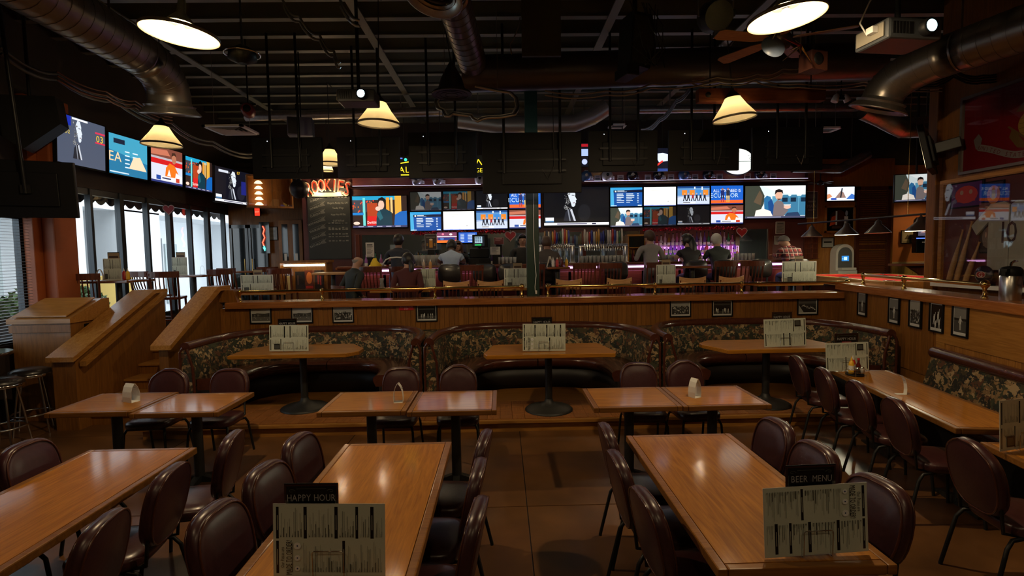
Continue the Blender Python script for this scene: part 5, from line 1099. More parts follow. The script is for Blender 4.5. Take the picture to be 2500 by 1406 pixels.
# glasses under the taps, glasses and pitchers on the bar
gm = MB().lathe([(.0, .004), (.030, .004), (.038, .15), (.036, .15), (.028, .01), (.0, .01)], 14).mesh('pint_glass', M('bar_glass', (.75, .78, .78), .08, trans=.6, alpha=.75))
def glass(label, x, y, z, grp): o = link('pint_glass', gm, None, (x, y, z)); tag(o, label, 'glass', grp); return o
for r in range(3):
    for k in range(11): glass('upturned pint glass in the rows under the tap beam', wx(1416, 10.7) + .03 + k * .082, 10.62 + r * .082, BTOP, 'pint glasses under the taps')
for k in range(9): glass('pint glass crowded beside the till', wx(1218, 10.95) + (k % 5) * .082, 10.92 + (k // 5) * .1, BTOP, 'glasses beside the till')
for k in range(10): glass('pint glass on the rack in front of the man in the plaid shirt', wx(1797, 10.95) + (k % 5) * .082, 10.88 + (k // 5) * .09, BTOP, 'glasses at the bar end')
for k in range(8): glass('tall clear glass grouped in front of the grey-shirted drinker', wx(1622, 10.95) + (k % 4) * .082, 10.92 + (k // 4) * .09, BTOP, 'glasses by the bottles')
pm = MB().lathe([(.0, .004), (.05, .004), (.065, .22), (.062, .22), (.047, .01), (.0, .01)], 16).mesh('body', M('bar_glass', (0, 0, 0)))
for k in range(6):
    o = link('glass_pitcher', pm, None, (wx(1010, 10.9) + k * .10, 10.86 + (k % 2) * .11, BTOP)); tag(o, 'clear glass pitcher in a cluster beside the draped cloth', 'pitcher', 'pitchers on the bar')
# till
p = at(1170, 600, y=10.9); t = thing('cash_register', 'black bar till with a lit keypad screen', 'till', (p.x, 10.9, BTOP + .001))
MB().box(-.22, .22, -.2, .2, 0, .14, .01).obj('drawer', BLACKP, t); MB().box(-.2, .2, -.05, .18, .14, .34, .02).obj('printer', BLACKP, t); MB().box(-.16, .16, -.02, .02, .36, .62, .01, T=Matrix.Translation((.02, -.02, .0))).cyl((0, .05, .3), (0, .02, .45), .03).obj('monitor', BLACKP, t)
picture('display', .22, .2, [R_(0, 0, 1, 1, (14, 22, 30)), R_(.1, .3, .8, .95, (150, 175, 190))] + [R_(.16 + c * .2, .38 + r * .15, .28 + c * .2, .46 + r * .15, (20, 40, 60)) for c in range(3) for r in range(4)] + [R_(.1, .05, .7, .15, (40, 200, 90))], SCREEN, t, (.0, -.042, .49))
# notices, tall light box, menu boards behind the bar
def card(label, px, py, y, w, h, shapes, cat='sign', name='notice', lit=False, grp='notices around the bar', rz=0., stand=0.):
    p = at(px, py, y=y); t = thing(name, label, cat, p, rz, grp); MB().box(-w / 2, w / 2, .0, .012, -h / 2, h / 2, .002).obj('board', BLACKP if lit else WHITEP, t); picture('face', w * .96, h * .96, shapes, SIGNLIT if lit else PRINT, t, (0, -.001, 0), step=.0002)
    if stand: stand = max(.02, p.z - h / 2 - .001 - (BTOP if y < 11.3 else UF + 1.10)); MB().box(-w * .3, w * .3, .0, .05, -h / 2 - stand, -h / 2, .004).obj('stand', BLACKP, t)
    return t
def notice(n=6, bg=(190, 186, 176), ink=(60, 60, 60)): return [R_(0, 0, 1, 1, bg), R_(.15, .82, .85, .9, ink)] + [R_(.12, .72 - k * .1, .88 - (k % 3) * .12, .75 - k * .1, ink) for k in range(n)]
card('white notice standing at the till', 1209, 612, 10.80, .20, .16, notice(5), stand=.1)
card('tall white notice at the chalkboard end of the bar', 903, 610, 10.95, .17, .30, notice(8), stand=.12)
card('tall poster of a beer glass behind the bar', 1052, 590, 11.72, .26, .34, [R_(0, 0, 1, 1, (40, 26, 28)), R_(.35, .1, .65, .62, (196, 130, 30)), E_(.5, .64, .16, .06, (236, 220, 180)), R_(.1, .78, .9, .84, (120, 110, 110)), R_(.1, .2, .25, .4, (150, 110, 40)), R_(.75, .2, .9, .4, (150, 110, 40))], name='poster', stand=.3)
card('dark red notice behind the till', 1218, 588, 11.72, .22, .16, notice(3, (96, 30, 34), (190, 150, 150)), stand=.2)
card('pale paper pinned on the brick-red wall above the cap wearer', 1905, 556, 12.18, .21, .28, notice(7, (120, 116, 108)), 'paper', 'paper_notice')
card('second pale paper pinned lower on the brick-red wall', 1903, 586, 12.18, .24, .2, notice(5, (130, 126, 118)), 'paper', 'paper_notice')
card('grey-blue banner with block letters next to the airliner screen', 1982, 500, 12.17, .27, .62, [R_(0, 0, 1, 1, (70, 76, 84)), T_('MAN', .5, .45, .12, (150, 154, 160)), R_(.15, .6, .85, .66, (130, 134, 140)), R_(.15, .28, .85, .32, (130, 134, 140)), R_(.15, .75, .85, .92, (96, 102, 110))], 'banner', 'wall_banner')
card('small dark sign on the wall between papers and notices', 1880, 580, 12.18, .13, .08, [R_(0, 0, 1, 1, (40, 40, 44)), T_('OUT', .5, .5, .4, (170, 170, 170))])
# wine box
p = at(1554, 620, y=11.5); t = thing('wine_rack', 'wooden wine box with a glass door and bottles below', 'wine rack', (p.x, 11.5, UF + 1.1))
MB().box(-.19, .19, -.02, .2, 0, .02).box(-.19, -.17, -.02, .2, 0, .62).box(.17, .19, -.02, .2, 0, .62).box(-.21, .21, -.03, .2, .60, .64).box(-.19, .19, -.02, .2, .34, .36).box(-.17, .17, .18, .2, .02, .6).obj('case', OAK_X, t); MB().box(-.16, .16, -.022, -.016, .37, .59).obj('glass_door', M('dark_glass', (0, 0, 0)), t)
for k in range(5): MB().lathe([(0, 0), (.03, .002), (.03, .16), (.011, .22), (.011, .28)], 10, (-.13 + k * .065, .06, .02)).obj('wine_bottle', M('wine_glass_%d' % (k % 2), ((.02, .03, .015), (.10, .01, .02))[k % 2], .1), t)
# garland
def tinsel(label, px0, px1, py0, py1, y):
    a, b = at(px0, py0, y=y), at(px1, py1, y=y); t = thing('tinsel_garland', label, 'garland', a); d = b - a; n = int(d.length / .006); m = MB(); rr = random.Random(4)
    for k in range(n):
        c = d * (k / n) + Vector((0, 0, -.02 * abs(math.sin(k / n * 12)))); v = Vector((rr.uniform(-1, 1), rr.uniform(-1, 1), rr.uniform(-1, 1))).normalized() * .05; w = Vector((rr.uniform(-1, 1), rr.uniform(-1, 1), rr.uniform(-1, 1))).normalized() * .006
        m.add([c + v + w, c + v - w, c - v - w, c - v + w], [(0, 1, 2, 3)])
    o = m.obj('strands', M('red_tinsel', (.65, .02, .03), .18, .8), t); o['kind'] = 'stuff'
tinsel('sparkly red tinsel garland under the small screens by the till', 1005, 1232, 568, 563, 11.95)
tinsel('sparkly red tinsel garland under the small screens over the bottles', 1570, 1797, 560, 554, 11.95)
# hearts
def heart(label, px, py, y, w, rz=0., rot=None, off=0., th=(0, .158, .10)):
    p = at(px, py, y=y); t = thing('paper_heart', label, 'decoration', (p.x + off, p.y, p.z), rz, 'paper hearts')
    pts = []
    for i in range(32):
        a = 2 * PI * i / 32; pts.append((w / 34 * 16 * math.sin(a) ** 3, w / 34 * (13 * math.cos(a) - 5 * math.cos(2 * a) - 2 * math.cos(3 * a) - math.cos(4 * a) + 2)))
    MB().prism(pts, -.006, .006, 'y').obj('heart', M('heart_red', (.30, .012, .02), .5), t)
    MB().tube([(x, -.004, z) for x, z in pts], .008, 6, loop=True).obj('lace_edge', M('heart_edge', (.5, .35, .35), .6), t)
    MB().cyl((0, 0, w * .28), (th[0], th[1], w * .28 + th[2]), .002, n=5).obj('thread', WIRE, t)
heart('red paper heart hanging behind the till', 1246, 577, 11.84, .26, th=(0, .268, .10))
heart('red paper heart hanging at the end of the bottle shelves', 1811, 568, 11.84, .25, th=(0, .268, .10))
heart('red paper heart hanging in front of the window wall', 412, 513, 10.0, .22, th=(LX - .01 - at(412, 513, y=10.0).x, 0, .25))
# helmet shelf and helmets
def shelf(label, px0, px1, py, y, up):
    a, b = at(px0, py, y=y), at(px1, py - 6, y=y); t = thing('display_shelf', label, 'shelf', (a.x, y, a.z)); L = b.x - a.x
    MB().box(0, L, -.16, .12, -.04, 0, .006).obj('ledge', CHERRY_X, t); MB().box(0, L, .10, .14, 0, up, .004).obj('back_panel', wood('rose_panel', (.15, .04, .035), (.24, .07, .055), 'x', rough=.4), t)
    MB().box(0.05, L - .05, -.10, -.06, 0.0, .012).obj('light_strip', M('shelf_led', (.75, .70, 1), .4, emit=3), t)
    return a
sa = shelf('rosy wooden shelf with two silver helmets above the bus screen', 858, 1180, 457, 12.0, .30)
sb = shelf('long rosy wooden shelf with helmets and name cards above the video wall', 1420, 1972, 445, 12.0, .34)
def helmet(label, px, py, y, c, c2, face):
    p = at(px, py, y=y); t = thing('football_helmet', label, 'helmet', (p.x, y - .02, (sa if px < 1200 else sb).z + .036), 0, 'helmets on the bar shelves')
    r = .115; sh = MB()
    prof = []
    rings = []
    for i in range(9):
        th = PI * i / 8 * .78 + .02
        rings.append([(r * 1.12 * math.sin(th) * math.cos(2 * PI * j / 20) - .01, r * .9 * math.sin(th) * math.sin(2 * PI * j / 20), r * 1.02 * math.cos(th) + .10 + (-.03 if math.cos(2 * PI * j / 20) < -.2 and i > 6 else 0)) for j in range(20)])
    MB().rings(rings, cap=False).obj('shell', c, t)
    MB().tube([(-.10, -.004, .16), (-.03, -.02, .222), (.06, -.02, .20)], .012, 6).obj('stripe', c2, t)
    MB().lathe([(.035, 0), (.03, .004), (.0, .006)], 14, T=Matrix.Translation((-.015, -.104, .11)) @ Matrix.Rotation(PI / 2, 4, 'X')).obj('decal', c2, t)
    for z in (.03, .055, .08): MB().tube([(.05, -.095, z), (.12, -.07, z - .005), (.155, 0, z - .01), (.12, .07, z - .005), (.05, .095, z)], .006, 6).obj('face_bar', face, t)
    MB().tube([(.07, -.09, .09), (.075, -.088, .02)], .006, 6).obj('face_bar', face, t)
SIL = M('helmet_silver', (.55, .56, .62), .2, .6, coat=.5); NAVY = M('helmet_navy', (.012, .014, .035), .2, coat=.6); WHT = M('helmet_white', (.75, .73, .70), .25, coat=.5); BLU = M('helmet_blue', (.06, .14, .34), .2, coat=.6)
for px, py, c, c2, f, lab in ((1020, 461, SIL, NAVY, WHT, 'silver football helmet above the bus screen, nearer the chalkboard'), (1071, 460, SIL, NAVY, WHT, 'silver football helmet beside another silver one, nearer the post'), (1174, 458, WHT, NAVY, WHT, 'white football helmet cut off by the large hanging screen'), (1432, 452, BLU, WHT, WHT, 'blue-grey football helmet at the end by the large hanging screen'),
                              (1483, 451, WHT, NAVY, WHT, 'white football helmet with a dark emblem'), (1544, 450, NAVY, WHT, NAVY, 'navy helmet, the first of two navy ones beside the white helmet'), (1608, 449, NAVY, WHT, WHT, 'navy helmet with a white face cage, mid shelf'), (1670, 448, BLU, SIL, SIL, 'blue and silver football helmet mid shelf'), (1729, 447, NAVY, SIL, SIL, 'dark helmet with silver stripes beside the oval sign'), (1855, 444, NAVY, SIL, SIL, 'dark patterned helmet at the airliner screen end')):
    helmet(lab, px, py, 11.98, c, c2, f)
for k, (px, py) in enumerate(((1459, 446), (1515, 445), (1582, 444), (1638, 443), (1697, 442), (1757, 441), (1888, 437), (1825, 441))):
    p = at(px, py, y=11.93); p.z = sb.z + .073; t = thing('name_card', 'white printed name card standing between helmets on the long shelf', 'card', p, 0, 'name cards on the helmet shelf')
    MB().box(-.07, .07, 0, .004, -.05, .07).box(-.07, .07, -.03, .03, -.06, -.05).obj('card', WHITEP, t); picture('print', .13, .11, [R_(0, 0, 1, 1, (200, 190, 205)), R_(.1, .2, .9, .5, (90, 84, 96)), R_(.2, .65, .8, .8, (130, 120, 140))], PRINT, t, (0, -.001, .01))
# lit signs above the shelves
def neon(label, px, py, y, w, h, shapes, name='neon_sign'):
    p = at(px, py, y=y); t = thing(name, label, 'sign', p, 0, 'lit signs above the bar'); MB().box(-w / 2, w / 2, 0, .06, -h / 2, h / 2, .008).obj('case', BLACKP, t); picture('lettering', w, h, shapes, SIGNLIT, t, (0, -.004, 0), step=.0005)
    MB().cyl((0, .03, h / 2), (0, .03, ZH - p.z), .006, n=5).obj('hanger', DARKW, t)
Y_ = (250, 215, 40)
neon('yellow neon sign in the gap beside the outline-sign screen', 987, 408, 11.6, .34, .44, [R_(0, 0, 1, 1, (6, 6, 4)), L_(.08, .12, .92, .12, .05, Y_), L_(.08, .12, .08, .9, .04, Y_), T_('AL', .5, .38, .30, Y_, 0, 1), L_(.2, .68, .8, .75, .05, Y_), E_(.6, .86, .1, .08, (60, 220, 190), 8), L_(.1, .93, .4, .93, .05, (90, 120, 250))])
neon('yellow neon sign peeking beside the large hanging screen', 1168, 405, 11.6, .30, .46, [R_(0, 0, 1, 1, (6, 6, 4)), T_('GE', .55, .3, .2, Y_, 0, 1), L_(.3, .5, .5, .8, .06, Y_), L_(.5, .8, .75, .55, .06, Y_), L_(.05, .1, .05, .9, .05, Y_)])
neon('blue-white lit sign in the gap after the large hanging screen', 1427, 378, 11.6, .2, .5, [R_(0, 0, 1, 1, (8, 10, 20)), R_(.1, .45, .9, .75, (150, 170, 225)), R_(.1, .85, .9, .97, (150, 20, 30)), E_(.5, .2, .3, .12, (170, 180, 230))])
neon('white and blue lit sign between two hanging screens', 1618, 390, 11.6, .42, .5, [R_(0, 0, 1, 1, (8, 12, 26)), P_([(.05, .75), (.5, .8), (.9, .7), (.8, .45), (.3, .4)], (200, 212, 240)), L_(.1, .2, .5, .45, .08, (210, 50, 40)), R_(.0, .0, 1, .12, (40, 60, 120))])
p = at(1797, 396, y=11.5); t = thing('oval_sign', 'oval illuminated white sign with letters behind the hanging screens', 'sign', p, 0, 'lit signs above the bar')
MB().lathe([(.36, 0), (.38, .03), (.36, .08)], 40, T=Matrix.Rotation(PI / 2, 4, 'X') @ Matrix.Diagonal((1, .78, 1, 1))).obj('case', BLACKP, t)
picture('face', .72, .56, [E_(.5, .5, .49, .49, (236, 242, 232), 36), E_(.5, .5, .3, .3, (226, 234, 222), 30), R_(.0, .49, 1, .51, (60, 70, 80))] + [T_(ch, .5 + .4 * math.cos(a), .5 + .4 * math.sin(a), .1, (50, 56, 66), a - PI / 2) for ch, a in zip('EXID', (2.0, 1.5, .6, .25))], SIGNLIT, t, (0, -.086, 0), step=.0006)
MB().cyl((0, .03, .28), (0, .03, ZH - p.z), .006, n=5).obj('hanger', DARKW, t)
# bottles of sauce, caddies and napkins on the bar counter
sm1 = SQ
for k, (px, c, lab) in enumerate(((946, REDP, 'red ketchup bottle on the bar near the yellow cloth'), (1335, REDP, 'red ketchup bottle on the bar in front of the taps'))):
    p = at(px, 635, y=10.62); bottle('ketchup_bottle', lab, p.x, 10.62, BTOP, SQ, c, WHITEG, CP, (.0284, .04, .09, WHITEP), 'sauces on the bar')
p = at(915, 645, y=10.6); t = thing('folded_cloth', 'crumpled yellow cloth on the end of the bar', 'cloth', (p.x, 10.62, BTOP + .012)); m = MB()
rings = []
for i in range(7):
    f = i / 6; rings.append([((.12 * (1 - f * .8) * (1 + .25 * math.sin(3 * a + i))) * math.cos(a), (.09 * (1 - f * .8)) * math.sin(a), .16 * f + .01 * math.sin(5 * a)) for a in [j * PI / 8 for j in range(16)]])
m.rings(rings).obj('cloth', M('yellow_cloth', (.70, .48, .02), .8), t)
# bar chairs (black padded backs) along the counter
def make_barchair():
    t = thing('bar_chair', 'x', 'chair', (0, 0, UF))
    MB().rings([[(x * k, y * k, .66 + d) for x, y in [(.21 * math.copysign(abs(math.cos(a)) ** .6, math.cos(a)), .20 * math.copysign(abs(math.sin(a)) ** .6, math.sin(a))) for a in [j * PI / 12 for j in range(24)]]] for d, k in ((0, .9), (.02, 1), (.05, 1), (.07, .9), (.08, .4))]).obj('seat', M('blue_black_vinyl', (.020, .016, .045), .25, coat=.5), t)
    o = [(.225 * math.copysign(abs(math.cos(a)) ** .5, math.cos(a)), .18 * math.copysign(abs(math.sin(a)) ** .6, math.sin(a))) for a in [j * PI / 13 for j in range(26)]]
    MB().rings([[(x * k, -.20 + d, z * k + 1.0) for x, z in o] for d, k in ((-.03, .1), (-.03, .9), (-.015, 1), (.015, 1), (.03, .9), (.035, .1))]).obj('backrest', BLACKV, t)
    for sx in (-1, 1):
        for sy in (-1, 1): MB().tube([(sx * .15, sy * .14, .66), (sx * .2, sy * .2, 0)], .014, 8).obj('leg', BLACKM, t)
    MB().tube([(-.185, -.19, .28), (.185, -.19, .28), (.185, .19, .28), (-.185, .19, .28)], .010, 6, loop=True).obj('foot_rest', CHROME, t)
    MB().box(-.14, -.11, -.215, -.19, .70, .95).obj('back_strut', BLACKM, t); MB().box(.11, .14, -.215, -.19, .70, .95).obj('back_strut', BLACKM, t)
    return t
bc = make_barchair(); first = True
for px, lab in ((1100, 'under the man in the pale blue shirt'), (1183, 'empty, in front of the till'), (1243, 'empty, behind the green post'), (1335, 'under the man facing the taps'), (1500, 'empty, in front of the glass rows'), (1690, 'under the long-haired woman'), (1758, 'under the white-haired man'), (1845, 'empty, with a blue-lit seat beside the plaid shirt'), (1935, 'under the man in the plaid shirt')):
    o = bc if first else dup(bc); first = False
    o.location = (wx(px, 10.22), 10.22, UF); o.rotation_euler.z = random.uniform(-.04, .04); o['label'] = 'black padded bar chair ' + lab; o['group'] = 'bar chairs along the counter'
# chalkboard with lettering
p = at(806, 548, y=12.1); cw, ch = .97, 1.62
t = thing('chalkboard', 'tall black chalkboard listing weekday specials', 'chalkboard', (p.x, 12.6, p.z))
t.location = (at(804, 546, y=12.155).x, 12.155, at(804, 546, y=12.155).z)
MB().box(-cw / 2, cw / 2, 0, .04, -ch / 2, ch / 2, .006).obj('board', M('chalk_black', (.022, .024, .022), .7), t)
CK = (150, 148, 138); sh = []
for k, d in enumerate(('SUNDAY', 'MONDAY', 'TUESDAY', 'WEDNESDAY', 'THURSDAY', 'FRIDAY', 'SATURDAY')):
    v = .84 - k * .105; sh += [T_(d, .2, v, .030, CK, .35, .95), P_([(.3, v + .045), (.42, v + .085), (.38, v + .05), (.42, v + .02), (.31, v + .005)], (92, 90, 84)), L_(.06, v + .0, .36, v + .075, .006, (84, 84, 78)), L_(.06, v - .045, .36, v + .03, .006, (84, 84, 78))]
for k, (a, b) in enumerate((('Breakfast All Day', .90), ('Margarita Monday ALL DAY', .79), ('Tuesday Wings', .72), ('Happy Hour All Day', .63), ('% OFF All Food', .54))): sh.append(T_(a, .72, b, .028, CK, .01, .60))
rr_ = random.Random(2)
for b in (.86, .50, .43, .41, .345, .31, .25):
    for k in range(6): sh.append(R_(.48 + k * .08, b, .48 + k * .08 + rr_.uniform(.03, .07), b + rr_.uniform(.008, .02), (112, 110, 102)))
picture('chalk_writing', cw, ch, sh, PRINT, t, (0, -.002, 0), step=.0002)
sg = thing('letter_sign', 'arched red ROOKIES letters over a cream ribbon, lit from below', 'sign', (t.location.x, 12.112, t.location.z + ch / 2 - .05), 0)
word = 'ROOKIES'; W_ = 1.02; xs = -W_ / 2
for i, ch_ in enumerate(word):
    gv, gf, gw = GL[ch_]; f = (i + .5) / 7; cxl = -W_ / 2 + W_ * f; up = .12 * (1 - (2 * f - 1) ** 2); rot = -(2 * f - 1) * .28; hs = .235 + .06 * abs(2 * f - 1)
    for nm_, grow, yy, mt in (('outline', 1.22, .012, M('cream_letter', (.75, .62, .42), .5)), ('letter', 1., 0., M('red_letter', (.50, .045, .015), .4))):
        w_ = max(v[0] for v in gv) or .3; kx_ = .138 / max(w_, .5); k = hs / .72 * grow; kx = kx_ * grow
        fp = lambda a, b, yv: (cxl + ((a - w_ / 2) * kx) * math.cos(rot) - ((b - .36) * k) * math.sin(rot), yv, up + ((a - w_ / 2) * kx) * math.sin(rot) + ((b - .36) * k) * math.cos(rot))
        n = len(gv); MB().add([fp(a, b, yy) for a, b in gv] + [fp(a, b, yy + .02) for a, b in gv], [f_ for f_ in gf] + [[n + q for q in f_] for f_ in gf]).obj(nm_, mt, sg)
MB().prism([(-.36, -.14), (-.30, -.09), (-.34, -.04), (-.14, -.06), (.14, -.06), (.34, -.04), (.30, -.09), (.36, -.14), (.14, -.15), (-.14, -.15)], .0, .015, 'y').obj('ribbon', M('cream_letter', (0, 0, 0)), sg)
lamp_light(sg, -.02, 9, xy=(-.22, -.2)); lamp_light(sg, -.02, 9, xy=(.25, -.2))
# ================= BAR-AREA FURNITURE =================
def make_slat(name, seat, top, mat, crest, tall):
    t = thing(name, 'x', 'chair', (0, 0, UF))
    MB().box(-.21, .21, -.20, .20, seat - .04, seat, .012).obj('seat', mat, t)
    for sx in (-1, 1):
        MB().tube([(sx * .185, .175, seat - .03), (sx * .20, .19, 0)], [.018, .015], 8).obj('leg', mat, t)
        MB().tube([(sx * .19, -.24, 0), (sx * .185, -.185, seat), (sx * .195, -.25, top - .03)], [.017, .019, .015], 8).obj('leg', mat, t)
    n = 7
    def bend(x, z): return -.19 - (z - seat) / (top - seat) * .055 - .035 * (1 - (x / .2) ** 2)
    for k in range(5):
        x = -.12 + k * .06; MB().tube([(x, -.185, seat), (x, bend(x, (seat + top) / 2), (seat + top) / 2), (x, bend(x, top - .08), top - .08)], .010, 6).obj('slat', mat, t)
    rings = []
    for j in range(9):
        x = -.215 + .43 * j / 8; y = bend(x, top); dz = (.03 * abs(x / .2) ** 2 if crest else 0)
        rings.append([(x, y - .011, top - .10 + dz * .3), (x, y + .011, top - .10 + dz * .3), (x, y + .011, top + dz), (x, y - .011, top + dz)])
    MB().rings(rings, smooth=False).obj('crest_rail', LIGHTW if crest else mat, t)
    z = seat * .45
    MB().box(-.19, .19, .175, .195, z - .012, z + .012).obj('stretcher', mat, t); MB().box(-.19, .19, -.225, -.205, z + .03, z + .054).obj('stretcher', mat, t)
    return t
DM = CHERRY
tall0 = make_slat('pub_chair', .74, 1.16, DM, False, True); low0 = make_slat('dining_chair', .46, .90, DM, True, False)
_f = {tall0: True, low0: True}
def put(proto, x, y, rz, label, group):
    o = proto if _f[proto] else dup(proto); _f[proto] = False; o.location = (x, y, UF); o.rotation_euler.z = rz; o['label'] = label; o['group'] = group
for px, y, rz, lab in ((1112, 8.86, .1, 'beside the long-haired diner'), (1197, 8.86, .0, 'behind the two-card menu near the green post'), (1383, 8.86, .02, 'between the green post and the rail ball'), (1499, 8.88, .15, 'turned at an angle behind the rail'), (1682, 8.86, -.1, 'beside the menu below the woman'), (1768, 8.86, .1, 'under the corner end of the brass rail')):
    put(low0, wx(px, y), y, rz, 'dark chair with a pale crest rail ' + lab, 'chairs backed up to the half wall')
dark0 = make_slat('dining_chair', .445, .86, DM, False, False); _f[dark0] = True
put(dark0, wx(853, 9.12), 9.12, -.75, 'dark slat chair under the bald diner', 'chairs of the two diners'); put(dark0, wx(992, 8.82), 8.82, .05, 'dark slat chair under the diner with the ponytail', 'chairs of the two diners')
G_ = 'tall dark slat-back pub chairs'
for px, y, rz, lab in ((910, 9.74, .0, 'behind the bald diner'), (984, 9.74, .0, 'beside the man with the striped jacket'), (1150, 9.74, .1, 'in front of the till'), (1300, 9.74, .0, 'half behind the green post'), (1422, 9.74, 0, 'at the high table with sauces'), (1483, 9.74, .04, 'beside the high table with sauces'), (1600, 9.74, -.08, 'in front of the grey-shirted drinker'), (1760, 9.74, .0, 'below the white-haired man'), (1824, 9.74, -.06, 'near the blue-lit bar chair'),
                       (205, 7.95 + .2, .5, 'in front of the window table next to the orange column'), (367, 9.25, -.3, 'between the two window tables'), (408, 8.72, .3, 'at the head of the steps'), (545, 9.95, .2, 'beside the window table with two menus'), (570, 11.0, -.2, 'in front of the entry doors'), (655, 11.6, .3, 'behind the lit display case'), (690, 9.75, .1, 'in front of the lit display case')):
    put(tall0, wx(px, y), y, rz, 'tall dark slat-back pub chair ' + lab, G_)
def up_table(label, px, y, w, l, h, m, rz=0., name='pub_table'):
    t = thing(name, label, 'table', (wx(px, y), y, UF), rz, 'tables in the bar area')
    MB().box(-w / 2, w / 2, -l / 2, l / 2, h - .04, h, .01).obj('table_top', m, t)
    if h < .9:
        for sx in (-1, 1):
            for sy in (-1, 1): MB().tube([(sx * (w / 2 - .16), sy * (l / 2 - .13), h - .04), (sx * (w / 2 - .16), sy * (l / 2 - .13), 0)], .018, 8).obj('leg', IRON, t)
        return t
    MB().cyl((0, 0, .04), (0, 0, h - .04), .045, n=12).obj('column', IRON, t); MB().lathe([(.18, 0), (.18, .015), (.06, .05)], 20).obj('base', IRON, t)
    return t
REDT = wood('red_table', (.14, .042, .015), (.24, .085, .03), 'x', rough=.2, coat=.5)
up_table('high wooden table by the windows next to the orange column', 285, 8.45, .74, .66, 1.04, REDT)
up_table('high wooden table by the windows with menus, farther from the column', 470, 10.3, .70, .66, 1.05, REDT)
up_table('small high table before the entry doors', 610, 11.7, .62, .6, 1.08, REDT)
up_table('pale-topped high table beside the chalkboard', 812, 10.05, .62, .6, 1.06, LIGHTW)
up_table('round-cornered high table with sauces, between the diners and the till', 1040, 9.74, .38, .40, 1.10, REDT)
up_table('high table with sauces beside the green post', 1361, 9.74, .42, .40, 1.10, REDT)
up_table('high table with pink reflections below the long-haired woman', 1690, 9.74, .55, .40, 1.08, REDT)
for px, w, lab in ((640, .95, 'low table with a menu right behind the rail beside the steps'), (980, 1.04, 'low table of the two diners'), (1210, 1.1, 'low table with a menu beside the green post'), (1440, .9, 'low table between two angled pale-crested chairs'), (1625, .85, 'low table with a menu in front of the grey-shirted drinker'), (1915, 1.15, 'low table with a menu in the corner by the pool table')):
    up_table(lab, px, 9.24, w, .46, .76, OAK_X, 0, 'dining_table')
def up_menu(px, py, y, z, where, w=.42, h=.30, card=True, rz=0.):
    x = wx(px, y); t = thing('menu_sheet', 'menu sheet standing ' + where, 'menu', (x, y, z), rz, 'menu sheets on tables')
    MB().box(-w / 2, w / 2, 0, .003, 0, h).obj('sheet', WHITEP, t); picture('print', w * .97, h * .97, menu_b(False), PRINT, t, (0, -.0006, .004), zero='b', step=.0002)
    if card: c = thing('table_card', 'small card standing behind the menu ' + where, 'card', (x + .01, y + .03, z), rz, 'cards on bar-area tables'); MB().box(-.08, .08, 0, .003, 0, h + .10).obj('sheet', BLACKP, c); picture('print', .155, .12, [R_(0, 0, 1, 1, (150, 130, 100)), R_(.1, .3, .9, .6, (70, 50, 40))], PRINT, c, (0, -.0008, h - .03), zero='b')
LT = UF + .76; HT = UF + 1.04
up_menu(624, 0, 9.2, LT, 'behind the rail beside the steps', .56, .30)
up_menu(1044, 0, 9.15, LT, 'beside the long-haired diner', .26, .36, False, -.2)
up_menu(1262, 0, 9.2, LT, 'against the green post', .46, .34)
up_menu(1626, 0, 9.2, LT, 'in front of the grey-shirted drinker', .34, .36)
up_menu(1952, 0, 9.25, LT, 'in the corner by the pool table', .62, .38)
up_menu(272, 0, 8.42, HT, 'on the window table next to the orange column', .24, .34, True, .3)
up_menu(437, 0, 10.2, HT + .01, 'on the window table farther from the column', .26, .34, True, .2)
tent(wx(492, 10.2), 10.2, .5, 'white tent card on the window table farther from the column', z=HT + .01, wide=.12)
tent(wx(240, 8.4), 8.4, .5, 'white tent card on the window table next to the orange column', z=HT, wide=.12)
for px, y, z, c, nm_, lab in ((300, 8.5, HT, REDP, 'ketchup_bottle', 'ketchup bottle on the window table next to the orange column'), (309, 8.35, HT, M('mustard', (0, 0, 0)), 'mustard_bottle', 'mustard bottle on the window table next to the orange column'), (1034, 9.74, UF + 1.10, M('cream_sauce', (.55, .42, .3), .4), 'sauce_bottle', 'pale sauce bottle on the round-cornered high table'), (1050, 9.74, UF + 1.10, M('tan_sauce', (.6, .3, .08), .4), 'sauce_bottle', 'tan sauce bottle on the round-cornered high table'),
                               (1350, 9.72, UF + 1.10, WHITEG, 'salt_shaker', 'white shaker on the high table beside the green post'), (1360, 9.66, UF + 1.10, REDP, 'ketchup_bottle', 'ketchup bottle on the high table beside the green post'), (1383, 9.74, UF + 1.10, M('mustard', (0, 0, 0)), 'mustard_bottle', 'mustard bottle on the high table beside the green post'), (1371, 9.78, UF + 1.10, M('dark_sauce', (0, 0, 0)), 'sauce_bottle', 'dark sauce bottle on the high table beside the green post')):
    bottle(nm_, lab, wx(px, y), y, z, SQ, c, WHITEG, CP, None, 'sauces in the bar area')
t = thing('napkin_stand', 'silver angled napkin stand on the high table beside the green post', 'napkin holder', (wx(1342, 9.84), 9.84, UF + 1.10)); MB().prism([(-.07, 0), (-.05, 0), (.0, .17), (.05, 0), (.07, 0), (.015, .2), (-.015, .2)], -.05, .05, 'y').obj('body', STEEL, t)
t = thing('glass_carafe', 'small glass carafe between the two diners', 'carafe', (wx(930, 9.3), 9.3, LT)); MB().lathe([(0, .003), (.05, .003), (.035, .10), (.03, .14), (.045, .20), (.043, .20), (.028, .14), (.033, .1), (.047, .008), (0, .008)], 18).obj('glass', M('bar_glass', (0, 0, 0)), t); MB().lathe([(0, .009), (.046, .009), (.042, .05), (0, .05)], 16).obj('drink', M('pale_drink', (.6, .45, .3), .3), t)
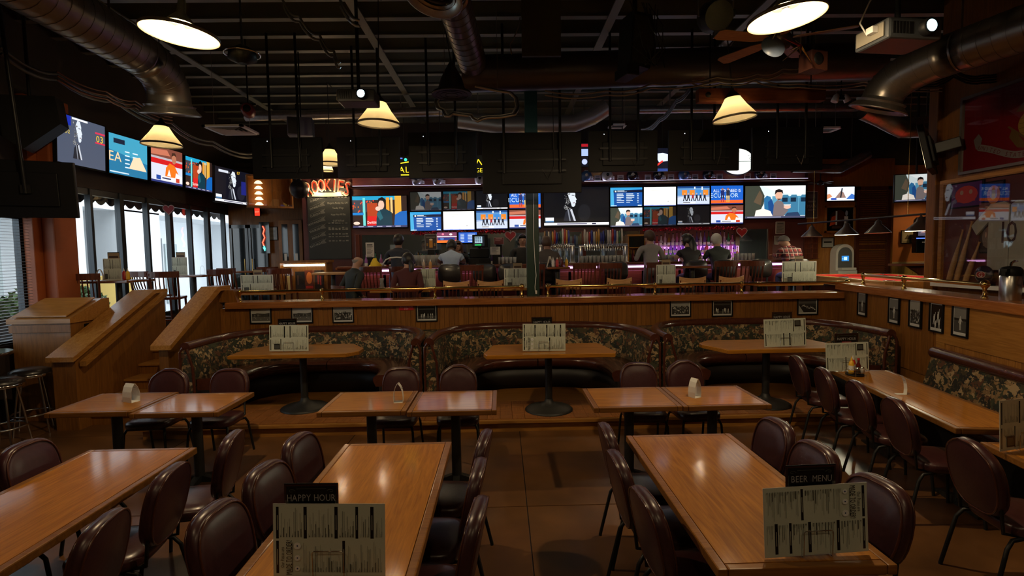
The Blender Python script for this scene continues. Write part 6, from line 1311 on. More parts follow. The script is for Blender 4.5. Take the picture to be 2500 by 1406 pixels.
t = thing('paper_basket', 'paper-lined food basket between the two diners', 'basket', (wx(968, 9.25), 9.25, LT)); MB().lathe([(.06, 0), (.10, .05), (.097, .05), (.058, .006), (0, .006)], 18).obj('basket', M('basket_red', (.3, .05, .03), .6), t); MB().rings([[((.07 + .05 * f) * math.cos(a) * (1 + .08 * math.sin(5 * a)), (.07 + .05 * f) * math.sin(a), .02 + .07 * f + .015 * math.sin(4 * a)) for a in [j * PI / 10 for j in range(20)]] for f in (0, .5, 1)], cap=False).obj('liner', WHITEP, t)
# lit display case
p = at(742, 690, y=10.95); t = thing('display_case', 'glass-fronted merchandise case with a bright tube light', 'display case', (p.x, 10.95, UF))
MB().box(-.50, .50, -.02, .32, 0, .62).box(-.50, .50, .30, .32, .62, 1.24).box(-.50, -.47, -.02, .32, .62, 1.24).box(.47, .50, -.02, .32, .62, 1.24).box(-.53, .53, -.06, .34, 1.24, 1.29).obj('case', PANEL, t)
MB().cyl((-.42, .06, 1.19), (.42, .06, 1.19), .022, n=10).obj('tube_light', M('tube_glow', (1, .85, .52), .5, emit=14), t)
for x, z, w, h, sh in ((-.36, .66, .16, .34, [R_(0, 0, 1, 1, (60, 40, 20)), P_([(.2, .05), (.15, .9), (.8, .95), (.75, .5), (.9, .4), (.7, .05)], (236, 214, 150))]), (-.12, .66, .20, .40, [R_(0, 0, 1, 1, (30, 22, 20)), R_(.2, .3, .35, .8, (90, 60, 40))]), (.07, .66, .19, .42, [R_(0, 0, 1, 1, (110, 46, 24)), E_(.5, .62, .32, .3, (225, 120, 50)), R_(.1, .1, .9, .22, (200, 40, 30))]), (.28, .66, .2, .42, [R_(0, 0, 1, 1, (40, 24, 22)), R_(.3, .3, .45, .75, (190, 50, 36)), R_(.55, .25, .7, .7, (190, 50, 36))])):
    picture('goods', w, h, sh, PRINT, t, (x, .12, z), zero='b', step=.001)
MB().box(-.47, .47, -.016, -.012, .63, 1.23).obj('glass_front', CASEG, t); MB().ball((.40, .1, .68), .07, 12, 8, (1, 1, .7)).obj('glass_dome', GLASS, t)
# trinket board, cabinets, frame and glass case with modelled lamp reflections on the entry side
t = thing('wall_cabinet', 'tall wooden cabinet with two narrow glass doors near the chalkboard', 'cabinet', (wx(712, 12.7), 12.7, UF + 1.0))
MB().box(-.28, .28, -.03, .18, 0, 1.25, .006).obj('case', PANEL, t)
for sx in (-.13, .13): MB().box(sx - .07, sx + .07, -.034, -.028, .12, 1.15).obj('glass_door', M('dark_glass', (0, 0, 0)), t); MB().box(sx - .03, sx + .03, -.038, -.034, .15, .45).obj('card', WHITEP, t)
frame('small framed white sheet beside the narrow cabinet', (wx(669, 12.89), 12.89, wz(669, 570, 12.89)), 0, .24, .33, [R_(0, 0, 1, 1, (150, 148, 140))] + [R_(.2, .75 - k * .1, .8, .78 - k * .1, (90, 90, 86)) for k in range(6)], 'framed pieces on the far walls')
p = at(663, 470, y=12.0); t = thing('glass_case', 'slanted wooden glass case with reflected lamp shades built as glowing shapes', 'display case', p, .5)
MB().box(-.50, .45, 0, .28, -.34, -.30).box(-.50, .45, 0, .28, .34, .38).box(-.50, .45, .25, .28, -.3, .34).box(.42, .45, 0, .28, -.3, .34).box(-.5, -.47, 0, .28, -.3, .34).box(.0, .03, -.0, .02, -.3, .34).obj('case', PANEL, t)
for k in range(5): MB().lathe([(.09, -.03), (.05, .02), (.02, .03)], 16, (-.25, .14, .24 - k * .12)).obj('lamp_reflection', M('reflection_glow', (1, .72, .36), .4, emit=3.2), t)  # glowing shapes inside stand in for lamps reflected in the glass
MB().box(-.47, .42, -.004, 0, -.3, .34).obj('glass_front', CASEG, t); MB().box(-.05, .05, .28, 1.03, -.05, .05).obj('wall_bracket', BLACKM, t)
p = at(730, 462, y=11.55); t = thing('globe_lamp', 'large dark unlit globe hanging next to the chalkboard', 'lamp', p); MB().ball((0, 0, 0), .20, 24, 16).obj('globe', M('dark_globe', (.02, .018, .018), .4), t); MB().cyl((0, 0, .19), (0, 0, ZH - p.z), .012, n=6).obj('stem', BLACKM, t); MB().lathe([(.05, .19), (.06, .21), (.03, .25)], 12).obj('collar', BLACKM, t)
# exit sign and chili neon
p = at(628, 517, y=12.7); t = thing('exit_sign', 'small red lit exit sign above the entry doors', 'sign', p, .0); MB().box(-.09, .07, 0, .05, -.1, .1, .006).obj('case', BLACKP, t); picture('face', .12, .19, [R_(0, 0, 1, 1, (235, 52, 30)), T_('EXIT', .5, .5, .2, (255, 150, 120), 0, .9)], SIGNLIT, t, (-.0, -.004, 0)); MB().box(-.02, .02, .05, .22, -.03, .03).obj('bracket', BLACKM, t)
pts = [at(x, y_, y=12.74) for x, y_ in ((641, 552), (645, 560), (642, 570), (646, 580), (641, 592), (644, 600))]; t = thing('chili_neon', 'red and teal neon chili sign in the entry window', 'sign', pts[0])
MB().tube([q - pts[0] for q in pts], .014, 8).obj('red_tube', M('neon_red', (1, .08, .04), .4, emit=4), t); MB().tube([pts[-1] - pts[0], at(647, 606, y=12.74) - pts[0], at(647, 612, y=12.74) - pts[0], at(643, 604, y=12.74) - pts[0]], .012, 8).obj('teal_tube', M('neon_teal', (.1, .8, .75), .4, emit=3), t); MB().box(-.10, .14, .03, .05, -.65, .1).obj('backing', M('dark_glass', (0, 0, 0)), t); MB().box(.0, .04, .05, .09, -.2, -.1).obj('bracket', DARKW, t)
# ================= POOL CORNER, CASE WALL, OUTDOORS =================
PX, PYc = 6.78, 9.12
t = thing('pool_table', 'pool table with red cloth under the row of dark cone shades', 'pool table', (PX, PYc, UF), -.12)
RED = M('red_felt', (.52, .018, .015), .85); RW_, RL = .72, 1.32
MB().box(-RW_, RW_, -RL, RL, .74, .80).obj('bed', RED, t)
for a in ((-RW_, -RW_ + .06, -RL, RL), (RW_ - .06, RW_, -RL, RL)): MB().box(*a, .80, .84, .01).obj('cushion', RED, t)
for a in ((-RW_, RW_, -RL, -RL + .06), (-RW_, RW_, RL - .06, RL)): MB().box(*a, .80, .84, .01).obj('cushion', RED, t)
for a in ((-RW_ - .13, -RW_, -RL - .13, RL + .13), (RW_, RW_ + .13, -RL - .13, RL + .13), (-RW_, RW_, -RL - .13, -RL), (-RW_, RW_, RL, RL + .13)): MB().box(*a, .70, .845, .015).obj('rail', wood('honey_oak', (.42, .22, .07), (.6, .34, .12), 'y', rough=.25), t)
for sx in (-1, 1):
    for sy in (-1, 0, 1): MB().lathe([(.06, .79), (.075, .80), (.078, .852), (.06, .853), (.055, .80)], 16, (sx * (RW_ - .01), sy * (RL - .01), 0)).obj('pocket', BLACKV, t)
    for sy in (-1, 1): MB().lathe([(.07, 0), (.08, .08), (.05, .2), (.09, .45), (.10, .70)], 14, (sx * .55, sy * 1.05, 0)).obj('leg', CHERRY, t)
MB().box(-RW_ - .05, RW_ + .05, -RL - .05, RL + .05, .52, .72, .02).obj('apron', CHERRY, t)
cu = thing('pool_cue', 'pool cue lying across the red pool table', 'cue', (PX - .5, PYc - .9, UF + .862), .9); MB().cyl((0, 0, 0), (1.4, 0, .0), .014, .006, 10).obj('shaft', LIGHTW, cu); MB().cyl((-.02, 0, 0), (.35, 0, 0), .0155, .0145, 10).obj('butt', BLACKP, cu)
t = thing('billiard_light', 'row of dark cone shades on a bar over the pool table', 'lamp', (6.42, 9.4, 2.62))
MB().tube([(-.10, 1.7, .03), (.10, -1.6, -.0)], .018, 10).obj('bar', BLACKM, t)
DS = M('dark_shade', (.05, .035, .035), .35, coat=.3)
for k, (y, lit) in enumerate(((1.25, 0), (.25, 1), (-.5, 0), (-1.35, 1))):
    z = -.25; x = -y * .06
    MB().lathe([(.20, 0), (.19, .015), (.055, .15), (.05, .19), (.02, .22)], 28, (x, y, z), cap=False).obj('shade', DS, t); MB().lathe([(.198, -.004), (.18, .012), (.05, .14)], 28, (x, y, z), cap=False).obj('shade_lining', M('white_lining', (.75, .72, .6), .5), t)
    MB().cyl((x, y, z + .2), (x, y, .02), .012, n=6).obj('stem', BLACKM, t)
    if lit: MB().ball((x, y, z + .05), .04, 12, 8).obj('bulb', M('pool_bulb', (1, .92, .62), .4, emit=25), t); lamp_light(t, z + .02, 110, (1, .9, .6), .03, (x, y))
for y in (1.2, -1.1): MB().cyl((-y * .06, y, 0), (-y * .06, y, ZH - 2.62), .005, n=5).obj('chain', BRASS, t)
# cash machine
p = at(2062, 660, y=11.95); t = thing('cash_machine', 'grey arched cash machine with a small blue screen', 'cash machine', (p.x, 11.95, UF)); m = MB(); ag = M('machine_grey', (.60, .57, .50), .4)
arcp = [(-.21, .0), (.21, 0), (.21, 1.25)] + [(.21 * math.cos(a * PI / 10), 1.25 + .21 * math.sin(a * PI / 10)) for a in range(1, 10)] + [(-.21, 1.25)]
m.prism(arcp, -.0, .22, 'y').obj('body', ag, t); MB().box(-.22, .22, -.12, 0, 0, .86, .02).obj('safe', ag, t)
arc2 = [(.16 * math.cos(a * PI / 10), 1.22 + .17 * math.sin(a * PI / 10)) for a in range(11)] + [(-.16, .92), (.16, .92)]
MB().prism(arc2, -.012, 0, 'y').obj('fascia', M('machine_dark', (.12, .12, .115), .4), t); MB().box(-.17, .17, -.16, -.02, .86, .92, .01).obj('keypad_shelf', ag, t); MB().box(-.14, .14, -.126, -.118, .55, .72, .01).obj('cash_slot', BLACKP, t)
picture('display', .17, .12, [R_(0, 0, 1, 1, (40, 120, 190)), R_(.3, .2, .75, .8, (190, 230, 245)), R_(.08, .3, .22, .6, (120, 190, 230))], SCREEN, t, (0, -.016, 1.13))
# framed mirror, small picture, cue rack, fan, bin on the machine wall
p = at(2050, 535, y=12.18); t = thing('wall_mirror', 'wooden framed dark picture with a lit bar scene above the cash machine', 'picture', (p.x, 12.18, p.z)); w, h = .72, .62
MB().box(-w / 2, w / 2, -.03, 0, h / 2 - .04, h / 2).box(-w / 2, w / 2, -.03, 0, -h / 2, -h / 2 + .04).box(-w / 2, -w / 2 + .04, -.03, 0, -h / 2, h / 2).box(w / 2 - .04, w / 2, -.03, 0, -h / 2, h / 2).obj('frame', OAK_X, t)
picture('scene', w - .08, h - .08, [R_(0, 0, 1, 1, (16, 12, 12)), E_(.45, .5, .32, .4, (60, 34, 26), 20), P_([(.12, .2), (.2, .6), (.34, .66), (.36, .3)], (190, 80, 40)), R_(.34, .25, .4, .85, (200, 225, 230)), R_(.66, .3, .8, .62, (225, 230, 235)), E_(.74, .75, .05, .12, (150, 180, 210), 10), R_(.2, .1, .7, .2, (80, 60, 50))], PHOTO, t, (0, -.006, 0), step=.001)
frame('dark framed white certificate beside the cash machine', (wx(2020, 12.18), 12.18, wz(2020, 592, 12.18)), 0, .30, .24, [R_(0, 0, 1, 1, (150, 148, 140)), R_(.15, .45, .85, .65, (60, 58, 50))], 'framed pieces on the far walls')
t = thing('cue_rack', 'dark rack of small pigeonholes under the grey-blue banner', 'rack', (wx(1980, 12.15), 12.15, wz(1980, 600, 12.15)))
MB().box(-.16, .16, 0, .04, -.3, .33).obj('back', CHERRY, t)
for k in range(6): MB().box(-.16, .16, -.06, 0, -.3 + k * .12, -.29 + k * .12).obj('shelf', CHERRY_X, t)
MB().box(-.01, .01, -.06, 0, -.3, .33).obj('divider', CHERRY_X, t)
p = at(2003, 447, y=11.9); t = thing('wall_fan', 'small dark ceiling fan above the machine wall', 'fan', p); MB().lathe([(.02, -.05), (.07, -.03), (.07, .03), (.02, .06)], 16).obj('motor', BLACKM, t); MB().cyl((0, 0, .05), (0, 0, ZH - p.z), .012, n=6).obj('down_rod', BLACKM, t)
for k in range(4):
    a = .3 + k * PI / 2; MB().prism([(.06, -.03), (.30, -.05), (.30, .05), (.06, .03)], -.004, .004, T=Matrix.Rotation(a, 4, 'Z')).obj('blade', BLACKM, t)
t = thing('waste_bin', 'dark tall waste bin beside the cash machine', 'bin', (wx(2015, 11.7), 11.7, UF)); MB().lathe([(.14, 0), (.17, .02), (.19, .62), (.18, .62), (.13, .03)], 18).obj('bucket', BLACKP, t); MB().lathe([(.19, .62), (.195, .66), (.08, .80), (.0, .81)], 18).obj('lid', M('grey_lid', (.06, .06, .06), .4), t)
# orange nook: picture, jukebox, shelf
frame('gold framed sepia picture on the orange wall', (wx(2218, 13.2), 13.2, wz(2218, 578, 13.2)), 0, .44, .34, [R_(0, 0, 1, 1, (170, 150, 110)), R_(.12, .15, .88, .85, (196, 176, 130)), P_([(.2, .3), (.4, .7), (.6, .4), (.8, .65), (.75, .3)], (110, 90, 60))], 'framed pieces on the far walls')
p = at(2264, 570, y=12.4); t = thing('wall_jukebox', 'black wall jukebox with a blue-edged screen', 'jukebox', (p.x, 12.4, p.z - .1), -.3)
MB().box(-.22, .22, 0, .25, -.36, .0, .02).box(-.20, .20, .02, .25, .0, .42, .02).prism([(-.2, .42), (.2, .42), (.1, .52), (-.14, .50)], .05, .25, 'y').obj('cabinet', BLACKP, t); picture('display', .36, .30, [R_(0, 0, 1, 1, (70, 64, 80)), P_([(.1, .2), (.4, .8), (.9, .7), (.8, .2)], (120, 100, 110)), E_(.3, .5, .15, .25, (150, 110, 100))], SCREEN, t, (0, .012, .20)); MB().box(-.22, .22, -.006, .0, -.02, .0).obj('blue_edge', M('blue_led', (.06, .12, 1), .4, emit=4), t); MB().box(-.1, -.02, -.003, 0, -.12, -.09).obj('badge', WHITEG, t); MB().box(.02, .1, -.003, 0, -.12, -.09).obj('badge', WHITEG, t); MB().box(-.05, .05, .25, .9, -.1, .1).obj('wall_arm', BLACKM, t)
t = thing('ledge_bracket', 'dark wooden drink ledge on a curved bracket beside the partition', 'ledge', (9.1, 11.2, 1.5)); MB().box(-.6, .2, -.2, .2, .22, .27, .006).obj('board', CHERRY_X, t); MB().prism([(-.35, .22), (.05, .22), (.05, -.1), (.0, -.1), (-.08, .05)], -.03, .03, 'y').cyl((.03, 0, -.1), (.03, 0, UF - 1.5), .03).obj('bracket', CHERRY, t)
# ---- trophy case and flag on the partition (local: x along -Y world, face towards the tables)
QY = 7.30
def pw_(px, py, x=6.2): return at(px, py, x=x)
z0, z1 = 1.62, 2.97
t = thing('trophy_case', 'glass trophy case with bats, a jersey and a helmet in the panelled partition', 'display case', (6.2, 5.2, z0), -PI / 2)   # local x: towards the camera = +x
H = z1 - z0; A, B = -2.04, 2.0
MB().box(A, B, -.02, .0, -.06, .0).box(A, B, -.05, .0, H, H + .06).box(A - .06, A, -.05, .0, -.06, H + .06).obj('frame', OAK_X, t)
MB().box(A, B, -.008, -.004, 0, H).obj('back', M('case_back', (.12, .03, .028), .6), t)
MB().box(A, B, -.175, -.17, 0.02, H).obj('glass_front', CASEG, t)
MB().box(A, B, -.19, -.02, -.05, -.0).obj('sill', WHITEG, t)
def cs(px, py):  # pixel on the case plane -> local x,z
    q = at(px, py, x=6.13); return 5.2 - q.y, q.z - z0
for k, (px, py, px2, py2) in enumerate(((2322, 680, 2350, 560), (2340, 680, 2372, 540), (2362, 680, 2390, 590))):
    a, b = cs(px, py), cs(px2, py2); bt_ = thing('baseball_bat', 'wooden baseball bat leaning in the trophy case, %s' % ('shortest lean', 'longest of three', 'next to the ball')[k], 'bat', t.location, -PI / 2, 'bats in the trophy case')
    pa, pb = Vector((a[0], -.10, .03)), Vector((b[0], -.06, b[1])); d = pb - pa
    MB().tube([pa, pa + d * .15, pa + d * .4, pa + d * .75, pa + d * .97, pb], [.03, .034, .032, .014, .012, .018], 10).obj('bat', LIGHTW, bt_)
jx, jz = cs(2465, 575); j = thing('baseball_jersey', 'white jersey numbered 10 hanging in the trophy case', 'jersey', t.location, -PI / 2)
MB().prism([(jx - .28, jz - .42), (jx + .28, jz - .42), (jx + .28, jz + .18), (jx + .44, jz + .02), (jx + .52, jz + .14), (jx + .26, jz + .40), (jx + .08, jz + .42), (jx, jz + .37), (jx - .08, jz + .42), (jx - .26, jz + .40), (jx - .52, jz + .14), (jx - .44, jz + .02), (jx - .28, jz + .18)], -.075, -.05, 'y').obj('cloth', M('jersey_white', (.42, .40, .36), .8), j)
picture('number', .3, .3, [T_('10', .5, .5, .9, (60, 26, 30), 0, .8)], PRINT, j, (jx - .02, -.077, jz + .05)); MB().cyl((jx, -.0775, jz - .42), (jx, -.0775, jz + .37), .002).obj('button_line', BLACKM, j)
hx, hz = cs(2412, 672); h_ = thing('football_helmet', 'dark football helmet with a red G emblem in the trophy case', 'helmet', t.location, -PI / 2)
MB().ball((hx, -.122, .135), .12, 20, 12, (1.1, .35, .95)).obj('shell', NAVY, h_); picture('emblem', .14, .09, [E_(.5, .5, .48, .48, (210, 200, 196), 20), E_(.5, .5, .42, .4, (170, 30, 34), 20), T_('G', .5, .5, .62, (236, 230, 226), 0, 1.1)], PRINT, h_, (hx, -.1655, .135), step=.0003)
MB().box(hx - .12, hx + .12, -.16, -.08, .003, .018).obj('stand', BLACKP, h_)
for k, (px, py, w_, h2, c1, c2, lab) in enumerate(((2418, 475, .26, .34, (50, 30, 40), (205, 130, 60), 'framed round gold disc poster in the trophy case'), (2405, 580, .24, .40, (60, 44, 44), (130, 110, 100), 'framed small team photo in the trophy case'), (2352, 475, .5, .34, (90, 26, 110), (210, 60, 50), 'purple team photo in the corner of the trophy case'))):
    x_, z_ = cs(px, py); f = thing('picture_frame', lab, 'picture', t.location, -PI / 2, 'pictures in the trophy case'); MB().box(x_ - w_ / 2, x_ + w_ / 2, -.03, -.01, z_ - h2 / 2, z_ + h2 / 2).obj('frame', BLACKP, f)
    picture('print', w_ * .9, h2 * .9, [R_(0, 0, 1, 1, c1), E_(.5, .5, .38, .38, c2), E_(.5, .5, .2, .2, (190, 190, 200)) if k == 0 else R_(.2, .2, .8, .45, c2), E_(.35, .6, .06, .1, (200, 160, 140)), E_(.65, .6, .06, .1, (200, 160, 140))], PRINT, f, (x_, -.032, z_))
# flag in a frame above
def fs(px, py): q = at(px, py, x=6.16); return 5.2 - q.y, q.z
(fx0, fz1), (_, fz0) = fs(2352, 245), fs(2342, 430); fz0 += .05; fw, fh = 1.75, fz1 - fz0
t = thing('framed_flag', 'large framed red military flag with a gold emblem and scroll', 'flag', (6.2, 5.2 - fx0 - fw / 2, (fz0 + fz1) / 2), -PI / 2)
MB().box(-fw / 2 - .03, fw / 2 + .03, -.05, -.0, fh / 2, fh / 2 + .035).box(-fw / 2 - .03, fw / 2 + .03, -.05, 0, -fh / 2 - .035, -fh / 2).box(-fw / 2 - .035, -fw / 2, -.05, 0, -fh / 2, fh / 2).box(fw / 2, fw / 2 + .035, -.05, 0, -fh / 2, fh / 2).obj('frame', M('silver_frame', (.20, .17, .15), .35, .5), t)
GO, DG, GY = (176, 140, 60), (120, 92, 44), (150, 142, 140); ex, ey = .52, .46
sh = [R_(0, 0, 1, 1, (132, 18, 26))]
sh += [P_([(ex - .12, ey + .18), (ex - .06, ey + .30), (ex - .01, ey + .27), (ex + .02, ey + .36), (ex + .07, ey + .34), (ex + .04, ey + .28), (ex + .13, ey + .31), (ex + .2, ey + .2), (ex + .1, ey + .2), (ex, ey + .14)], DG), L_(ex - .06, ey + .36, ex + .06, ey + .42, .025, GY), L_(ex - .06, ey + .34, ex - .03, ey + .37, .02, GY)]
sh += [E_(ex, ey, .10, .17, GO, 24), P_([(ex - .06, ey + .06), (ex - .02, ey + .12), (ex + .04, ey + .08), (ex + .0, ey + .02)], DG), P_([(ex, ey - .02), (ex + .05, ey), (ex + .03, ey - .1), (ex - .0, ey - .12)], DG)] + [L_(ex - .09, ey - .1 + k * .06, ex + .09, ey - .1 + k * .06, .006, DG) for k in range(4)]
sh += [L_(ex - .17, ey + .02, ex + .02, ey - .27, .018, DG), P_([(ex - .16, ey - .12), (ex - .14, ey - .02), (ex - .1, ey - .1), (ex - .06, ey - .2), (ex + .04, ey - .24), (ex + .1, ey - .18), (ex + .1, ey - .27), (ex, ey - .31), (ex - .1, ey - .27)], DG)]
txt = 'UNITED STATES MARINE CORPS'; n = len(txt)
cur = lambda f: (ex - .40 + .80 * f, ey - .16 - .20 * math.sin(PI * f) + .015 * math.sin(4 * PI * f))
for i in range(30):
    a, b = cur(i / 30), cur((i + 1) / 30); sh.append(P_([(a[0], a[1] - .045), (b[0], b[1] - .045), (b[0], b[1] + .045), (a[0], a[1] + .045)], GY))
sh += [P_([(ex - .43, ey - .05), (ex - .39, ey + .02), (ex - .36, ey - .06), (ex - .38, ey - .2), (ex - .41, ey - .18)], (130, 122, 120))]
for i, c in enumerate(txt):
    f = (i + .8) / (n + .6); a = cur(f); b = cur(min(1, f + .02)); sh.append(T_(c, a[0], a[1], .055, (120, 20, 26), math.atan2((b[1] - a[1]) * fh, (b[0] - a[0]) * fw), .9))
picture('flag', fw, fh, sh, PRINT, t, (0, -.012, 0), step=.00025)
MB().box(-fw / 2, fw / 2, -.032, -.030, -fh / 2, fh / 2).obj('glazing', CASEG, t)
# ================= OUTDOORS =================
WB = M('white_stucco', (.80, .82, .84), .8)
struct(MB().box(-40, LX - .15, -12, 45, -.4, .02).obj('ground', M('sidewalk', (.30, .30, .32), .8, var=.1)))
bd = thing('white_building', 'white building with dark doorways across the walkway outside', 'building', (-11.0, 13, 0))
MB().box(-4, 0, -6.5, -3.3, 0, 7).box(-4, 0, -3.3, 14, 3.55, 7).box(-4, -.0, 2.4, 4.2, 0, 3.6).box(-4, 0, 9.5, 14, 0, 3.6).box(-1.6, -1.5, -3.3, 10, 0, 3.6).obj('wall', WB, bd)
for y in (-1.5, 1.2, 5.6): MB().box(-1.5, -1.42, y, y + .9, 0, 2.9).obj('doorway', M('dark_door', (.10, .115, .13), .3), bd)
for y in (-.4, 2.1, 6.7): MB().box(-1.5, -1.44, y, y + .7, .5, 2.7).obj('pane', M('pale_glass', (.45, .52, .52), .1), bd)
for y in (-2.9, .6): MB().box(-.25, .1, y, y + .38, 0, 3.6).obj('pillar', WB, bd)
MB().box(-.02, .25, -1.2, -.9, 3.7, 4.4).obj('wall_lamp', BLACKM, bd)
tag(MB().box(-9.6, -9.3, 11.4, 13.4, 0, 1.75).obj('garden_wall', M('yellow_stucco', (.72, .48, .12), .8)), 'low yellow wall behind the clipped bush outside', 'wall')
def bush(label, x, y, z, r, n=500):
    t = thing('clipped_bush', label, 'bush', (x, y, z), 0, 'bushes outside'); m = MB(); rr = random.Random(int(x * 10))
    for k in range(n):
        a, b = rr.uniform(0, 2 * PI), rr.uniform(-.3, 1); q = r * rr.uniform(.75, 1.03); c = Vector((q * math.sqrt(1 - b * b) * math.cos(a), q * math.sqrt(1 - b * b) * math.sin(a), q * b * .8 + r * .3)); u = Vector((rr.uniform(-1, 1), rr.uniform(-1, 1), rr.uniform(-1, 1))).normalized() * .05; v = u.orthogonal().normalized() * .03
        m.add([c + u, c + v, c - u, c - v], [(0, 1, 2, 3)])
    m.ball((0, 0, r * .25), r * .78, 12, 8, (1, 1, .8)); o = m.obj('foliage', M('leaf', (.07, .13, .04), .6, var=.5, vscale=20), t); o['kind'] = 'stuff'; MB().cyl((0, 0, -z), (0, 0, r * .2), .04).obj('stem', M('bark', (.06, .04, .03), .8), t)
bush('round green bush outside below the window next to the orange column', -8.35, 9.6, 1.15, .5); bush('round green bush outside the second window', -8.45, 10.6, 1.1, .45); bush('leafy planter bush outside behind the window blind', -8.0, 7.2, 1.0, .55); bush('dark hedge bush outside behind the blind', -8.3, 8.2, 1.2, .5)
# awning valance
aw = thing('awning_valance', 'dark scalloped awning valance outside the window wall', 'awning', (LX - .35, 8.0, 3.05)); pts = [(0, .5)]
for k in range(22):
    for q in range(6): a = q / 6; pts.append((k * .24 + .24 * a, .09 - .07 * math.sin(PI * a)))
pts += [(22 * .24, .09), (22 * .24, .5)]
MB().prism(pts, -.004, .004, 'x').obj('scalloped_cloth', M('awning_cloth', (.03, .022, .024), .8), aw)
MB().add([(0, 0, .5), (0, 5.3, .5), (.2, 5.3, .75), (.2, 0, .75)], [(0, 1, 2, 3)]).obj('roof_cloth', M('awning_cloth', (0, 0, 0)), aw)
# parked car seen through the blind
cr = thing('parked_car', 'dark parked car outside behind the blind', 'car', (-9.95, 9.0, .02), .0); cm = M('car_paint', (.03, .03, .035), .2, coat=.8)
MB().prism([(-2.1, .3), (2.1, .3), (2.15, .75), (1.5, .9), (.9, 1.42), (-.9, 1.45), (-1.6, .95), (-2.15, .85)], -.85, .85, 'x', T=Matrix.Identity(4)).obj('body', cm, cr)
MB().prism([(1.4, .92), (.88, 1.36), (-.85, 1.38), (-1.45, .98)], -.86, .86, 'x').obj('glass', M('dark_glass', (0, 0, 0)), cr)
for y in (-1.35, 1.35):
    for sx in (-.8, .8): MB().lathe([(.2, -.1), (.33, -.1), (.34, 0), (.33, .1), (.2, .1)], 20, T=Matrix.Translation((sx, y, .32)) @ Matrix.Rotation(PI / 2, 4, 'Y')).obj('wheel', BLACKP, cr)
for sx in (-.6, .6): MB().box(sx - .15, sx + .15, 2.1, 2.18, .6, .72).obj('headlight', WHITEG, cr)
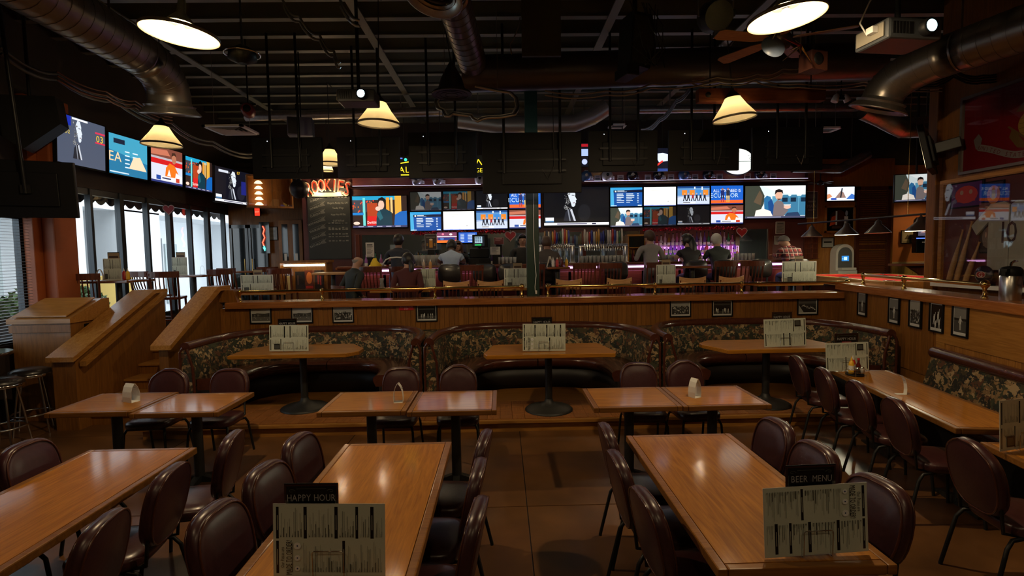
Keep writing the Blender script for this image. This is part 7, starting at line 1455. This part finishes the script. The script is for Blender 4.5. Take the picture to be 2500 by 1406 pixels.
# ================= PEOPLE =================
SKIN = M('skin_light', (.42, .24, .17), .5); SKIN2 = M('skin_tan', (.26, .14, .09), .5); SKIN3 = M('skin_dark', (.10, .05, .035), .5)
def person(label, loc, rz, shirt, legs, skin, J, hair, hairm, sleeves='long', scale=1., extra=None, shoes=None):
    """J: joint positions (facing +Y) of one continuous skinned body"""
    t = thing('person', label, 'person', loc, rz, 'people at the bar'); t.scale = (scale,) * 3
    V = lambda k: Vector(J[k])
    names, pos, rad, edges, seg = [], [], [], [], []
    def add(n, p, r): names.append(n); pos.append(Vector(p)); rad.append(r); return len(names) - 1
    def con(a, b, mat): edges.append((names.index(a), names.index(b))); seg.append((Vector(pos[names.index(a)]), Vector(pos[names.index(b)]), mat))
    add('pelvis', J['pelvis'], (.165, .125)); add('waist', V('pelvis').lerp(V('chest'), .45), (.150, .115)); add('chest', J['chest'], (.175, .125)); add('upper', V('chest').lerp(V('neck'), .62), (.135, .095))
    add('neck', J['neck'], (.058, .058)); add('jaw', V('neck').lerp(V('head'), .45), (.062, .068)); add('skull', J['head'], (.083, .098)); add('crown', V('head') + (V('head') - V('neck')).normalized() * .07, (.070, .084))
    con('pelvis', 'waist', 0); con('waist', 'chest', 0); con('chest', 'upper', 0); con('upper', 'neck', 0); con('neck', 'jaw', 2); con('jaw', 'skull', 2); con('skull', 'crown', 2)
    f = Vector(J.get('face', (0, 1, 0))).normalized()
    add('nose', V('head') + f * .108 - Vector((0, 0, .012)), (.012, .016)); con('skull', 'nose', 2)
    sd = f.cross(Vector((0, 0, 1))).normalized()
    for s_, n in ((1, 'earR'), (-1, 'earL')): add(n, V('head') + sd * s_ * .092 - Vector((0, 0, .01)), (.012, .02)); con('skull', n, 2)
    arm = 0 if sleeves == 'long' else 2
    for s_ in ('L', 'R'):
        add('sh' + s_, J['sh' + s_], (.072, .07)); add('ua' + s_, V('sh' + s_).lerp(V('el' + s_), .5), (.056, .056)); add('el' + s_, J['el' + s_], (.046, .046)); add('fa' + s_, V('el' + s_).lerp(V('wr' + s_), .35), (.044, .042)); add('wr' + s_, J['wr' + s_], (.030, .026))
        d = (V('wr' + s_) - V('el' + s_)).normalized(); add('pa' + s_, V('wr' + s_) + d * .07, (.036, .018))
        con('upper', 'sh' + s_, 0); con('sh' + s_, 'ua' + s_, 0); con('ua' + s_, 'el' + s_, arm); con('el' + s_, 'fa' + s_, arm); con('fa' + s_, 'wr' + s_, arm); con('wr' + s_, 'pa' + s_, 2)
        add('hp' + s_, J['hp' + s_], (.098, .095)); add('th' + s_, V('hp' + s_).lerp(V('kn' + s_), .5), (.078, .078)); add('kn' + s_, J['kn' + s_], (.058, .058)); add('cf' + s_, V('kn' + s_).lerp(V('an' + s_), .3), (.056, .056)); add('an' + s_, J['an' + s_], (.040, .040)); add('to' + s_, V('an' + s_) + Vector((0, .16, -.045)), (.042, .032))
        con('pelvis', 'hp' + s_, 1); con('hp' + s_, 'th' + s_, 1); con('th' + s_, 'kn' + s_, 1); con('kn' + s_, 'cf' + s_, 1); con('cf' + s_, 'an' + s_, 1); con('an' + s_, 'to' + s_, 3)
    me = bpy.data.meshes.new('skel'); me.from_pydata([p[:] for p in pos], edges, [])
    o = bpy.data.objects.new('skel', me); COL.objects.link(o)
    md = o.modifiers.new('s', 'SKIN'); sv = me.skin_vertices[0].data
    for i, r in enumerate(rad): sv[i].radius = r; sv[i].use_root = (i == 0)
    ss = o.modifiers.new('d', 'SUBSURF'); ss.levels = 2
    dg = bpy.context.evaluated_depsgraph_get(); dg.update()
    bm = bpy.data.meshes.new_from_object(o.evaluated_get(dg)); bpy.data.objects.remove(o)
    # hands: five fingers per hand, rooted in the palm
    mb = MB(); mb.v = [v.co[:] for v in bm.vertices]; mb.f = [list(p.vertices) for p in bm.polygons]; mb.sm = [True] * len(mb.f); mb.mats = [shirt, legs, skin, shoes or BLACKV]
    for p in bm.polygons:
        c = p.center; best, bi = 9, 0
        for a, b, m_ in seg:
            ab = b - a; k = max(0, min(1, (c - a).dot(ab) / max(1e-6, ab.length_squared))); d = (c - (a + ab * k)).length
            if d < best: best, bi = d, m_
        mb.m.append(bi)
    for s_ in ('L', 'R'):
        d = (V('wr' + s_) - V('el' + s_)).normalized(); q = V('wr' + s_) + d * .08; side = d.cross(Vector((0, 0, 1))); side = side.normalized() if side.length > .1 else Vector((1, 0, 0)); dn = Vector((0, 0, -1))
        for k, (u, l) in enumerate(((-.03, .065), (-.010, .078), (.010, .074), (.029, .058))): mb.tube([q + side * u, q + side * u + d * l * .5 + dn * .006, q + side * u * 1.05 + d * l * .8 + dn * .026, q + side * u * 1.05 + d * l * .9 + dn * .045], [.010, .009, .008, .007], 6, mat=skin)
        th = -.035 if s_ == 'L' else .035; mb.tube([q - d * .05 + side * th, q - d * .01 + side * th * 1.8, q + d * .025 + side * th * 1.9 + dn * .01], [.012, .010, .008], 6, mat=skin)
    mb.obj('body', None, t); bpy.data.meshes.remove(bm)
    # eyes and mouth
    hd = V('head')
    for s_ in (-1, 1): MB().ball(hd + f * .092 + sd * s_ * .034 + Vector((0, 0, .012)), .011, 8, 6).obj('eye', M('eye_dark', (.02, .015, .012), .2), t)
    MB().ball(hd + f * .088 - Vector((0, 0, .058)), .022, 8, 6, (1, .5, .25)).obj('mouth', M('lips', (.28, .08, .07), .5), t)
    # hair
    up = (V('head') - V('neck')).normalized()
    def cap(r0, r1, r2, keep, mat, name='hair', off=(0, 0, 0)):
        m = MB(); N, K = 24, 12; rings = []
        for i in range(K + 1):
            th = PI * i / K * .98 + .01; rings.append([hd + Vector(off) + sd * (r0 * math.sin(th) * math.cos(2 * PI * j / N)) + f * (r1 * math.sin(th) * math.sin(2 * PI * j / N)) + Vector((0, 0, 1)) * (r2 * math.cos(th) + .02) for j in range(N)])
        vs = [p for r in rings for p in r]; fs = []
        for i in range(K):
            for j in range(N):
                k = (j + 1) % N; q = [i * N + j, i * N + k, (i + 1) * N + k, (i + 1) * N + j]; c = sum((vs[a] for a in q), Vector()) / 4 - hd
                if keep(c.dot(sd), c.dot(f), c.z): fs.append(q)
        m.add(vs, fs, True); o_ = m.obj(name, mat, t); sl = o_.modifiers.new('thick', 'SOLIDIFY'); sl.thickness = .012; sl.offset = 1
        return o_
    if hair == 'short': cap(.092, .112, .118, lambda a, b, z: (b < .045 or z > .07) and z > -.075 and not (b > -.03 and z < -.02), hairm)
    elif hair == 'fringe': cap(.084, .102, .104, lambda a, b, z: b < .02 and -.07 < z < .035, hairm)
    elif hair == 'long':
        cap(.100, .118, .122, lambda a, b, z: (b < .05 or z > .075), hairm)
        m = MB(); base = hd - f * .055
        m.tube([base + Vector((0, 0, .06)), base - f * .035 + Vector((0, 0, -.08)), base - f * .045 + Vector((0, 0, -.22)), base - f * .02 + Vector((0, 0, -.38)), base + Vector((0, 0, -.46))], [.075, .095, .10, .075, .03], 14); m.obj('hair_fall', hairm, t)
    elif hair == 'pony':
        cap(.094, .114, .118, lambda a, b, z: (b < .05 or z > .075) and z > -.09, hairm); base = hd - f * .10
        MB().tube([base, base - f * .04 + Vector((0, 0, -.06)), base - f * .035 + Vector((0, 0, -.2)), base - f * .01 + Vector((0, 0, -.32))], [.03, .045, .045, .012], 12).obj('ponytail', hairm, t)
    elif hair == 'cap':
        cap(.096, .114, .112, lambda a, b, z: z > .015, hairm, 'cap'); MB().prism([(-.07, .08), (-.05, .15), (.0, .18), (.05, .15), (.07, .08)], .035, .045, T=Matrix.Translation(hd) @ Matrix(((sd.x, f.x, 0, 0), (sd.y, f.y, 0, 0), (0, 0, 1, 0), (0, 0, 0, 1)))).obj('cap_peak', hairm, t)
    if extra: extra(t, J)
    return t
def sit(seat=.74, lean=.06, hands=None, elb=None, face=(0, 1, 0), foot=.34, head=None, knee=.27):
    s = seat + .125; ch = (0, lean * .7, s + .33); nk = (0, lean * 1.3, s + .55); hd = head or (0, lean * 1.6 + .03, s + .69)
    J = dict(pelvis=(0, 0, s), chest=ch, neck=nk, head=hd, face=face)
    for n, x in (('L', -1), ('R', 1)):
        h = (hands or {}).get(n, (x * .12, .42 + lean, s + .26)); e = (elb or {}).get(n, (x * .27, .14 + lean, s + .20))
        J.update({'sh' + n: (x * .185, lean * 1.1, s + .455), 'el' + n: e, 'wr' + n: h, 'hp' + n: (x * .10, .03, s - .02), 'kn' + n: (x * .14, knee, s - .02), 'an' + n: (x * .13, knee - .04, foot)})
    return J
def stand(lean=.0, hands=None, elb=None, face=(0, 1, 0), sway=0.):
    J = dict(pelvis=(0, 0, .97), chest=(sway, lean * .6, 1.28), neck=(sway, lean, 1.50), head=(sway, lean + .03, 1.64), face=face)
    for n, x in (('L', -1), ('R', 1)):
        J.update({'sh' + n: (x * .19 + sway, lean * .95, 1.42), 'el' + n: (elb or {}).get(n, (x * .27 + sway, .04 + lean, 1.14)), 'wr' + n: (hands or {}).get(n, (x * .20, .24 + lean, 1.02)), 'hp' + n: (x * .10, 0, .93), 'kn' + n: (x * .11, .02, .50), 'an' + n: (x * .12, -.02, .085)})
    return J
LAPH, LAPE = {'L': (-.09, .15, .67), 'R': (.09, .15, .67)}, {'L': (-.25, -.05, .80), 'R': (.25, -.05, .80)}
BH, BE = {'L': (-.12, .46, 1.245), 'R': (.12, .46, 1.245)}, {'L': (-.25, .14, 1.215), 'R': (.25, .14, 1.215)}
JEAN = M('blue_denim', (.07, .11, .20), .8, var=.25, vscale=14); DJ = M('dark_trousers', (.02, .022, .03), .8); GREYT = M('grey_trousers', (.09, .09, .085), .8)
BRN = M('hair_brown', (.06, .03, .018), .5); BLK = M('hair_black', (.012, .010, .010), .4); GRY = M('grey_hair', (.25, .23, .21), .7); RBR = M('hair_auburn', (.10, .045, .022), .5)
def P(px, y, z=UF): return (wx(px, y), y, z)
person('bald seated diner in a dark jacket, behind the half wall', P(853, 9.12), -.75, M('dark_jacket', (.018, .024, .022), .7), DJ, SKIN, sit(.46, .08, LAPH, LAPE, foot=.09, knee=.32), 'fringe', GRY)
person('seated diner with a black ponytail and dark red top, behind the half wall', P(992, 8.82), .05, M('maroon_top', (.07, .012, .014), .8), DJ, SKIN, sit(.45, .10, LAPH, LAPE, foot=.09, face=(-.5, .86, 0), knee=.32), 'pony', BLK)
def stripe(t, J):
    pts = [(-.30, .03, 1.20), (-.22, -.03, 1.28), (-.12, -.062, 1.315), (0, -.070, 1.325), (.12, -.062, 1.315), (.22, -.03, 1.28), (.30, .03, 1.20)]
    MB().tube(pts, .014, 8).obj('stripe', WHITEP, t)
person('man standing at the bar in a dark jacket with a white stripe and jeans', P(970, 10.28), -.1, M('navy_jacket', (.016, .020, .034), .7), JEAN, SKIN2, stand(.08, {'L': (-.12, .40, 1.245), 'R': (.14, .40, 1.245)}, {'L': (-.30, .10, 1.21), 'R': (.30, .10, 1.21)}), 'short', BLK, extra=stripe)
person('man in a pale blue shirt leaning on the bar', P(1100, 10.22), 0, M('pale_blue_shirt', (.36, .45, .60), .8, var=.06, vscale=8), JEAN, SKIN3, sit(.74, .11, BH, BE, head=(.0, .26, 1.52)), 'short', BLK, 'short')
person('brown-haired server bending behind the bar beside the till', P(1122, 11.42), 2.9, M('black_shirt', (.012, .012, .014), .8), DJ, SKIN, stand(.08, {'L': (-.2, .06, .95), 'R': (.2, .06, .95)}, {'L': (-.26, -.01, 1.16), 'R': (.26, -.01, 1.16)}), 'long', RBR, 'short', scale=.93)
person('bearded bartender in black standing behind the bar by the heart', P(1276, 11.45), PI, M('black_shirt', (0, 0, 0)), DJ, SKIN, stand(.0, {'L': (-.22, .06, .93), 'R': (.22, .06, .93)}, {'L': (-.26, -.01, 1.16), 'R': (.26, -.01, 1.16)}), 'short', BLK)
person('man in a grey-brown shirt sitting in front of the taps', P(1337, 10.22), .0, M('grey_brown_shirt', (.060, .048, .044), .8), DJ, SKIN2, sit(.74, .12, BH, BE), 'short', BRN, 'short')
person('man in a light grey shirt standing and leaning at the bar', P(1592, 10.28), .15, M('grey_shirt', (.24, .22, .21), .85, var=.08, vscale=6), GREYT, SKIN, stand(.10, {'L': (-.14, .42, 1.245), 'R': (.14, .40, 1.245)}, {'L': (-.29, .10, 1.21), 'R': (.29, .10, 1.21)}, face=(-.35, .93, 0)), 'short', BRN)
person('woman with long black hair in a sleeveless black top at the bar', P(1688, 10.22), .12, M('black_top', (.012, .010, .012), .7), DJ, SKIN, sit(.74, .10, BH, BE, face=(-.8, .6, 0)), 'long', BLK, 'short')
person('white-haired man in a dark jacket seated at the bar', P(1758, 10.22), .0, M('dark_jacket', (0, 0, 0)), DJ, SKIN, sit(.74, .10, BH, BE), 'short', M('white_hair', (.5, .48, .45), .7))
def plaid():
    m = bpy.data.materials.new('red_plaid'); m.use_nodes = True; nt = m.node_tree; b = nt.nodes['Principled BSDF']; tc = nt.nodes.new('ShaderNodeTexCoord'); sp = nt.nodes.new('ShaderNodeSeparateXYZ'); nt.links.new(tc.outputs['Object'], sp.inputs[0])
    prev = None
    def band(out, sc, w):
        a = nt.nodes.new('ShaderNodeMath'); a.operation = 'MULTIPLY'; a.inputs[1].default_value = sc; nt.links.new(out, a.inputs[0]); f_ = nt.nodes.new('ShaderNodeMath'); f_.operation = 'FRACT'; nt.links.new(a.outputs[0], f_.inputs[0]); c = nt.nodes.new('ShaderNodeMath'); c.operation = 'LESS_THAN'; c.inputs[1].default_value = w; nt.links.new(f_.outputs[0], c.inputs[0]); return c.outputs[0]
    col = (.24, .03, .03, 1); src = None
    for out, sc, w, c in ((sp.outputs[0], 11, .45, (.06, .015, .02, 1)), (sp.outputs[2], 11, .45, (.06, .015, .02, 1)), (sp.outputs[0], 11, .09, (.5, .4, .36, 1)), (sp.outputs[2], 11, .09, (.5, .4, .36, 1))):
        mx = nt.nodes.new('ShaderNodeMix'); mx.data_type = 'RGBA'; nt.links.new(band(out, sc, w), mx.inputs[0]); k = nt.nodes.new('ShaderNodeMath'); mx.inputs[6].default_value = col; mx.inputs[7].default_value = c
        if src: nt.links.new(src, mx.inputs[6])
        src = mx.outputs[2]
    nt.links.new(src, b.inputs['Base Color']); b.inputs['Roughness'].default_value = .85; return m
person('man in a red plaid shirt and grey cap hunched over the bar end', P(1936, 10.22), .05, plaid(), JEAN, SKIN, sit(.74, .11, BH, BE, head=(-.03, .27, 1.50)), 'cap', M('cap_grey', (.10, .09, .09), .8))
